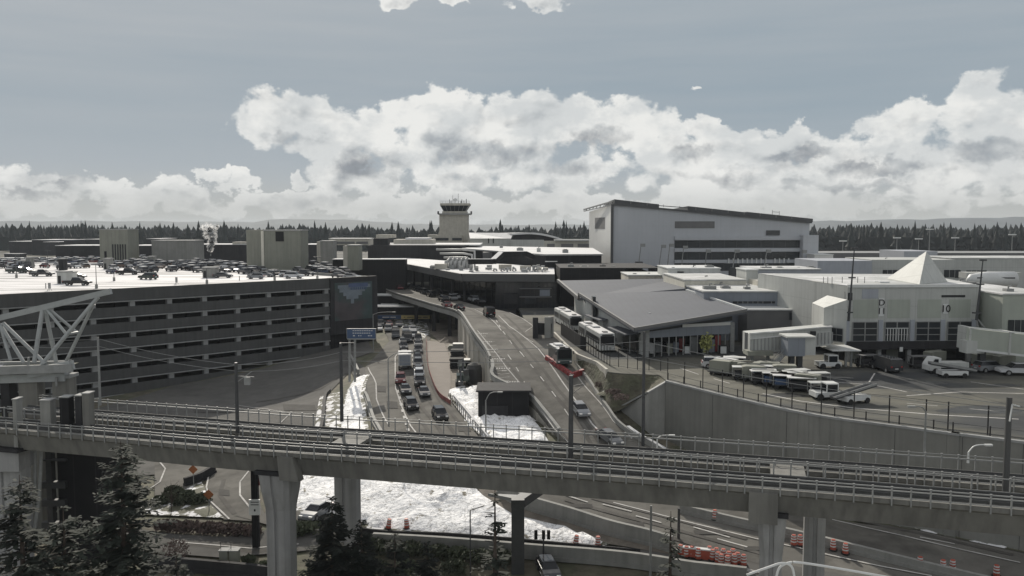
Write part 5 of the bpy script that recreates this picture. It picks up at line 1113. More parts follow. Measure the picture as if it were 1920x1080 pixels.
# far floodlight masts on the airfield right
for i, (x, yt, yb) in enumerate([(1580,452,475),(1681,446,475),(1790,446,475),(1742,430,471),(1722,448,471),(1897,440,470)]):
    p = D(x, yb, 520); T = thing('floodlight_mast', 'far floodlight mast before the right hand trees, %s from the left'%ordw(i), 'light mast', (p.x,p.y,ZA), 0, 'floodlight masts on the airfield')
    m = MB(); m.tube([(p.x,p.y,ZA), (p.x,p.y,D(x,yt,520).z)], [.3,.15], 6); part(m, 'mast', MT['galv'], T); m = MB(); z = D(x,yt,520).z; m.box(p.x-2.2,p.x+2.2,p.y-.5,p.y+.5,z-.3,z+.4); part(m, 'lamp_head', MT['white'], T)
# ------------------------------------------------------------------ light rail guideway: two girders, four railings, piers
NEAR = [G(x, y, -17.9) for x, y in ((-120,777),(0,786.5),(220,804),(440,822.5),(700,840),(960,858.5),(1200,876),(1340,887),(1600,906.5),(1920,932),(2060,943))]
gl = crom(NEAR, 5)
def offs(pts, d, z):
    out = []
    for i, p in enumerate(pts):
        t_ = (pts[min(i+1, len(pts)-1)]-pts[max(i-1, 0)]); t_.z = 0; t_.normalize(); n = Vector((-t_.y, t_.x, 0)); n = n if n.y > 0 else -n
        q = p+n*d; q.z = z; out.append(q)
    return out
def resample(pts, step, start=0.0):
    out = []; acc = -start; L = 0
    for a, b in zip(pts, pts[1:]):
        l = (b-a).length
        while acc <= L+l: 
            if acc >= L: out.append((a.lerp(b, (acc-L)/l), (b-a).normalized()))
            acc += step
        L += l
    return out
def girder(name, label, d0, d1, zt, depth):
    T = thing(name, label, 'viaduct', tuple(offs(gl, d0, zt)[20]))
    a, b, c, d = offs(gl, d0, zt), offs(gl, d1, zt), offs(gl, d1-.8, zt-depth), offs(gl, d0+.8, zt-depth)
    e, f = offs(gl, d0, zt-.35), offs(gl, d1, zt-.35); g, h_ = offs(gl, d0+.35, zt-.55), offs(gl, d1-.35, zt-.55)
    ring = [a, b, f, h_, c, d, g, e]; m = MB(); n = 8
    for i in range(len(a)): m.v += [tuple(r_[i]) for r_ in ring]
    for i in range(len(a)-1):
        for k in range(n): o = i*n; m.f.append((o+k, o+(k+1) % n, o+n+(k+1) % n, o+n+k))
    m.f += [tuple(range(n)), tuple(range((len(a)-1)*n, len(a)*n))[::-1]]
    part(m, 'girder', MT['guide'], T)
    for dd in (d0+1.0, d0+2.5):
        m = MB(); P = offs(gl, dd, zt+.28)
        for p, q in zip(P, P[1:]): m.beam(p, q, .09, .14)
        part(m, 'rail', MT['spandrel'], T); m = MB(); P = offs(gl, dd, zt+.1)
        for p, q in zip(P, P[1:]): m.beam(p, q, .55, .2)
        part(m, 'plinth', MT['spandrel'], T)
    return T
ZG = -18.75
girder('guideway', 'long grey concrete light rail guideway nearest the camera', -.1, 3.5, ZG, 2.05)
girder('guideway', 'farther parallel light rail guideway seen just behind the near one', 8.1, 12.0, ZG-.75, 1.9)
def railing(label, d, zb, hgt, step, start, hang, rails, thick=.10, mat_='galv', gr='railings along the guideways'):
    P = offs(gl, d, zb); T = thing('railing', label, 'railing', tuple(P[25]), 0, gr)
    for (dz, w_) in rails:
        m = MB()
        for p, q in zip(P, P[1:]): m.beam(p+Vector((0,0,dz)), q+Vector((0,0,dz)), w_)
        part(m, 'handrail', MT[mat_], T)
    sp = resample(P, step, start); sp = [s for s in sp if -60 < PX(s[0])[0] < 1980]
    post = None
    for p, t_ in sp[:100]:
        if post is None:
            m = MB(); m.box(-.045,.045,-.045,.045,-hang,hgt); m.box(-.07,.07,-.07,.07,hgt,hgt+.06); post = m.build('post', MT[mat_]); o = post
        else: o = post.copy(); COL.objects.link(o)
        o.location = p-T.location; o.parent = T
    return T
railing('nearest railing with double handrail on the camera side of the near guideway', -.16, ZG, .85, 1.22, 0, .45, ((.83,.075),(.60,.075),(.12,.055)))
railing('tall single rail railing on the far side of the near guideway', 3.45, ZG, 1.05, 1.22, .4, .1, ((1.03,.07),(.1,.05)), mat_='galv')
railing('brown shadowed railing on the near side of the far guideway', 8.0, ZG-.75, .75, 1.22, .2, .5, ((.73,.07),(.45,.05),(.15,.05)), mat_='ledge')
railing('farthest railing with thick middle rail on the far guideway', 12.1, ZG-.75, 1.15, 1.22, .7, .2, ((1.13,.05),(.85,.10)))
for i, d in enumerate((3.75, 7.75)):
    P = offs(gl, d, (ZG, ZG-.75)[i]-.5); m = MB()
    for k in range(3):
        for p, q in zip(P, P[1:]): m.beam(p-Vector((0,0,.25+k*.38)), q-Vector((0,0,.25+k*.38)), .07, .11)
    T = thing('cable_conduit', ['bundle of cable conduits along the inner side of the near guideway','bundle of cable conduits along the inner side of the far guideway'][i], 'conduit', tuple(P[20])); part(m, 'conduit', MT['spandrel'], T)
for px, lab in ((598,'pale concrete slab bridging the two guideways left of centre'),(1488,'pale concrete slab bridging the two guideways on the right')):
    p = D(px, 850, 66); i = min(range(len(gl)), key=lambda k: abs(PX(gl[k])[0]-px)); t_ = (gl[min(i+1,len(gl)-1)]-gl[i-1]).normalized(); n = Vector((-t_.y,t_.x,0)); n = n if n.y > 0 else -n; n.z = 0; n.normalize()
    t_.z = 0; c = gl[i].copy(); c.z = ZG-.75; T = thing('crosshead_slab', lab, 'slab', tuple(c)); m = MB(); m.frame(c+n*3.3-t_*1.3, t_*2.6, n*5.2, Vector((0,0,.3))); part(m, 'slab', MT['guide'], T)
def pier(label, px, w_, d, z1, flare=True, Yoff=0):
    i = min(range(len(gl)), key=lambda k: abs(PX(offs(gl,d,ZG)[k])[0]-px)); P = offs(gl, d, ZG); c = D(px, 950, P[i].y); c = Vector((c.x, P[i].y, z1)); t_ = (gl[min(i+1,len(gl)-1)]-gl[i-1]); t_.z = 0; t_.normalize(); n = Vector((-t_.y, t_.x, 0)); n = n if n.y > 0 else -n
    zb = h(c.x, c.y)-1; T = thing('guideway_pier', label, 'pier', (c.x, c.y, zb), 0, 'piers carrying the guideways'); m = MB()
    def ring(hw, hd, z, ch=.35):
        pts = [(-hw,-hd+ch),(-hw+ch,-hd),(-.18,-hd),(-.12,-hd+.18),(.12,-hd+.18),(.18,-hd),(hw-ch,-hd),(hw,-hd+ch),(hw,hd-ch),(hw-ch,hd),(-hw+ch,hd),(-hw,hd-ch)]
        return [tuple(c.xy.to_3d()+t_*x+n*y+Vector((0,0,z))) for x, y in pts]
    lv = [(w_,.9,zb),(w_,.9,z1-4.2),(w_*1.02,.95,z1-3.2),(w_*1.18,1.3,z1-1.6),(w_*1.3,1.5,z1)] if flare else [(w_,.9,zb),(w_,.9,z1)]
    for q in lv: m.v += ring(*q)
    for j in range(len(lv)-1):
        for k in range(12): o = j*12; m.f.append((o+k, o+(k+1)%12, o+12+(k+1)%12, o+12+k))
    m.f += [tuple(range(12)), tuple(range((len(lv)-1)*12, len(lv)*12))]
    part(m, 'shaft', MT['pier'], T)
    m = MB(); m.frame(c-t_*(w_*1.3+.1)-n*1.55+Vector((0,0,-.02)), t_*(w_*2.6+.2), n*3.1, Vector((0,0,.35))); part(m, 'bearing_cap', MT['dark_clad'], T)
    return T, c
pier('near pier with flared top left of centre, standing left of the dark young fir', 527, 1.12, 1.7, ZG-2.2)
pier('rear pier left of centre, partly hidden by the dark young fir', 652, 1.1, 10, ZG-3.0, False)
pier('near pier on the right with dark stained top', 1447, .78, 1.7, ZG-2.2)
pier('rear pier on the right beside the orange barrels', 1528, .82, 10, ZG-3.0, False)
T, c = pier('broad blue-grey pier at the left edge behind the firs', 22, 1.9, 1.7, ZG-2.2, False)
m = MB(); m.frame(c+Vector((-1.6,-1.6,-1.9)), Vector((3.4,0,0)), Vector((0,3,0)), Vector((0,0,1.9))) ; part(m, 'crosshead', MT['pier'], T)
# flared stained casing on the right pier
P = offs(gl, -.25, ZG); i = min(range(len(gl)), key=lambda k: abs(PX(P[k])[0]-1447)); p = P[i]; T = thing('pier_diaphragm', 'dark stained diaphragm wrapping the near guideway above the right pier', 'diaphragm', tuple(p))
t_ = (gl[i+1]-gl[i-1]); t_.z = 0; t_.normalize(); n = Vector((-t_.y, t_.x, 0)); n = n if n.y > 0 else -n
m = MB(); m.frame(p-t_*1.0-n*.12+Vector((0,0,-2.5)), t_*2.0, n*.6, Vector((0,0,2.25))); part(m, 'casing', MT['guide'], T)
i = min(range(len(gl)), key=lambda k: abs(PX(P[k])[0]-515)); p = P[i]; T = thing('pier_diaphragm', 'tapered diaphragm on the near guideway above the left of centre pier', 'diaphragm', tuple(p)); m = MB()
m.add([p+t_*x-n*.14+Vector((0,0,z)) for x, z in ((-.9,-.3),(.5,-.3),(1.1,-2.3),(-.7,-2.3))]+[p+t_*x+n*.7+Vector((0,0,z)) for x, z in ((-.9,-.3),(.5,-.3),(1.1,-2.3),(-.7,-2.3))], [(0,1,2,3),(0,4,5,1),(1,5,6,2),(2,6,7,3),(3,7,4,0)]); part(m, 'casing', MT['guide'], T)
# straddle frame under the guideway
T = thing('straddle_frame', 'black steel post and beam bracket beside the road barrier under the guideway', 'frame', tuple(GP(971,1050)))
p, q = D(971,1062,80), D(971,938,80); m = MB(); m.box(p.x-.62,p.x+.62,80,81.2,h(p.x,80)-.5,q.z); part(m, 'post', MT['dark_steel'], T)
m = MB(); a = D(968,940,80.6); b = D(1030,938,88); m.beam(a+Vector((0,0,-.3)), Vector((b.x,b.y,a.z-.3)), 1.1, .9); part(m, 'beam', MT['dark_steel'], T)
m = MB(); a, b, c_ = D(915,925,84), D(960,934,80.8), D(1000,929,86); m.add([a, b, c_, a-Vector((0,0,.3)), b-Vector((0,0,.3)), c_-Vector((0,0,.3))], [(0,1,2),(3,5,4),(0,3,4,1),(1,4,5,2)]); part(m, 'deck_plate', MT['ledge'], T)
# dark plinth and openings of the black station structure, lower left
T = thing('black_tower', 'tall black steel clad tower below the guideway behind the firs', 'tower', tuple(GP(150,1010)))
m = MB(); bx(m, 113, 195, 846, 1012, 84, 5, -36); part(m, 'cladding', MT['black_clad'], T); m = MB()
for x in (91, 98): bx(m, x, x+7 if x == 91 else x+3, 846, 1010, 83.6, .8)
for y in (862, 904, 938, 980): bx(m, 78, 122, y, y+(3 if y < 900 else 12), 83.5, .6)
part(m, 'steel_frame', MT['dark_steel'], T)
m = MB(); m.tube([D(66,846,80), D(66,916,80)], .14, 6); m.tube([D(78,846,79.6), D(74,930,79.6), D(64,1000,79.6)], .16, 6); part(m, 'drain_pipe', MT['galv'], T)
# white roof truss of the footbridge at the left edge
def truss():
    Y = 92; T = thing('bridge_truss', 'white steel tube truss with a sloping top chord at the left edge', 'truss', tuple(D(100,690,Y))); d = 3.0
    def s(a, b, w_, y0=0, y1=0, nm='strut'):
        m = MB(); p, q = D(a[0],a[1],Y+y0), D(b[0],b[1],Y+y1); m.tube([p, q], w_*.72, 8); part(m, nm, MT['white_steel'], T)
    m = MB(); m.beam(D(-80,615,Y+1.5), D(208,546,Y+1.5), .5, .62); part(m, 'top_chord', MT['white_steel'], T)
    s((0,608),(20,676),.25,1.5); s((0,608),(45,680),.27,1.5,0); s((6,606),(85,682),.27,1.5,0); s((80,578),(64,680),.33,1.5,0); s((84,578),(106,682),.3,1.5,3)
    s((184,557),(78,684),.30,1.5,0); s((176,570),(122,682),.26,1.5,3); s((86,578),(123,625),.22,1.5,.8); s((88,576),(146,625),.22,1.5,2.4); s((123,627),(146,623),.2,.8,2.4)
    m = MB(); m.beam(D(-80,697,Y), D(135,690,Y), .5, .9); m.beam(D(-80,686,Y+3), D(135,683,Y+3), .5, .8); part(m, 'bottom_chord', MT['ledge'], T)
    m = MB(); p, q = D(-80,693,Y+.2), D(122,688,Y+.2); m.quad(p, q, q+Vector((0,3,0)), p+Vector((0,3,0))); part(m, 'snowy_deck', MT['patchy_snow'], T)
    m = MB(); m.beam(D(52,700,Y+.4), D(138,684,Y+.4), .4, 1.0); m.beam(D(-60,712,Y+1), D(125,706,Y+1), .9, .9); part(m, 'edge_beam', MT['white_steel'], T)
    for x, y in ((53,676),(131,680),(105,713)): m = MB(); p = D(x, y+6, Y+.2); m.box(p.x-.1,p.x+.1,p.y,p.y+.2,p.z-.3,p.z+.7); part(m, 'bracket', MT['galv'], T)
    for x0, x1, yt, mm in ((34,69,711,'guide'),(97,129,709,'guide'),(0,16,706,'dark_clad')):
        a, b = D(x0,yt,Y+.8), D(x1,yt,Y+.8); T2 = thing('bridge_column', {34:'left blocky concrete column under the white truss',97:'right blocky concrete column under the white truss',0:'dark column at the left edge under the white truss'}[x0], 'column', (a.x,a.y,-34)); m = MB(); m.box(a.x,b.x,Y+.8,Y+2.4,-34.5,a.z); part(m, 'shaft', MT[mm], T2)
        m = MB(); m.box(a.x-.2,b.x+.2,Y+.6,Y+2.6,a.z,a.z+.35); part(m, 'cap', MT['ledge'], T2)
truss()
# trackside cabinets near the left end
for (x0, x1, yt, yb, lab, mm) in ((155,168,739,790,'slim grey cabinet on the guideway right of the truss columns','guide'),(141,153,743,775,'squat dark cabinet left of the slim grey one','dark_clad'),(112,129,746,775,'dark box at the foot of the right truss column','black_clad'),(75,94,752,768,'white electrical unit between the truss columns','concrete'),(24,31,750,776,'narrow pale signal box under the white truss','concrete')):
    a, b = D(x0,yb,78), D(x1,yb,78); tz = D(x0,yt,78).z; T = thing('cabinet', lab, 'cabinet', tuple(a)); m = MB(); m.box(a.x,b.x,78,79,-20.5,tz); part(m, 'body', MT[mm], T); m = MB(); m.box(a.x-.06,b.x+.06,77.95,79.1,tz,tz+.1); part(m, 'lid', MT['ledge'], T)
# ------------------------------------------------------------------ overhead line poles, street lamps
def pole(name, label, cat, x, yb, yt, Y, r, material='dark_steel', zb=None, xt=None, grp=None):
    p = D(x, yb, Y); q = D(xt or x, yt, Y); T = thing(name, label, cat, (p.x, p.y, p.z if zb is None else zb), 0, grp); m = MB(); q.x = p.x
    m.tube([(p.x,p.y,p.z if zb is None else zb), q], [r, r*.8], 10); part(m, 'pole', MT[material], T); return T, p, q
gr = 'overhead line poles of the railway'
T, p, q = pole('catenary_pole', 'thick black overhead line pole standing below the red and white barriers', 'pole', 1070, 866, 704, 69, .22, grp=gr); m = MB(); m.beam(q+Vector((0,0,-1.6)), q+Vector((.9,0,-.9)), .05); m.beam(q+Vector((0,0,-.9)), q+Vector((1,0,-.7)), .05); part(m, 'bracket_arm', MT['dark_steel'], T)
T, p, q = pole('catenary_pole', 'tall grey overhead line pole in front of the bus station', 'pole', 1205.5, 836, 622, 74, .15, grp=gr); m = MB(); m.beam(q, q+Vector((-.4,0,0)), .06); part(m, 'bracket_arm', MT['dark_steel'], T)
T, p, q = pole('catenary_pole', 'overhead line pole in front of the garage with bracket arm', 'pole', 445.5, 812, 680, 76, .17, grp=gr); m = MB(); m.beam(q+Vector((0,0,-1.8)), q+Vector((1.4,0,-.8)), .06); m.beam(q+Vector((0,0,-1.2)), q+Vector((1.6,0,-1.3)), .05); part(m, 'bracket_arm', MT['galv'], T); m = MB(); m.box(q.x+.75,q.x+1.25,q.y-.2,q.y+.2,q.z-2,q.z-1.3); part(m, 'transformer_box', MT['galv'], T)
T, p, q = pole('catenary_pole', 'overhead line pole left of the blue guide sign', 'pole', 641, 790, 643, 80, .17, grp=gr); m = MB(); m.beam(q, q+Vector((1.3,0,0)), .06); part(m, 'bracket_arm', MT['dark_steel'], T)
T, p, q = pole('catenary_pole', 'thin grey overhead line pole right of the white truss', 'pole', 188, 760, 632, 88, .13, 'galv', grp=gr); m = MB(); m.beam(q, q+Vector((-.5,0,-.1)), .05); part(m, 'bracket_arm', MT['galv'], T)
T, p, q = pole('catenary_pole', 'thick overhead line pole near the right edge', 'pole', 1885, 926, 745, 60, .24, 'spandrel', grp=gr); m = MB(); a = D(1893,790,59.6); b = D(1898,758,59.6); m.beam(a, b, .08); m.beam(b, D(1912,762,59.6), .08); part(m, 'bracket_arm', MT['white'], T)
# overhead wires
P = offs(gl, 5.8, 0)
for k, (dz, lab) in enumerate(((-13.6,'upper overhead wire strung along the guideway'),(-14.4,'lower overhead wire strung along the guideway'))):
    T = thing('overhead_wire', lab, 'wire', (P[10].x, P[10].y, dz)); m = MB(); W = [D(1205,622+k*12,74), D(1070,706+k*10,69) if k else D(1070,640,70), D(445,690+k*9,76), D(188,645+k*12,88), D(-40,640+k*25,92)]
    W = [D(1900,760+k*14,60), D(1205,640+k*30,74), D(641,660+k*16,80), D(445,684+k*12,76.5), D(188,636+k*14,88), D(-40,628+k*14,94)]
    pts = []
    for a, b in zip(W, W[1:]):
        for j in range(8): t_ = j/8; c = a.lerp(b, t_); c.z -= .9*4*t_*(1-t_)*.35; pts.append(c)
    pts.append(W[-1]); m.tube(pts, .022, 4); part(m, 'cable', MT['galv'], T)
def street_lamp(label, x, yb, yt, Y, dx, dy, r=.10, zb=None, mat_='galv'):
    p = D(x, yb, Y); q = D(x, yt+abs(dy), Y); e = D(x+dx, yt, Y); q.x = p.x; e.x = p.x+(D(x+dx,yt,Y).x-D(x,yt,Y).x); T = thing('street_lamp', label, 'street lamp', (p.x,p.y,p.z if zb is None else zb), 0, 'curved arm street lamps'); m = MB()
    m.tube([(p.x,p.y,p.z if zb is None else zb), q], [r*1.2, r*.8], 8); part(m, 'pole', MT[mat_], T); m = MB(); m.tube(crom([q, q.lerp(e,.3)+Vector((0,0,(e.z-q.z)*.45)), q.lerp(e,.65)+Vector((0,0,(e.z-q.z)*.33)), e], 4), r*.6, 6); part(m, 'arm', MT[mat_], T)
    m = MB(); s_ = 1 if dx > 0 else -1; m.box(min(e.x,e.x+.7*s_),max(e.x,e.x+.7*s_),e.y-.14,e.y+.14,e.z-.1,e.z+.06); part(m, 'lamp_head', MT[mat_], T)
street_lamp('curved street lamp left of the white box truck', 729, 800, 661, 117, 38, 12)
street_lamp('curved street lamp bending right over the black recess box by the snow', 911, 828, 735, 113, 22, 16)
street_lamp('street lamp arching left in front of the retaining wall', 1733, 855, 762, 76, -20, 10)
street_lamp('pale street lamp arching right above the guideway on the right', 1815, 868, 834, 79, 30, 14, mat_='white')
street_lamp('street lamp arching right at the far railing below the scrub bank', 1232, 842, 816, 100, 22, 6, mat_='white')
street_lamp('lamp behind the guide sign beside the garage', 700, 640, 585, 190, 36, 5, zb=-28, mat_='galv')
T, p, q = pole('lamp_post', 'plain tall post in front of the shaded wall right of the black bracket', 'post', 1219, 1100, 948, 78, .13, 'galv', zb=-34)
T, p, q = pole('lamp_post', 'black post beside the small dark conifer under the guideway', 'post', 1272, 1030, 953, 84, .16, 'dark_steel', zb=-33)
T, p, q = pole('lamp_post', 'short angled post before the right part of the snow field', 'post', 882, 1080, 957, 75, .07, 'dark_steel', zb=-35); m = MB(); m.tube([q, D(908,948,75)], .05, 6); part(m, 'arm', MT['dark_steel'], T)
T, p, q = pole('traffic_light', 'small traffic light in front of the snow field edge', 'traffic light', 1019, 1042, 1005, 82, .09, 'dark_steel'); m = MB(); 
for dx in (-.75, 0, .5): m.box(q.x+dx-.16,q.x+dx+.16,q.y-.15,q.y+.15,q.z-.3,q.z+.55)
part(m, 'signal_heads', MT['black_clad'], T); m = MB(); m.beam(q+Vector((-.8,0,.1)), q+Vector((.6,0,.1)), .06); part(m, 'arm', MT['dark_steel'], T)
T, p, q = pole('sign_post', 'small square grey sign on a post at the ramp hatching', 'sign', 982, 728, 704, 135, .05, 'galv'); m = MB(); m.box(q.x-.42,q.x+.42,q.y-.05,q.y+.03,q.z-.3,q.z+.6); part(m, 'panel', MT['grey_fascia'], T)
# ------------------------------------------------------------------ apron fence and kerb posts
def fence(label, pts, zb, hgt, step, grp=None, mesh=True):
    T = thing('chain_fence', label, 'fence', tuple(pts[0]), 0, grp); sp = resample(pts, step)
    post = None
    for p, t_ in sp[:100]:
        if post is None: m = MB(); m.box(-.05,.05,-.05,.05,0,hgt); post = m.build('post', MT['black_clad']); o = post
        else: o = post.copy(); COL.objects.link(o)
        o.parent = T; o.location = p-T.location
    m = MB()
    for p, q in zip(pts, pts[1:]):
        m.beam(p+Vector((0,0,hgt-.1)), q+Vector((0,0,hgt-.1)), .04)
        if mesh: m.beam(p+Vector((0,0,.15)), q+Vector((0,0,.15)), .05)
    part(m, 'wire', MT['dark_steel'], T); return T
fw = crom(wp, 4)
fl = [p+Vector((.2,1.6,0)) for p in fw]
fence('tall black post fence along the top of the tall retaining wall', fl, ZA, 3.0, 3.6)
fence('low black kerb railing on the coping of the retaining wall', [p+Vector((0,.2,.2)) for p in fw], ZA, 1.0, 3.3)
fb = [G(1045,628,ZA)+Vector((1.2,0,0)), G(1083,655,ZA)+Vector((.8,0,0)), G(1138,688,ZA)+Vector((.5,.5,0)), G(1190,694,ZA), G(1255,700,ZA)+Vector((0,1,0))]
fb = [p+Vector((0,0,.1)) for p in fb]
fence('dark fence along the bus lane above the pale low wall', fb, ZA, 2.8, 1.7)
m = MB(); p, q = fb[0], fb[1]+(fb[2]-fb[1])*.3
def screen(name, label, pts, hgt, material):
    T = thing(name, label, 'fence', tuple(pts[0])); m = MB()
    for a, b in zip(pts, pts[1:]): m.beam(a+Vector((0,0,hgt/2)), b+Vector((0,0,hgt/2)), .08, hgt)
    part(m, 'screen', material, T)
screen('privacy_screen', 'black mesh privacy screen between the ramp and the farther buses', [fb[0]+Vector((-.5,0,0)), fb[1]+Vector((-.3,0,0)), fb[1]+(fb[2]-fb[1])*.15], 2.3, MT['black_clad'])
for k, (x, yb, w_) in enumerate(((1004,628,.5),(1027,627,.6),(1033,626,.5))):
    p = G(x, yb, -20.0); T = thing('gate_pillar', ['dark pillar at the notch beside the upper drive','pale pillar left of the pair by the black screen','pale pillar right of the pair by the black screen'][k], 'pillar', tuple(p)); m = MB(); m.box(p.x-w_,p.x+w_,p.y,p.y+.6,-21.2,p.z+3.2); part(m, 'shaft', MT['dark_clad' if k == 0 else 'concrete'], T)
screen('slatted_wall', 'dark slatted wall around the notch beside the upper drive', [G(1003,605,-20), G(1003,627,-20), G(1034,629,-20.3)], 2.2, MT['dark_clad'])
# ------------------------------------------------------------------ ramp deck end: solid black box painted for the shaded recess
T = thing('shade_recess_box', 'flat black box for the shaded recess under the ramp deck end by the snow', 'shed', tuple(G(945,790,-28.2)))
m = MB(); a, b, c_, d_ = G(897,735,-24.9), G(989,737,-24.9), G(994,733,-24.9), G(922,729,-24.9); Y1 = G(945,788,-28.2).y
q0, q1 = D(897,732,Y1+1), D(992,734,Y1+1); m.box(q0.x, q1.x, Y1, Y1+6, -29, q0.z); part(m, 'wall', MT['black_clad'], T)
m = MB(); m.box(q0.x-.3, q1.x+.3, Y1-.4, Y1+6.2, q0.z, q0.z+.25); part(m, 'roof', MT['dark_clad'], T); m = MB()
for x in (944, 950): p = D(x, 770, Y1); m.box(p.x-.1,p.x+.1,Y1-.06,Y1+.02,p.z-.4,p.z+.5)
part(m, 'door_slot', MT['ledge'], T)
m = MB(); p = D(915,770,Y1-.1); m.box(p.x-.9,p.x+2.9,Y1-.08,Y1+.02,-28.6,p.z+.7); part(m, 'door', MT['dark_clad'], T)
# barriers of the lower roads
def jersey(label, pix, hgt=.9, w_=.45, off=0.0, mat_='concrete', name='barrier', cat='barrier', zfun=None, sub=6):
    pts = crom([GP(*p) for p in pix], sub); T = thing(name, label, cat, tuple(pts[0])); m = MB()
    for a, b in zip(pts, pts[1:]):
        a2, b2 = Vector((a.x,a.y,h(a.x,a.y)+off)), Vector((b.x,b.y,h(b.x,b.y)+off)); m.beam(a2+Vector((0,0,.15)), b2+Vector((0,0,.15)), w_*1.7, .4); m.beam(a2+Vector((0,0,hgt/2+.15)), b2+Vector((0,0,hgt/2+.15)), w_, hgt-.1)
    part(m, 'barrier_wall', MT[mat_], T); return T
jersey('long low concrete wall along the left edge of the highway under the guideway', [(935,925),(977,950),(1067,978),(1147,1004),(1215,1021),(1260,1035)], 1.5)
jersey('guardrail wall below the lower road on the right of the black bracket', [(700,1024),(860,1034),(1000,1046),(1200,1064),(1400,1092)], 1.3)
jersey('kerb wall curving left of the side snow bank', [(597,830),(606,790),(610,750),(618,740)], 1.0, mat_='dark_clad')
jersey('low wall right of the side snow bank', [(684,742),(690,755),(700,790),(716,820)], .7)
jersey('dark guard wall along the lower left road', [(270,1062),(360,1070),(520,1086)], 1.1, mat_='dark_clad')
jersey('dark curved wall beside the garage exit lane', [(655,672),(665,690),(672,705)], 1.2)
jersey('concrete divider between the highway and the side road on the right', [(1275,960),(1380,985),(1500,1012),(1700,1062),(1900,1110)], .8)
jersey('dark planter wall at the left loop road', [(346,912),(375,902),(402,886)], 1.0, mat_='dark_clad')
jersey('long thin kerb below the snow field', [(560,975),(700,1000),(860,1008),(1000,1020),(1200,1038)], .35, .2, mat_='dark_clad')
# red mesh fence beside the new pavement, posts and tapered rail
pts = crom([GP(x,y) for x, y in ((799,640),(801,680),(808,710),(822,742),(845,760))], 5); T = thing('mesh_fence', 'red construction mesh fence along the new pale pavement', 'fence', tuple(pts[0])); m = MB()
for a, b in zip(pts, pts[1:]): m.beam(Vector((a.x,a.y,h(a.x,a.y)+.45)), Vector((b.x,b.y,h(b.x,b.y)+.45)), .06, .7)
part(m, 'mesh', mat('red_mesh', (.22,.08,.07), .9, var=.4, scale=2), T)
pts = crom([GP(x,y) for x, y in ((845,752),(870,785),(893,812),(905,830))], 5); fence('short railing between the expressway and the snow patch', [Vector((p.x,p.y,h(p.x,p.y))) for p in pts], 0, 1.3, 1.6)
m = MB(); a, b = GP(842,752), GP(905,832); T = thing('guard_rail', 'bright snow covered guard rail at the snow patch', 'guard rail', tuple(a)); m.beam(a+Vector((.8,0,.9)), b+Vector((.8,0,.9)), .35, .35); part(m, 'rail', MT['snow_roof'], T)
# orange barrels
bar = None; dots = []
def barrel(x, y, lab, tilt=0):
    global bar
    p = GP(x, y); p.z += .1
    if bar is None:
        T = thing('traffic_barrel', lab, 'traffic barrel', tuple(p), 0, 'orange and white traffic barrels'); m = MB(); m.tube([(0,0,0),(0,0,.28),(0,0,.56),(0,0,.84),(0,0,1.05)], [.30,.28,.26,.24,.20], 12)
        o = m.build('drum', MT['orange']); o.parent = T; m = MB()
        for z, r_ in ((.34,.283),(.62,.263),(.86,.243)): m.tube([(0,0,z),(0,0,z+.12)], [r_,r_-.006], 12)
        o = m.build('reflective_band', MT['white']); o.parent = T; m = MB(); m.cyl((0,0,0), .42, .08, 10); o = m.build('rubber_base', MT['tyre']); o.parent = T; bar = T
    else:
        T = copy_tree(bar); T.location = p; T['label'] = lab
    T.rotation_euler = (tilt, tilt*.5, random.uniform(0, 3))
cl = [(1276,1043),(1287,1046),(1297,1046),(1309,1050),(1336,1052),(1343,1049),(1346,1057),(1356,1051),(1352,1061),(1366,1056),(1364,1064),(1374,1051),(1377,1061),(1383,1058),(1394,1062),(1330,1046)]
cl.sort()
for k, (x, y) in enumerate(cl): barrel(x, y, 'orange barrel in the cluster under the guideway, %s from the left'%ordw(k))
for (x, y, lab) in ((1488,1024,'barrel seen between the two right hand piers, left one'),(1500,1024,'barrel seen between the two right hand piers, right one'),(1562,1033,'barrel hugging the right side of the right rear pier'),(1585,1040,'single barrel just right of the right rear pier'),(1725,1066,'lone barrel on the right verge with pale stripes'),(1768,1072,'left barrel of a pair on the right verge'),(1786,1072,'right barrel of a pair on the right verge'),(1868,1082,'barrel nearest the right bottom corner'),(1340,976,'barrel beside the concrete divider')):
    barrel(x, y, lab)
for (x, y, lab) in ((728,992,'leftmost barrel at the foot of the snow field'),(763,992,'second barrel at the foot of the snow field'),(1079,1024,'leaning barrel at the right end of the snow field'),(1121,1026,'barrel at the snow field tip')):
    barrel(x, y, lab, random.uniform(-.15,.15))
pts = [GP(x, y) for x, y in ((1280,1044),(1332,1050))]
T = thing('barrier', 'long red plastic barrier block inside the barrel cluster', 'barrier', tuple(pts[0])); m = MB(); m.beam(pts[0]+Vector((0,0,.5)), pts[1]+Vector((0,0,.5)), .5, .9); part(m, 'block', MT['orange'], T); m = MB(); m.beam(pts[0]+Vector((0,0,1.0)), pts[1]+Vector((0,0,1.0)), .52, .12); part(m, 'top_band', MT['white'], T)
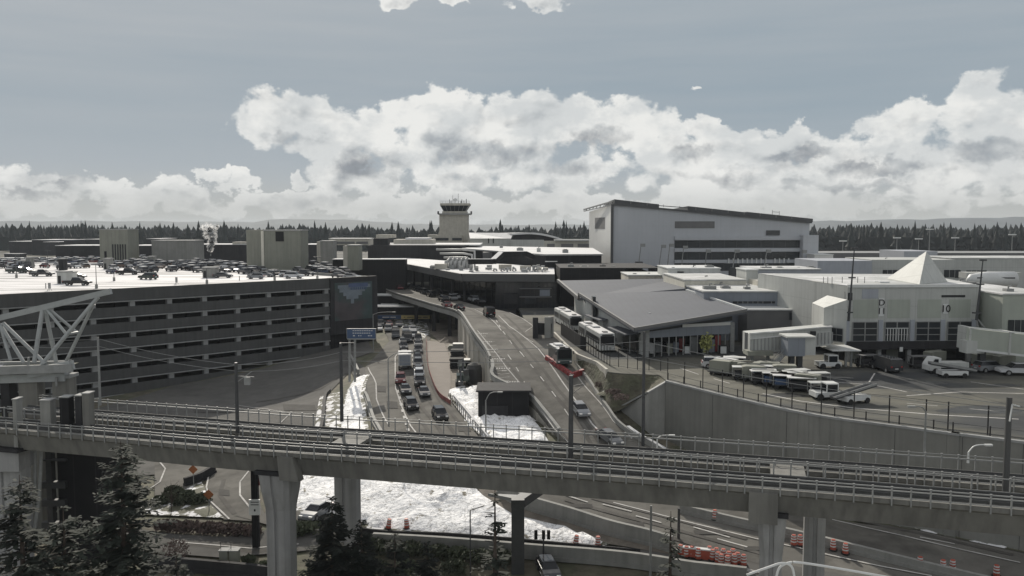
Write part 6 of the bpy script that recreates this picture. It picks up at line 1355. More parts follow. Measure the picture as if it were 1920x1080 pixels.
# lower left signs and boxes
p = D(478,990,86); q = D(478,878,86); T = thing('pylon_sign', 'black signpost pillar with a small white notice and a red board behind the near pier', 'sign', (p.x,p.y,h(p.x,p.y))); m = MB(); m.box(p.x-.32,p.x+.32,86,86.6,h(p.x,86)-.2,q.z); part(m, 'pillar', MT['black_clad'], T)
m = MB(); bx(m, 467, 487.5, 937, 966, 85.8, .15); part(m, 'notice', MT['white'], T); m = MB(); bx(m, 478.5, 496, 884, 910, 86.7, .1); part(m, 'red_board', MT['red'], T); m = MB()
for y in (941, 946): bx(m, 470, 485, y, y+1.3, 85.75, .04)
bx(m, 476, 479, 955, 959, 85.75, .04); part(m, 'notice_text', MT['dark_clad'], T)
for (x, yb, lab) in ((392,962,'orange diamond warning sign nearest the loop road'),(363,912,'orange diamond warning sign behind the planter wall')):
    p = GP(x, yb); z = p.z+2.2; T = thing('warning_sign', lab, 'sign', tuple(p)); m = MB(); m.box(p.x-.04,p.x+.04,p.y,p.y+.08,p.z,z+.5); part(m, 'post', MT['galv'], T); m = MB(); m.add([(p.x-.6,p.y-.04,z),(p.x,p.y-.04,z-.6),(p.x+.6,p.y-.04,z),(p.x,p.y-.04,z+.6),(p.x-.6,p.y-.01,z),(p.x,p.y-.01,z-.6),(p.x+.6,p.y-.01,z),(p.x,p.y-.01,z+.6)], [(0,1,2,3),(4,7,6,5),(0,1,5,4),(1,2,6,5),(2,3,7,6),(3,0,4,7)]); part(m, 'panel', mat('dull_orange', (.30,.11,.04), .7, var=.1) if x == 392 else bpy.data.materials['dull_orange'], T)
for (x0, x1, yt, yb, lab) in ((411,427,1034,1063,'left one of two roadside meter cabinets with thin aerial'),(430,446,1034,1058,'right one of two roadside meter cabinets with thin aerial')):
    a, b = D(x0,yb,82), D(x1,yb,82); tz = D(x0,yt,82).z; T = thing('meter_cabinet', lab, 'cabinet', (a.x,a.y,h(a.x,82))); m = MB(); m.box(a.x,b.x,82,82.8,h(a.x,82)-.2,tz); part(m, 'body', MT['beige'], T); m = MB(); m.box(a.x-.06,b.x+.06,81.95,82.9,tz,tz+.08); part(m, 'lid', MT['ledge'], T); m = MB(); m.tube([(a.x+.1,82.3,tz),(a.x+.1,82.3,tz+.9)], .03, 5); part(m, 'aerial', MT['dark_steel'], T)
# curved white hand railing at the bottom edge, close to the camera
m = MB(); Yr = 30; A_ = [D(1400,1078,Yr),D(1440,1064,Yr),D(1466,1056,Yr),D(1484,1062,Yr),D(1490,1085,Yr)]; B_ = [D(1455,1084,Yr),D(1462,1064,Yr),D(1480,1055,Yr),D(1500,1055,Yr),D(1560,1064,Yr),D(1680,1085,Yr)]
T = thing('hand_railing', 'curved white tube hand railing at the bottom edge in front of the right pier', 'railing', tuple(A_[0])); m = MB(); m.tube(crom(A_,4), .045, 8); part(m, 'rail', MT['white'], T, True); m = MB(); m.tube(crom(B_,4), .045, 8); part(m, 'rail', MT['white'], T, True)
# ------------------------------------------------------------------ vehicles
def shell(mb, prof, hw, inset=.10, zmid=.75):
    """car body: side profile swept across the width with the upper part drawn in"""
    n = len(prof); vs = []
    for y, k in ((-hw*.9,1),(-hw,0),(hw,0),(hw*.9,1)):
        for x, z in prof:
            vs.append((x*(.985 if k else 1), y if z < zmid or k else y*(1-inset*.5), z if not k else z))
    fs = [tuple(range(n))[::-1], tuple(range(3*n, 4*n))]
    for s_ in range(3):
        for i in range(n): j = (i+1) % n; fs.append((s_*n+i, s_*n+j, (s_+1)*n+j, (s_+1)*n+i))
    return mb.add(vs, fs)
def frustum(mb, x0, x1, X0, X1, y0, Y0, z0, z1):
    return mb.add([(x0,-y0,z0),(x1,-y0,z0),(x1,y0,z0),(x0,y0,z0),(X0,-Y0,z1),(X1,-Y0,z1),(X1,Y0,z1),(X0,Y0,z1)], [(0,3,2,1),(4,5,6,7),(0,1,5,4),(1,2,6,5),(2,3,7,6),(3,0,4,7)])
KINDS = {}
def vehicle_meshes(kind):
    b, g, r_ = MB(), MB(), MB(); wb = 1.4; hw = .9; wr = .33
    if kind == 'sedan':
        shell(b, [(-2.3,.32),(-2.35,.6),(-2.25,.92),(-1.6,1.0),(.95,.98),(1.9,.84),(2.3,.66),(2.35,.35)], hw); frustum(g, -1.75,1.15,-1.05,.35,.80,.62,.97,1.38); frustum(r_, -1.12,.42,-1.0,.3,.64,.55,1.375,1.44)
    elif kind == 'suv':
        shell(b, [(-2.3,.36),(-2.35,.75),(-2.25,1.08),(-1.6,1.12),(1.0,1.10),(1.95,1.0),(2.3,.85),(2.35,.4)], .94); frustum(g, -2.1,1.15,-1.85,.45,.85,.70,1.08,1.62); frustum(r_, -1.95,.55,-1.8,.4,.73,.62,1.61,1.70); hw = .94; wr = .37
    elif kind == 'hatchback':
        shell(b, [(-2.0,.32),(-2.05,.7),(-1.95,1.0),(-1.4,1.02),(.9,1.0),(1.7,.86),(2.05,.7),(2.1,.35)], .87); frustum(g, -1.85,1.05,-1.45,.3,.78,.62,.98,1.44); frustum(r_, -1.5,.4,-1.4,.25,.64,.55,1.43,1.50); hw = .87; wb = 1.25
    elif kind == 'pickup':
        shell(b, [(-2.85,.45),(-2.9,.8),(-2.85,1.10),(-.9,1.12),(-.9,1.14),(1.3,1.14),(2.5,1.05),(2.85,.9),(2.9,.5)], .98); frustum(g, -.95,1.5,-.75,.75,.88,.74,1.13,1.72); frustum(r_, -.82,.85,-.7,.7,.76,.66,1.71,1.80); hw = .98; wb = 1.75; wr = .40
    elif kind == 'van':
        shell(b, [(-2.7,.4),(-2.75,1.0),(-2.7,2.0),(-2.55,2.1),(1.2,2.1),(1.5,2.0),(2.1,1.2),(2.65,1.0),(2.75,.45)], 1.0, .12, 1.2); frustum(g, 1.05,2.02,1.0,1.62,.93,.85,1.25,1.92); frustum(r_, -2.5,1.2,-2.4,1.1,.9,.85,2.09,2.16); hw = 1.0; wb = 1.65; wr = .37
    w = MB(); w.tube([(0,-.11,0),(0,.11,0)], wr, 14); rim = MB(); rim.tube([(0,-.12,0),(0,.12,0)], wr*.58, 10)
    L_ = max(v[0] for v in b.v); zl = .95 if kind in ('suv','pickup','van') else .78
    hl = MB(); hl.box(L_-.16, L_+.015-.02, -.2, .2, zl-.22, zl-.04); tl = MB(); tl.box(-L_+.0, -L_+.14, -.14, .14, zl-.08, zl+.14)
    pa = MB(); pa.box(-L_-.02, -L_+.04, -.25, .25, .62, .76)
    mk = lambda mb, nm, mt_: mb.build(nm, mt_)
    return dict(body=b, glass=g, roof=r_, wheel=w, rim=rim, hl=hl, tl=tl, plate=pa, wb=wb, hw=hw, wr=wr, L=L_)
PROTO = {}
def car(kind, colour, loc, rz, label, group, detail=2, snow=False, up=None):
    key = (kind, detail)
    if key not in PROTO:
        d = vehicle_meshes(kind); T = empty('parked_car' if detail < 2 else 'car', (0,0,0)); 
        def pt(mb, nm, mt_, par=T, loc=None, smooth=False):
            o = mb.build(nm, mt_, None, smooth); o.parent = par
            if loc: o.location = loc
            return o
        bd = pt(d['body'], 'body', CARM['black']); pt(d['glass'], 'windows', MT['carglass']); rf = pt(d['roof'], 'roof', CARM['black'])
        for o in (bd, rf): o.material_slots[0].link = 'OBJECT'
        if detail >= 1:
            w0 = None
            for sx in (-1, 1):
                for sy in (-1, 1):
                    if w0 is None: w0 = pt(d['wheel'], 'wheel', MT['tyre']); r0 = pt(d['rim'], 'rim', MT['galv'], w0) if detail == 2 else None; o = w0
                    else:
                        o = w0.copy(); COL.objects.link(o); o.parent = T
                        if detail == 2: q = r0.copy(); COL.objects.link(q); q.parent = o
                    o.location = (sx*d['wb'], sy*(d['hw']-.1), d['wr'])
        if detail == 2:
            for sy in (-1, 1):
                o = pt(d['hl'], 'headlight', MT['lamp'], T, (0, sy*(d['hw']-.3), 0)) if sy < 0 else hl0.copy()
                if sy < 0: hl0 = o
                else: COL.objects.link(o); o.location = (0, sy*(d['hw']-.3), 0)
                o = pt(d['tl'], 'tail_light', MT['tail'], T, (0, sy*(d['hw']-.22), 0)) if sy < 0 else tl0.copy()
                if sy < 0: tl0 = o
                else: COL.objects.link(o); o.location = (0, sy*(d['hw']-.22), 0)
            pt(d['plate'], 'number_plate', MT['white'])
        PROTO[key] = T; T['used'] = 0
    P0 = PROTO[key]
    if P0.get('used') == 0: T = P0; P0['used'] = 1; del P0['used']
    else: T = copy_tree(P0)
    cat = {'pickup':'pickup truck','van':'van'}.get(kind, 'car'); base = {'sedan':'car','suv':'suv','hatchback':'hatchback_car','pickup':'pickup_truck','van':'van'}[kind]
    T.name = base; T.location = loc; T.rotation_euler = (up[0] if up else 0, up[1] if up else 0, rz)
    for c in T.children:
        if c.name.split('.')[0] in ('body', 'roof'):
            c.material_slots[0].link = 'OBJECT'; c.material_slots[0].material = CARM[colour] if not (snow and c.name.startswith('roof')) else MT['snow_roof']
    tag(T, label, cat, group); return T
def heading(p, q): return math.atan2(q.y-p.y, q.x-p.x)
def on_road(x, y, x2, y2):           # pixel of the car and a pixel towards its nose
    p, q = GP(x, y, .06), GP(x2, y2); v = q-p; pitch = -math.atan2(h(q.x,q.y)-h(p.x,p.y), max(v.xy.length,1)); return p, heading(p, q), pitch
EX = [  # x, y(contact), kind, colour, where
 (825,786,'suv','black','nearest the camera'),(771,767,'suv','black','second nearest, one lane left of the nearest'),(795,742,'sedan','dark grey','right lane just beyond the nearest two'),
 (760,737,'sedan','black','in the left lane behind the dark red one'),(751,718,'suv','dark red','just below the white box truck'),(787,722,'suv','black','in the right lane beside the dark red one'),
 (786,709,'suv','white','between black cars in the right lane'),(785,700,'sedan','black','right lane, level with the box truck cab'),(784,688,'suv','dark grey','right lane, level with the box truck middle'),
 (783,676,'sedan','black','right lane, level with the box truck roof'),(784,662,'suv','dark grey','right lane, just above the box truck'),(784,650,'sedan','grey','right lane by the start of the new pavement'),(784,641,'suv','black','right lane, top of the queue in the sun'),
 (758,671,'hatchback','white','directly ahead of the box truck'),(757,655,'suv','dark grey','left lane under the guide sign edge'),(755,645,'sedan','silver','left lane above the guide sign edge'),(760,637,'suv','black','left lane by the dark green mass'),
 (742,633,'van','dark grey','far queue, left'),(741,623,'sedan','white','far queue, above the grey van'),(765,641,'van','black','far queue, tall and dark in the middle'),(761,622,'sedan','silver','far queue, centre'),(775,622,'sedan','white','far queue, right of centre'),
 (728,621,'suv','silver','far queue, beside the curved wall'),(730,612,'sedan','dark red','far queue, under the blue sign'),(714,612,'suv','black','far queue, far left'),(711,620,'sedan','white','far queue, lower left'),(748,612,'sedan','dark grey','far queue, under the yellow sign'),(724,605,'sedan','black','far queue, last below the blue sign'),
 (776,633,'suv','white','far queue, beside the parked machine')]
for (x, y, k, c, w_) in EX:
    dx = 0 if y < 735 else (3 if y > 760 else 1.5); p, rz, pt_ = on_road(x, y, x+dx*3, y+12)
    car(k, c, p, rz, '%s %s on the arrivals road, %s'%(c, {'hatchback':'small car'}.get(k, k), w_), 'vehicles queuing on the arrivals road', 2 if y > 640 else 1)
# box truck
def box_truck(p, rz, label, bodyc='panel', cabc='white', L=7.2, H=3.1, grp=None):
    T = thing('box_truck', label, 'truck', tuple(p), rz, grp)
    def pt(mb, nm, mt_): o = mb.build(nm, mt_); o.parent = T; return o
    m = MB(); m.box(-L/2, L/2-2.1, -1.2, 1.2, .95, H); pt(m, 'cargo_box', MT[bodyc]); m = MB(); m.box(-L/2-.02, L/2-2.08, -1.22, 1.22, H, H+.06); pt(m, 'box_roof', MT['snow_roof'])
    m = MB(); m.side([(L/2-2.0,.6),(L/2-2.0,2.4),(L/2-1.1,2.4),(L/2-.6,1.5),(L/2,1.35),(L/2,.6)], -1.05, 1.05); pt(m, 'cab', MT[cabc]); m = MB(); m.side([(L/2-1.12,2.3),(L/2-1.02,2.3),(L/2-.58,1.55),(L/2-.7,1.55)], -.95, .95); pt(m, 'windscreen', MT['carglass'])
    m = MB(); m.box(-L/2, L/2-1, -.5, .5, .55, .95); pt(m, 'chassis', MT['dark_steel'])
    m = MB(); m.box(-L/2-.05, -L/2, -1.0, 1.0, 1.05, H-.15); pt(m, 'rear_door', MT['grey_clad'])
    for x in (-L/2+1.3, L/2-1.2):
        for s_ in (-1, 1): m = MB(); m.tube([(x,s_*1.1-.14*s_,.48),(x,s_*1.1+.1*s_,.48)], .48, 14); pt(m, 'wheel', MT['tyre'])
    return T
p, rz, _ = on_road(759, 690, 759, 678); box_truck(p, rz, 'pale box truck with white roof in the left lane of the arrivals road')
# articulated buses and small bus
def bus(p, rz, label, L=11.5, W=2.6, H=3.1, art=True, colour='panel', grp=None, tilt=0):
    T = thing('bus', label, 'bus', tuple(p), rz, grp); T.rotation_euler = (0, tilt, rz)
    def pt(mb, nm, mt_): o = mb.build(nm, mt_); o.parent = T; return o
    secs = [(-L/2, L/2)] if not art else [(-L/2-6.5, -L/2-.7), (-L/2, L/2)]
    for a, b in secs:
        m = MB(); m.side([(a,.35),(a,H-.25),(a+.2,H),(b-.25,H),(b,H-.35),(b,.35)], -W/2, W/2); pt(m, 'body', MT[colour]); m = MB(); m.box(a+.3, b-.3, -W/2-.02, W/2+.02, 1.35, 2.45); pt(m, 'side_windows', MT['window'])
        m = MB(); m.box(a+.15, b-.4, -W/2+.15, W/2-.15, H, H+.05); m.box(a+1.2, a+3.2, -.6, .6, H+.05, H+.32); pt(m, 'snowy_roof', MT['snow_roof']); m = MB(); m.box(a+1.15, a+3.25, -.66, .66, H+.04, H+.12); m.box(b-2.4, b-1.4, -.4, .4, H+.04, H+.22); pt(m, 'roof_hatch', MT['dark_steel'])
    m = MB(); m.box(L/2-.02, L/2+.03, -W/2+.15, W/2-.15, 1.2, 2.75); pt(m, 'windscreen', MT['carglass']); m = MB(); m.box(L/2-.01, L/2+.05, -.9, .9, 2.8, 3.0); pt(m, 'destination_panel', MT['black_clad'])
    if art: m = MB(); m.box(-L/2-.72, -L/2+.02, -W/2+.12, W/2-.12, .5, H-.15); pt(m, 'bellows', MT['black_clad'])
    for x in ([L/2-2.4, -L/2+2.6]+([-L/2-4.5] if art else [])):
        for s_ in (-1, 1): m = MB(); m.tube([(x,s_*(W/2-.28),.48),(x,s_*(W/2+.02),.48)], .48, 14); pt(m, 'wheel', MT['tyre'])
    for s_ in (-1, 1): m = MB(); m.box(L/2-.02, L/2+.04, s_*.95-.16, s_*.95+.16, .6, .8); pt(m, 'headlight', MT['lamp'])
    for s_ in (-1, 1): m = MB(); m.box(L/2-.05, L/2+.15, s_*1.45-.08, s_*1.45+.08, 1.9, 2.4); pt(m, 'mirror', MT['dark_steel'])
    return T
a, b = G(1139,661,ZA), G(1100,636,ZA); d_ = (a-b).normalized(); bus(a-d_*5.9, heading(b, a), 'nearer articulated bus with snowy roof and dark front in the bus lane', grp='articulated buses in the bus lane')
a2, b2 = G(1080,622,ZA), G(1050,603,ZA); d2 = (a2-b2).normalized(); bus(a2-d2*5.9, heading(b2, a2), 'farther articulated bus with snowy roof up the bus lane', grp='articulated buses in the bus lane')
p = rp(1058, 690); q = rp(1040, 668); bus(p+(q-p).normalized()*3.2, heading(q, p), 'dark green small bus with snowy roof beside the red and white barriers', 7.0, 2.4, 2.7, False, 'green_dark' if 'green_dark' in MT else 'dark_clad')
# vehicles on the upper drive
for (x, y, k, c, w_, dx, dy) in ((1087,774,'sedan','silver','on the ramp below the scrub bank, coming down',10,14),(1142,828,'sedan','grey','lowest on the ramp just behind the guideway',12,12),(917,593,'van','black','on the curve in front of the dark terminal',-8,-6),
      (861,581,'sedan','black','on the bend right of the white one',-12,-5),(838,576,'sedan','dark red','on the bend with pale roof',-12,-5),(832,565,'suv','black','in the far left lane of the deck',-12,-4),(808,556,'suv','black','at the kerb under the canopy edge',-10,-3),
      (848,563,'suv','silver','at the kerb beside the canopy columns',-10,-3),(853,560,'sedan','white','at the kerb, second beside the columns',-10,-3),(796,551,'suv','dark grey','far along the kerb',-10,-3),(784,546,'suv','black','farther along the kerb',-10,-3),(731,536,'suv','silver','farthest, at the garage corner',-10,-3),
      (748,543,'sedan','dark red','near the garage corner in the second lane',-10,-3),(872,560,'suv','dark grey','under the canopy, near side',-10,-3),(888,566,'suv','silver','under the canopy beside the dark pillar',-10,-3),(900,569,'sedan','black','under the canopy right of the silver suv',-10,-3),(770,541,'suv','dark grey','third farthest at the kerb',-10,-3),(818,553,'sedan','black','kerb lane in the shade of the canopy',-10,-3)):
    p = rp(x, y); q = rp(x+dx, y+dy); v = q-p
    if y > 760: pitch = math.asin(max(-.15, min(.15, -v.z/max(v.length, .1))))
    else: pitch = 0
    car(k, c, p+Vector((0,0,.03)), heading(p, q), '%s %s %s of the upper drive'%(c, k, w_) if 'on the ramp' not in w_ else '%s %s %s'%(c, k, w_), 'vehicles on the upper drive', 2 if y > 575 else 1, up=(0, pitch))
# vehicles on the garage roof
def roofcar(x, y, k, c, w_, ang=0.0, detail=2, snow=False):
    p = G(x, y, ZR); car(k, c, p, ang, w_, 'cars parked on the garage roof', detail, snow)
roofcar(145,535,'pickup','black','black pickup truck parked alone in front of the white roof shelter',0.02)
roofcar(418,521,'sedan','dark grey','low dark sports car right of the grey roof shed',0.05)
roofcar(79,518,'pickup','dark grey','dark pickup in the snow near the blue-grey kiosk',0.05)
roofcar(278,524,'suv','dark green','dark green off-roader parked by the pale cover',math.pi*.9)
roofcar(480,523,'hatchback','silver','silver car at the parapet left of the pole base',math.pi,2); roofcar(497,519,'sedan','silver','pale sedan just behind the silver car by the olive tower',-.2)
roofcar(551,522,'suv','white','white suv cut by the parapet below the olive tower',-.1,2); roofcar(541,519,'suv','white','second white suv just behind the one cut by the parapet',-.1)
roofcar(575,517,'suv','dark grey','dark suv right of the two white suvs at the parapet',-.6); roofcar(660,523,'sedan','silver','pale roofed car nearest the garage corner',-.5); roofcar(637,516,'sedan','black','black sedan second from the garage corner',-.4,2,True)
roofcar(33,512,'pickup','dark green','dark green pickup parked sideways at the left end',0.0); roofcar(50,512,'sedan','dark grey','dark sedan beside the dark green pickup',0.0); roofcar(143,522,'sedan','black','black car hidden behind the white shelters',0.0); roofcar(240,515,'pickup','black','long black pickup parked sideways left of the pale cover',0.05)
for i, (x, y, k, c) in enumerate([(560,509,'sedan','grey'),(585,509,'suv','dark grey'),(597,503,'sedan','silver'),(606,508,'hatchback','dark blue'),(618,512,'suv','black'),(628,509,'sedan','grey'),(646,512,'suv','black'),(590,498,'suv','black'),(574,502,'sedan','black'),(634,521,'sedan','dark grey'),(612,501,'suv','grey')]):
    roofcar(x, y, k, c, '%s %s between the olive tower and the garage corner, %s in that cluster'%(c, k if k != 'hatchback' else 'small car', ordw(i)), -.9+.1*(i % 3), 1, i % 2 == 0)
random.seed(21)
occ = []; rows = {}; cars_ = []
ca = math.atan2(GN.y, GN.x)
for rowi in range(18):
    dn = 16+rowi*8.2+(3.0 if rowi % 2 else 0)
    for j in range(-2, 66):
        s_ = 4+j*2.75; P = G(705,517,ZR).xy.to_3d()+GU*s_+GN*dn; P.z = ZR; px, py = PX(P)
        if not (-15 < px < 690) or P.y > 372: continue
        lim = 509 if px < 120 else 504 if px < 205 else 514 if px < 300 else 509 if px < 360 else 514 if px < 460 else 520 if px < 640 else 519
        if py > lim: continue
        fill = .72 if py > lim-7 else .96
        if 60 < px < 190 and py > 494: fill = .3
        if random.random() > fill: continue
        if any(abs(px-cx) < w_ and by-1 > py > by-14 for cx, w_, by in ((214,27,493),(325,0,0),(528,38,512),(477,16,503),(613,13,500),(660,10,510))): continue
        if any(abs(px-cx) < ww and abs(py-cy) < 9 for cx, cy, ww in ((325,486,40),(214,488,27),(528,503,38),(612,494,14),(661,504,13),(118,518,14),(392,512,18),(660,520,18),(637,514,14),(575,515,13),(540,517,16),(497,517,14),(278,520,16),(240,513,18))): continue
        cars_.append((P, rowi, s_, px, py))
cars_.sort(key=lambda c: -c[4]); cars_ = cars_[:285]
cols = ['black']*5+['dark grey']*5+['grey']*3+['silver']*4+['white']*3+['dark blue']*2+['dark red']*1+['brown']
byrow = {}
for c in cars_: byrow.setdefault(c[1], []).append(c)
for rowi, lst in byrow.items():
    lst.sort(key=lambda c: c[3])
    for k, (P, _, s_, px, py) in enumerate(lst):
        kd = random.choice(['sedan','suv','suv','hatchback','sedan','suv','van' if random.random() < .2 else 'suv','pickup' if random.random() < .4 else 'sedan']); c = random.choice(cols); sn = random.random() < .45
        car(kd, c, P, ca+(math.pi if random.random() < .4 else 0)+random.uniform(-.04,.04), '%s%s %s, %s from left in %s row of the garage roof'%('snowy ' if sn else '', c, kd if kd != 'hatchback' else 'small car', ordw(k), ordw(rowi)), 'cars parked on the garage roof', 1 if py > 500 else 0, sn)
# apron ground vehicles
def cart(kind, x, y, rz, label, z=ZA):
    p = G(x, y, z); T = thing(kind, label, {'tug':'tow tractor','baggage_cart':'cart','loader':'belt loader','service_truck':'truck','container_dolly':'cart'}[kind], tuple(p), rz, None)
    def pt(mb, nm, mt_): o = mb.build(nm, mt_); o.parent = T; return o
    def wheels(xs, hw, r_=.35):
        for xx in xs:
            for s_ in (-1, 1): m = MB(); m.tube([(xx,s_*hw-.12,r_),(xx,s_*hw+.12,r_)], r_, 12); pt(m, 'wheel', MT['tyre'])
    if kind == 'tug':
        m = MB(); m.side([(-1.7,.4),(-1.7,1.0),(1.7,1.0),(1.7,.4)], -.95, .95); pt(m, 'body', MT['white']); m = MB(); m.box(-.3,1.2,-.85,.85,1.9,2.05); pt(m, 'cab_roof', MT['white']); m = MB(); m.box(-.2,1.1,-.8,.8,1.0,1.9); pt(m, 'cab_glass', MT['carglass'])
        m = MB(); [m.box(a,a+.1,b,b+.1,1.0,1.9) for a in (-.3,1.1) for b in (-.86,.76)]; pt(m, 'cab_frame', MT['white']); wheels((-1.1,1.1), .9, .42)
    elif kind == 'baggage_cart':
        m = MB(); m.box(-1.6,1.6,-.75,.75,.5,.62); pt(m, 'platform', MT['dark_steel']); m = MB(); m.box(-1.6,1.6,-.75,.75,1.75,1.85); pt(m, 'canopy', MT['dull_roof' if (x+y) % 3 else 'grey_fascia']); m = MB(); [m.box(a,a+.07,b,b+.07,.6,1.75) for a in (-1.6,1.53) for b in (-.75,.68)]; pt(m, 'frame', MT['galv']); m = MB(); m.box(-1.3,1.2,-.6,.6,.62,1.35); pt(m, 'baggage', MT['blue_sign'] if 'blue' in label else MT['dark_clad']); wheels((-1.1,1.1), .6, .25)
    elif kind == 'container_dolly':
        m = MB(); m.side([(-1.5,.55),(-1.5,2.0),(-1.0,2.1),(1.5,2.1),(1.5,.55)], -.8, .8); pt(m, 'container', MT['beige']); m = MB(); m.box(-1.7,1.7,-.85,.85,.4,.55); pt(m, 'platform', MT['dark_steel']); wheels((-1.2,1.2), .7, .22)
    elif kind == 'loader':
        m = MB(); m.beam((-3.2,0,.8),(3.2,0,1.9),.9,.25); pt(m, 'belt', MT['dark_steel']); m = MB(); m.box(-1.8,1.8,-.9,.9,.4,.95); pt(m, 'body', MT['white']); m = MB(); m.beam((-3.2,-.5,1.0),(3.2,-.5,2.1),.06,.25); m.beam((-3.2,.5,1.0),(3.2,.5,2.1),.06,.25); pt(m, 'side_rail', MT['galv']); wheels((-1.3,1.3), .85)
    elif kind == 'service_truck':
        m = MB(); m.side([(1.2,.5),(1.2,2.3),(2.2,2.3),(2.75,1.5),(2.9,1.2),(2.9,.5)], -1, 1); pt(m, 'cab', MT['white']); m = MB(); m.side([(1.6,1.45),(1.6,2.15),(2.15,2.15),(2.6,1.45)], -1.02, 1.02); pt(m, 'cab_glass', MT['carglass']); m = MB(); m.box(-2.9,1.1,-1,1,.9,1.6); pt(m, 'flat_bed', MT['panel']); m = MB(); m.box(-2.9,2.6,-.5,.5,.5,.9); pt(m, 'chassis', MT['dark_steel']); wheels((-1.9,2.0), .95, .42)
    return T
cart('service_truck', 1772, 699, math.pi*1.02, 'white cab flatbed truck parked before gate 10')
cart('loader', 1785, 707, math.pi*1.0, 'red and white belt loader in front of the white cab truck')
car('suv', 'silver', G(1855,697,ZA), .2, 'silver service suv right of the belt loader', None); car('pickup', 'white', G(1910,703,ZA), math.pi*.97, 'white pickup truck at the right edge of the apron', None)
cart('tug', 1552, 690, .05, 'white airport tow tractor right of the jet bridge cab'); cart('tug', 1548, 748, .1, 'white cabbed tow tractor at the end of the cart train by the fence')
car('van', 'dark grey', G(1660,695,ZA), math.pi*.55, 'dark van parked under the gate marked D 11', None); cart('loader', 1600, 755, .4, 'low belt loader by the fence right of the tow tractor')
for i, (x, y, k, lab) in enumerate([(1345,690,'suv','white service suv, farthest of the row beside the jet bridge'),(1362,698,'suv','white service suv, second of the row beside the jet bridge'),(1383,704,'suv','white service suv, third of the row beside the jet bridge'),(1375,690,'pickup','white pickup behind the row of service vans')]): car(k, 'white' if i != 1 else 'silver', G(x,y,ZA), -.15-.3*i, lab, 'white service vehicles by the jet bridge', 2, False)
for i, (x, y, k, lab) in enumerate([(1395,712,'baggage_cart','dark loaded cart left of the grey drum cart'),(1412,714,'container_dolly','grey container dolly beside the dark loaded cart'),(1432,718,'baggage_cart','blue baggage cart, first of the train by the fence'),(1452,724,'baggage_cart','blue baggage cart, second of the train by the fence'),(1472,729,'baggage_cart','blue baggage cart, third of the train by the fence'),(1500,734,'baggage_cart','dark baggage cart behind the cabbed tow tractor'),(1470,712,'container_dolly','olive cargo container beside the jet bridge stairs'),(1490,722,'baggage_cart','dark cart right of the olive container'),(1440,706,'container_dolly','tan container dolly under the jet bridge')]): cart(k, x, y, -.18, lab)
for i in range(16):
    t_ = i/15; x = 1352+t_*190+random.uniform(-4,4); y = 700+t_*44+random.uniform(-5,3)-(i % 3)*6
    k = random.choice(['baggage_cart','container_dolly','baggage_cart']); cart(k, x, y, -.18+random.uniform(-.5,.5), '%s in the cluttered equipment row by the fence, %s from the left'%({'baggage_cart':'covered baggage cart','container_dolly':'container dolly'}[k], ordw(i)))
for i, (x, y, k, lab) in enumerate([(1845,690,'container_dolly','grey container by the service suv under the right jet bridge'),(1725,690,'baggage_cart','dark cart parked under the window bay left of gate 10'),(1625,688,'baggage_cart','dark cart in the shade right of the white tow tractor'),(1880,692,'container_dolly','dark container near the right edge under the jet bridge'),(1752,684,'container_dolly','container behind the white cab truck')]): cart(k, x, y, .1*i, lab)
# construction plant beside the new pavement
for (x, y, lab) in ((868,722,'dark green machine parked nearest the lower snow patch'),(872,704,'dark machine behind the green one in the construction yard')):
    p = GP(x, y); T = thing('excavator', lab, 'excavator', tuple(p), -1.5)
    def pt(mb, nm, mt_): o = mb.build(nm, mt_); o.parent = T; return o
    for s_ in (-1,1): m = MB(); m.side([(-1.6,.15),(-1.8,.45),(-1.5,.8),(1.5,.8),(1.8,.45),(1.6,.15)], s_*1.05-.25, s_*1.05+.25); pt(m, 'track', MT['tyre'])
    m = MB(); m.box(-1.6,1.3,-1.1,1.1,.85,1.9); pt(m, 'body', CARM['dark green']); m = MB(); m.box(-.2,1.2,.1,1.05,1.9,2.8); pt(m, 'cab', MT['carglass']); m = MB(); m.beam((1.0,-.4,1.6),(3.2,-.4,3.4),.35,.45); m.beam((3.2,-.4,3.4),(4.6,-.4,1.4),.3,.35); pt(m, 'boom', MT['dark_steel']); m = MB(); m.box(4.2,5.0,-.8,0,.9,1.5); pt(m, 'bucket', MT['dark_steel'])
for i, (x, y, w_, hh_, lab, mm) in enumerate([(848,640,3.5,1.2,'grey heap of material at the top of the construction yard','dirt'),(862,655,3,1.4,'stack of pipes by the deck wall','galv'),(858,668,2.6,1.5,'dark stack of formwork in the construction yard','dark_clad'),(856,690,2.6,2.0,'dark ribbed stack beside the new pavement','black_clad'),(870,690,2.2,1.8,'steel crate stack against the deck wall','galv'),(889,718,1.4,3.6,'tall rounded grey tank beside the deck wall end','spandrel'),(852,655,2.5,1.0,'low stack of timber by the new pavement','beige')]):
    p = GP(x, y); T = thing('material_stack', lab, 'building material', tuple(p)); m = MB()
    if 'tank' in lab: m.tube([p, p+Vector((0,0,hh_*.7)), p+Vector((0,0,hh_*.9)), p+Vector((0,0,hh_))], [w_,w_,w_*.8,w_*.3], 16)
    elif 'heap' in lab:
        m.add([(p.x+math.cos(a)*w_*random.uniform(.8,1.1), p.y+math.sin(a)*w_, p.z) for a in [k*math.pi/5 for k in range(10)]]+[(p.x+math.cos(a)*w_*.5, p.y+math.sin(a)*w_*.4, p.z+hh_*random.uniform(.7,1)) for a in [k*math.pi/5 for k in range(10)]], [(k,(k+1)%10,10+(k+1)%10,10+k) for k in range(10)]+[tuple(range(10,20))])
    else:
        for k in range(4): o = random.uniform(-.15,.15); m.box(p.x-w_/2+o,p.x+w_/2+o,p.y-1.2,p.y+1.2,p.z+k*hh_/4,p.z+(k+.8)*hh_/4)
    part(m, 'stack', MT[mm], T)
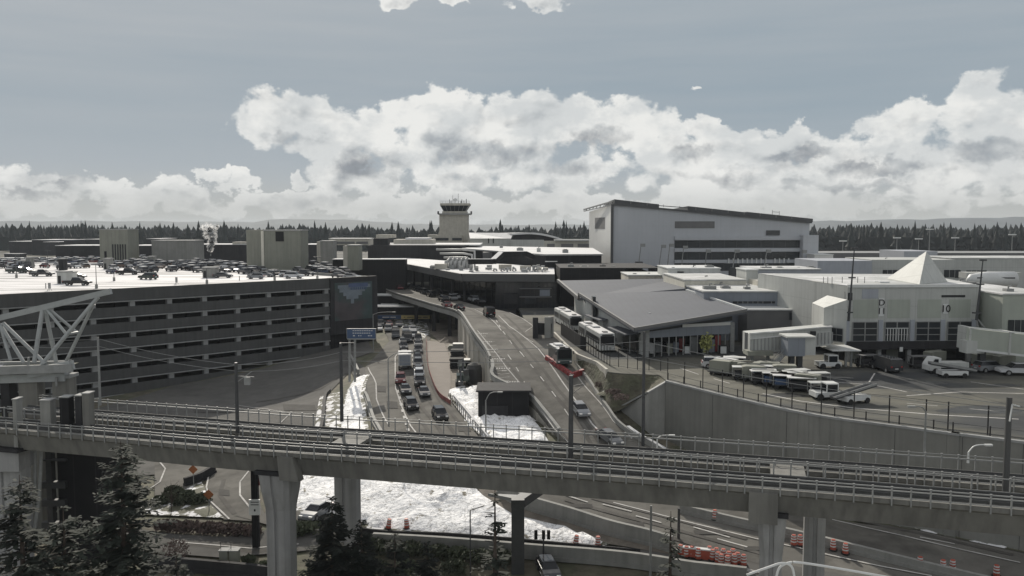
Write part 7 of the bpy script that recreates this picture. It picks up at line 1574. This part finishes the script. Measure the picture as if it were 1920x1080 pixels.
# cars on the low road at the bottom
p = GP(1028,1074); T = car('hatchback', 'dark grey', p+Vector((0,0,-.2)), -1.4, 'dark car half hidden behind the lower wall', None, 2, False); car('sedan', 'silver', GP(594,971,.2), -1.9, 'white car behind the near pier on the lower lane', None)
# ------------------------------------------------------------------ trees
def conifer(label, x, yt, Y, H, rad, seed, material, density=1.0, zb=None, cat='tree', name='fir_tree', sparse=False, grp=None, lean=0):
    rnd = random.Random(seed); top = D(x, yt, Y); zb_ = top.z-H; T = thing(name, label, cat, (top.x, Y, zb_), 0, grp)
    m = MB(); m.tube([(0,0,0),(lean*.5,0,H*.5),(lean,0,H)], [H*.018+.05, H*.011+.03, .02], 8); o = m.build('trunk', MT['bark']); o.parent = T
    br, cr = MB(), MB(); nw = int(H*2.6*density)
    for i in range(nw):
        t_ = (i+rnd.random())/nw; z = H*(.04+.95*t_); L_ = rad*((1-t_)**.68)*rnd.uniform(.6,1.12)+.12
        for k in range(rnd.randint(4,6) if not sparse else rnd.randint(1,3)):
            a = rnd.uniform(0, 2*math.pi); d = Vector((math.cos(a), math.sin(a), 0)); droop = rnd.uniform(-.55,-.08)*(1-t_)+rnd.uniform(-.05,.25)*t_; base = Vector((lean*t_,0,z)); tip = base+d*L_+Vector((0,0,droop*L_))
            br.tube([base, tip], [.05*(1-t_)+.015, .008], 4, cap=False); ns = max(4, int(L_*11*density))
            for j in range(ns):
                u_ = (j+rnd.random())/ns; 
                if u_ < .12 and not sparse: continue
                c = base.lerp(tip, u_)+Vector((rnd.gauss(0,.05),rnd.gauss(0,.05),rnd.gauss(0,.06)))
                side = d.cross(Vector((0,0,1)))*(1 if rnd.random() < .5 else -1); l = (.24+.30*(1-u_))*(.8+rnd.random()*.7)*(.6+.5*min(1, L_/1.5)); dirv = (side*rnd.uniform(.5,1)+d*rnd.uniform(.3,.9)+Vector((0,0,rnd.uniform(-.45,.15)))).normalized(); w_ = dirv.cross(Vector((0,0,1))).normalized()*l*.30
                cr.add([c-w_*.6, c+w_*.6, c+dirv*l+w_*.8+Vector((0,0,-.04)), c+dirv*l*1.35, c+dirv*l-w_*.8], [(0,1,2,3,4)])
    o = br.build('limbs', MT['bark']); o.parent = T; o = cr.build('crown', MT[material]); o.parent = T; return T
conifer('large dark fir rising in front of the guideway at the left', 226, 826, 57, 17.5, 6.3, 1, 'fir', .95)
conifer('broad olive fir in the lower left corner', 36, 890, 52, 13, 5.2, 2, 'fir', .9)
conifer('fir filling the gap below the black tower', 118, 950, 54, 11.5, 4.2, 3, 'fir', .9)
conifer('dense blackish young fir hiding the rear left pier', 622, 934, 66, 9.5, 3.2, 4, 'fir_dark', 1.3)
conifer('smaller blackish fir right of the rear left pier', 677, 975, 66, 8, 2.6, 5, 'fir_dark', 1.2)
conifer('thin broken conifer in front of the snow field', 928, 915, 68, 11, 2.3, 6, 'fir', .7, sparse=True)
conifer('small wispy conifer left of the orange barrels', 1258, 958, 70, 9, 1.7, 7, 'fir', .8, sparse=True)
conifer('low dark fir at the bottom between the two dark firs and the snow', 740, 1000, 66, 8, 2.6, 8, 'fir_dark', 1.0)
conifer('low dark fir at the bottom edge right of the near pier', 800, 1018, 67, 7, 2.4, 9, 'fir_dark', 1.0)
conifer('bushy fir at the bottom edge left of the near pier', 330, 1040, 60, 6.5, 2.4, 10, 'fir', .9)
def bush(label, x, y, w_, hh_, seed, material='shrub', n=240, grp=None, name='shrub', leaf=.16, off=0):
    rnd = random.Random(seed); p = GP(x, y, off) if y < 1079 else D(x, y, 72); T = thing(name, label, 'shrub', tuple(p), 0, grp); m = MB(); st = MB()
    for k in range(9): a = rnd.uniform(0,6.28); st.tube([(0,0,0),(math.cos(a)*w_*.4*rnd.random()+.01, math.sin(a)*w_*.4*rnd.random(), hh_*rnd.uniform(.6,1.0))], [.03,.008], 4, cap=False)
    o = st.build('stems', MT['bark']); o.parent = T
    for k in range(n):
        a = rnd.uniform(0, 6.283); r_ = w_*math.sqrt(rnd.random())*rnd.uniform(.7,1); z = hh_*(rnd.random()**.7)*math.sqrt(max(.05, 1-(r_/w_)**2*.7)); c = Vector((math.cos(a)*r_, math.sin(a)*r_*.7, z+.05)); u_ = Vector((rnd.gauss(0,1),rnd.gauss(0,1),rnd.gauss(0,1))).normalized()*leaf*rnd.uniform(.6,1.5); v = u_.orthogonal().normalized()*leaf*.7; m.quad(c-u_-v, c+u_-v*.3, c+u_*1.2+v, c-u_*.6+v)
    o = m.build('foliage', MT[material]); o.parent = T; return T
for k in range(9): bush('clipped brown shrub in the row below the loop road, %s from the left'%ordw(k), 305+k*21, 994+k*1.2, 1.15, 1.15, 50+k, 'shrub', 240, 'clipped shrubs in a row')
for k, (x, y) in enumerate([(300,948),(318,940),(336,948),(352,936),(366,946),(380,942),(325,928)]): bush('dark green shrub on the snowy bank, %s from the left'%ordw(k), x, y, 1.2, 1.1, 70+k, 'green_shrub', 260, 'dark shrubs on the snowy bank')
bush('tall bare reddish shrub beside the meter cabinets', 330, 1058, 1.5, 2.6, 90, 'shrub', 420, leaf=.09); bush('leafless shrub on the grass right of the meter cabinets', 466, 1060, .8, 1.0, 91, 'green_shrub', 160)
for k, (x, y) in enumerate([(560,1002),(580,1000),(545,1006),(700,1034),(730,1038),(770,1040),(820,1046),(860,1050),(900,1054),(940,1056),(600,1075),(650,1076),(500,1076),(700,1074),(760,1076),(850,1074)]): bush('dark shrub at the foot of the lower road, %s in the ragged row'%ordw(k), x, y, 1.5, 1.3, 110+k, 'green_shrub', 260, 'ragged shrubs below the lower road')
for k, (x, y) in enumerate([(1150,735),(1175,722),(1195,712),(1128,722),(1210,728),(1165,745),(1110,705),(1225,715)]):
    p = G(x, y, -23.2); T = bush('low scrub clump on the bank beside the ramp, %s of eight'%ordw(k), 760, 1000, 1.3, .9, 140+k, 'shrub', 240, 'scrub on the bank beside the ramp', leaf=.10); T.location = p-Vector((0,0,.4))
for k, (x, y, w_) in enumerate([(1180,708,2.4),(1135,738,1.4),(1132,724,1.0),(1232,712,1.8),(1205,716,1.3)]):
    p = G(x, y, -22.6 if y < 715 else -24.0); m = MB(); n_ = 14; ring = [(p.x+math.cos(a)*w_*random.uniform(.6,1.1), p.y+math.sin(a)*w_*.8*random.uniform(.6,1.1), p.z-.1) for a in [i*2*math.pi/n_ for i in range(n_)]]
    m.add(ring+[(p.x, p.y, p.z+.5)], [(i, (i+1)%n_, n_) for i in range(n_)]); T = thing('snow_heap', 'snow remnant on the scrub bank, %s of five'%ordw(k), 'snow', tuple(p), 0, 'snow remnants on the scrub bank'); part(m, 'snow', MT['patchy_snow'], T, True)
# bare sapling
p = GP(322,962); T = thing('bare_tree', 'slender leafless sapling in front of the left loop road', 'tree', tuple(p)); m = MB(); m.tube([p, p+Vector((0,0,3.2))], [.06,.03], 6); part(m, 'trunk', MT['bark'], T); m = MB(); random.seed(4)
for k in range(46): a = p+Vector((0,0,random.uniform(1.0,3.1))); d = Vector((random.gauss(0,1),random.gauss(0,1),random.uniform(.6,2))).normalized()*random.uniform(.6,1.5); m.tube([a, a+d], [.02,.006], 4, cap=False)
part(m, 'crown', MT['bark'], T)
# far wood behind the airport
def cone_tree(m, x, y, z, H, r_, rnd, lv=5, n=7):
    for k in range(lv):
        z0 = z+H*(.08+.84*k/lv); z1 = z0+H*(.34-.02*k); rr = r_*(1-k/lv*.86)*rnd.uniform(.8,1.15); a0 = rnd.uniform(0,6)
        o = len(m.v); m.v += [(x+math.cos(a0+j*2*math.pi/n)*rr*rnd.uniform(.6,1.25), y+math.sin(a0+j*2*math.pi/n)*rr, z0-rnd.uniform(0,H*.05)) for j in range(n)]+[(x+rnd.uniform(-.2,.2), y, min(z1, z+H))]
        m.f += [(o+j, o+(j+1) % n, o+n) for j in range(n)]
rnd = random.Random(5); m = MB()
for k in range(2600):
    Y = rnd.uniform(735, 1150); u_ = rnd.uniform(-.66, .66); x = u_*Y; base = ZA; px = 960+u_*1600
    Hh = rnd.uniform(14, 20)*(Y/750)**.55 + 1.3*math.sin(px*.013)+1.0*math.sin(px*.047+1)+(1.5 if px < 480 or px > 1500 else 0)
    cone_tree(m, x, Y, base, Hh*rnd.choice((.82,.88,.92,.96,1.02)), rnd.uniform(6, 10), rnd, 3, 7)
m.box(-900, 900, 738, 740, ZA, ZA+11.5); m.box(-900, 900, 900, 905, ZA, ZA+14); ob = m.build('far_wood', MT['far_fir']); tag(ob, 'dark conifer forest along the horizon behind the airport', 'forest', None, 'stuff')
ft = None
pxs = [14,22,78,116,152,160,210,262,300,325,338,352,398,446,503,560,610,640,680,692,718,735,747,775,806,809,893,938,942,985,992,1042,1057,1062,1095,1582,1597,1620,1652,1683,1716,1735,1752,1783,1812,1828,1848,1862,1887,1903,1915,1640,1700,1770,1870,55,95,130,186,280,372,420,470,530,590]
tops = {}
pxs = sorted(pxs)[::1]; pxs = [x for i, x in enumerate(pxs) if i % 3 or x in (806,938,1057,152)]
for k, x in enumerate(pxs):
    yt = random.Random(x).uniform(412, 420) if x not in (806,938,1057,152) else 408+random.Random(x).uniform(0,4); Y = 735-random.Random(x+1).uniform(0, 25); q = D(x, yt, Y); H = q.z-ZA
    T = thing('far_fir_tree', 'dark fir standing proud on the horizon tree line, %s from the left'%ordw(k), 'tree', (q.x, Y, ZA), 0, 'firs standing out on the tree line'); mm = MB(); rn = random.Random(k*7)
    mm.tube([(0,0,0),(0,0,H*.5)], [.35,.2], 6); o = mm.build('trunk', MT['bark']); o.parent = T; mm = MB(); cone_tree(mm, 0, 0, 0, H, rn.uniform(3.0,5.6), rn, 8, 9); o = mm.build('crown', MT['far_fir']); o.parent = T
# far hills
m = MB(); n_ = 90
for i in range(n_+1):
    u_ = -.8+1.6*i/n_; px = 960+u_*1600; e = 6+3.5*math.sin(px*.004+1)+ (5*math.exp(-((px-600)/110)**2))+(3 if 480 < px < 760 else 0)+(6*max(0,(px-1500)/400))+2*math.exp(-((px-1900)/120)**2)+.8*math.sin(px*.05)+.5*math.sin(px*.13)
    for Y, zz in ((4200, ZA-5), (4600, e/1600*4600), (6000, ZA-5)): m.v.append((u_*Y, Y, zz))
for i in range(n_): o = i*3; m.f += [(o,o+3,o+4,o+1),(o+1,o+4,o+5,o+2)]
tag(m.build('hills', MT['hill'], smooth=True), kind='structure')
# steam plume beyond the garage
def plume():
    p = G(395,486,ZR); p = D(395, 470, 385); T = None
    m = MB(); rnd = random.Random(3)
    bpy_mb = bmesh.new()
    for k in range(46):
        t_ = k/45; c = Vector((rnd.uniform(-.9,.9)*(1+t_*2.6), rnd.uniform(-.8,.8), t_*11)); r_ = .55+.9*t_*rnd.uniform(.4,1.1)
        mt_ = Matrix.Translation(c) @ Matrix.Diagonal((r_, r_, r_*1.2, 1)); bmesh.ops.create_icosphere(bpy_mb, subdivisions=2, radius=1, matrix=mt_)
    for v in bpy_mb.verts: v.co += Vector((rnd.gauss(0,.30),rnd.gauss(0,.30),rnd.gauss(0,.34)))
    me = bpy.data.meshes.new('steam_plume'); bpy_mb.to_mesh(me); bpy_mb.free()
    for q in me.polygons: q.use_smooth = True
    sm = bpy.data.materials.new('steam'); sm.use_nodes = True; t2 = sm.node_tree; b = t2.nodes['Principled BSDF']; t2.nodes.remove(b); o_ = t2.nodes['Material Output']
    nz = t2.nodes.new('ShaderNodeTexNoise'); nz.inputs['Scale'].default_value = .9; nz.inputs['Detail'].default_value = 5; g_ = t2.nodes.new('ShaderNodeNewGeometry'); t2.links.new(g_.outputs['Position'], nz.inputs['Vector'])
    rg = t2.nodes.new('ShaderNodeMapRange'); rg.inputs[1].default_value = .42; rg.inputs[2].default_value = .6; rg.inputs[4].default_value = .42; t2.links.new(nz.outputs[0], rg.inputs[0])
    tr = t2.nodes.new('ShaderNodeBsdfTransparent'); tl_ = t2.nodes.new('ShaderNodeBsdfTranslucent'); tl_.inputs[0].default_value = (1,1,1,1); df = t2.nodes.new('ShaderNodeBsdfDiffuse'); df.inputs[0].default_value = (.95,.95,.95,1)
    ad = t2.nodes.new('ShaderNodeMixShader'); ad.inputs[0].default_value = .35; t2.links.new(tl_.outputs[0], ad.inputs[1]); t2.links.new(df.outputs[0], ad.inputs[2])
    mx = t2.nodes.new('ShaderNodeMixShader'); t2.links.new(rg.outputs[0], mx.inputs[0]); t2.links.new(tr.outputs[0], mx.inputs[1]); t2.links.new(ad.outputs[0], mx.inputs[2]); t2.links.new(mx.outputs[0], o_.inputs['Surface'])
    me.materials.append(sm); o = bpy.data.objects.new('steam_plume', me); COL.objects.link(o); o.location = (p.x, p.y, p.z); tag(o, 'white steam plume rising beyond the garage roof left of the olive tower', 'steam', None, 'stuff')
plume()
# haze
HZ = .00007
m = MB(); m.box(-4800, 4800, -60, 6400, -37, 42)
ob = m.build('haze', None); hm = bpy.data.materials.new('haze'); hm.use_nodes = True; t2 = hm.node_tree; t2.nodes.remove(t2.nodes['Principled BSDF']); v = t2.nodes.new('ShaderNodeVolumePrincipled')
v.inputs['Color'].default_value = (.80,.87,.96,1); v.inputs['Density'].default_value = HZ; v.inputs['Anisotropy'].default_value = .2; t2.links.new(v.outputs[0], t2.nodes['Material Output'].inputs['Volume']); ob.data.materials.append(hm); tag(ob, kind='stuff')
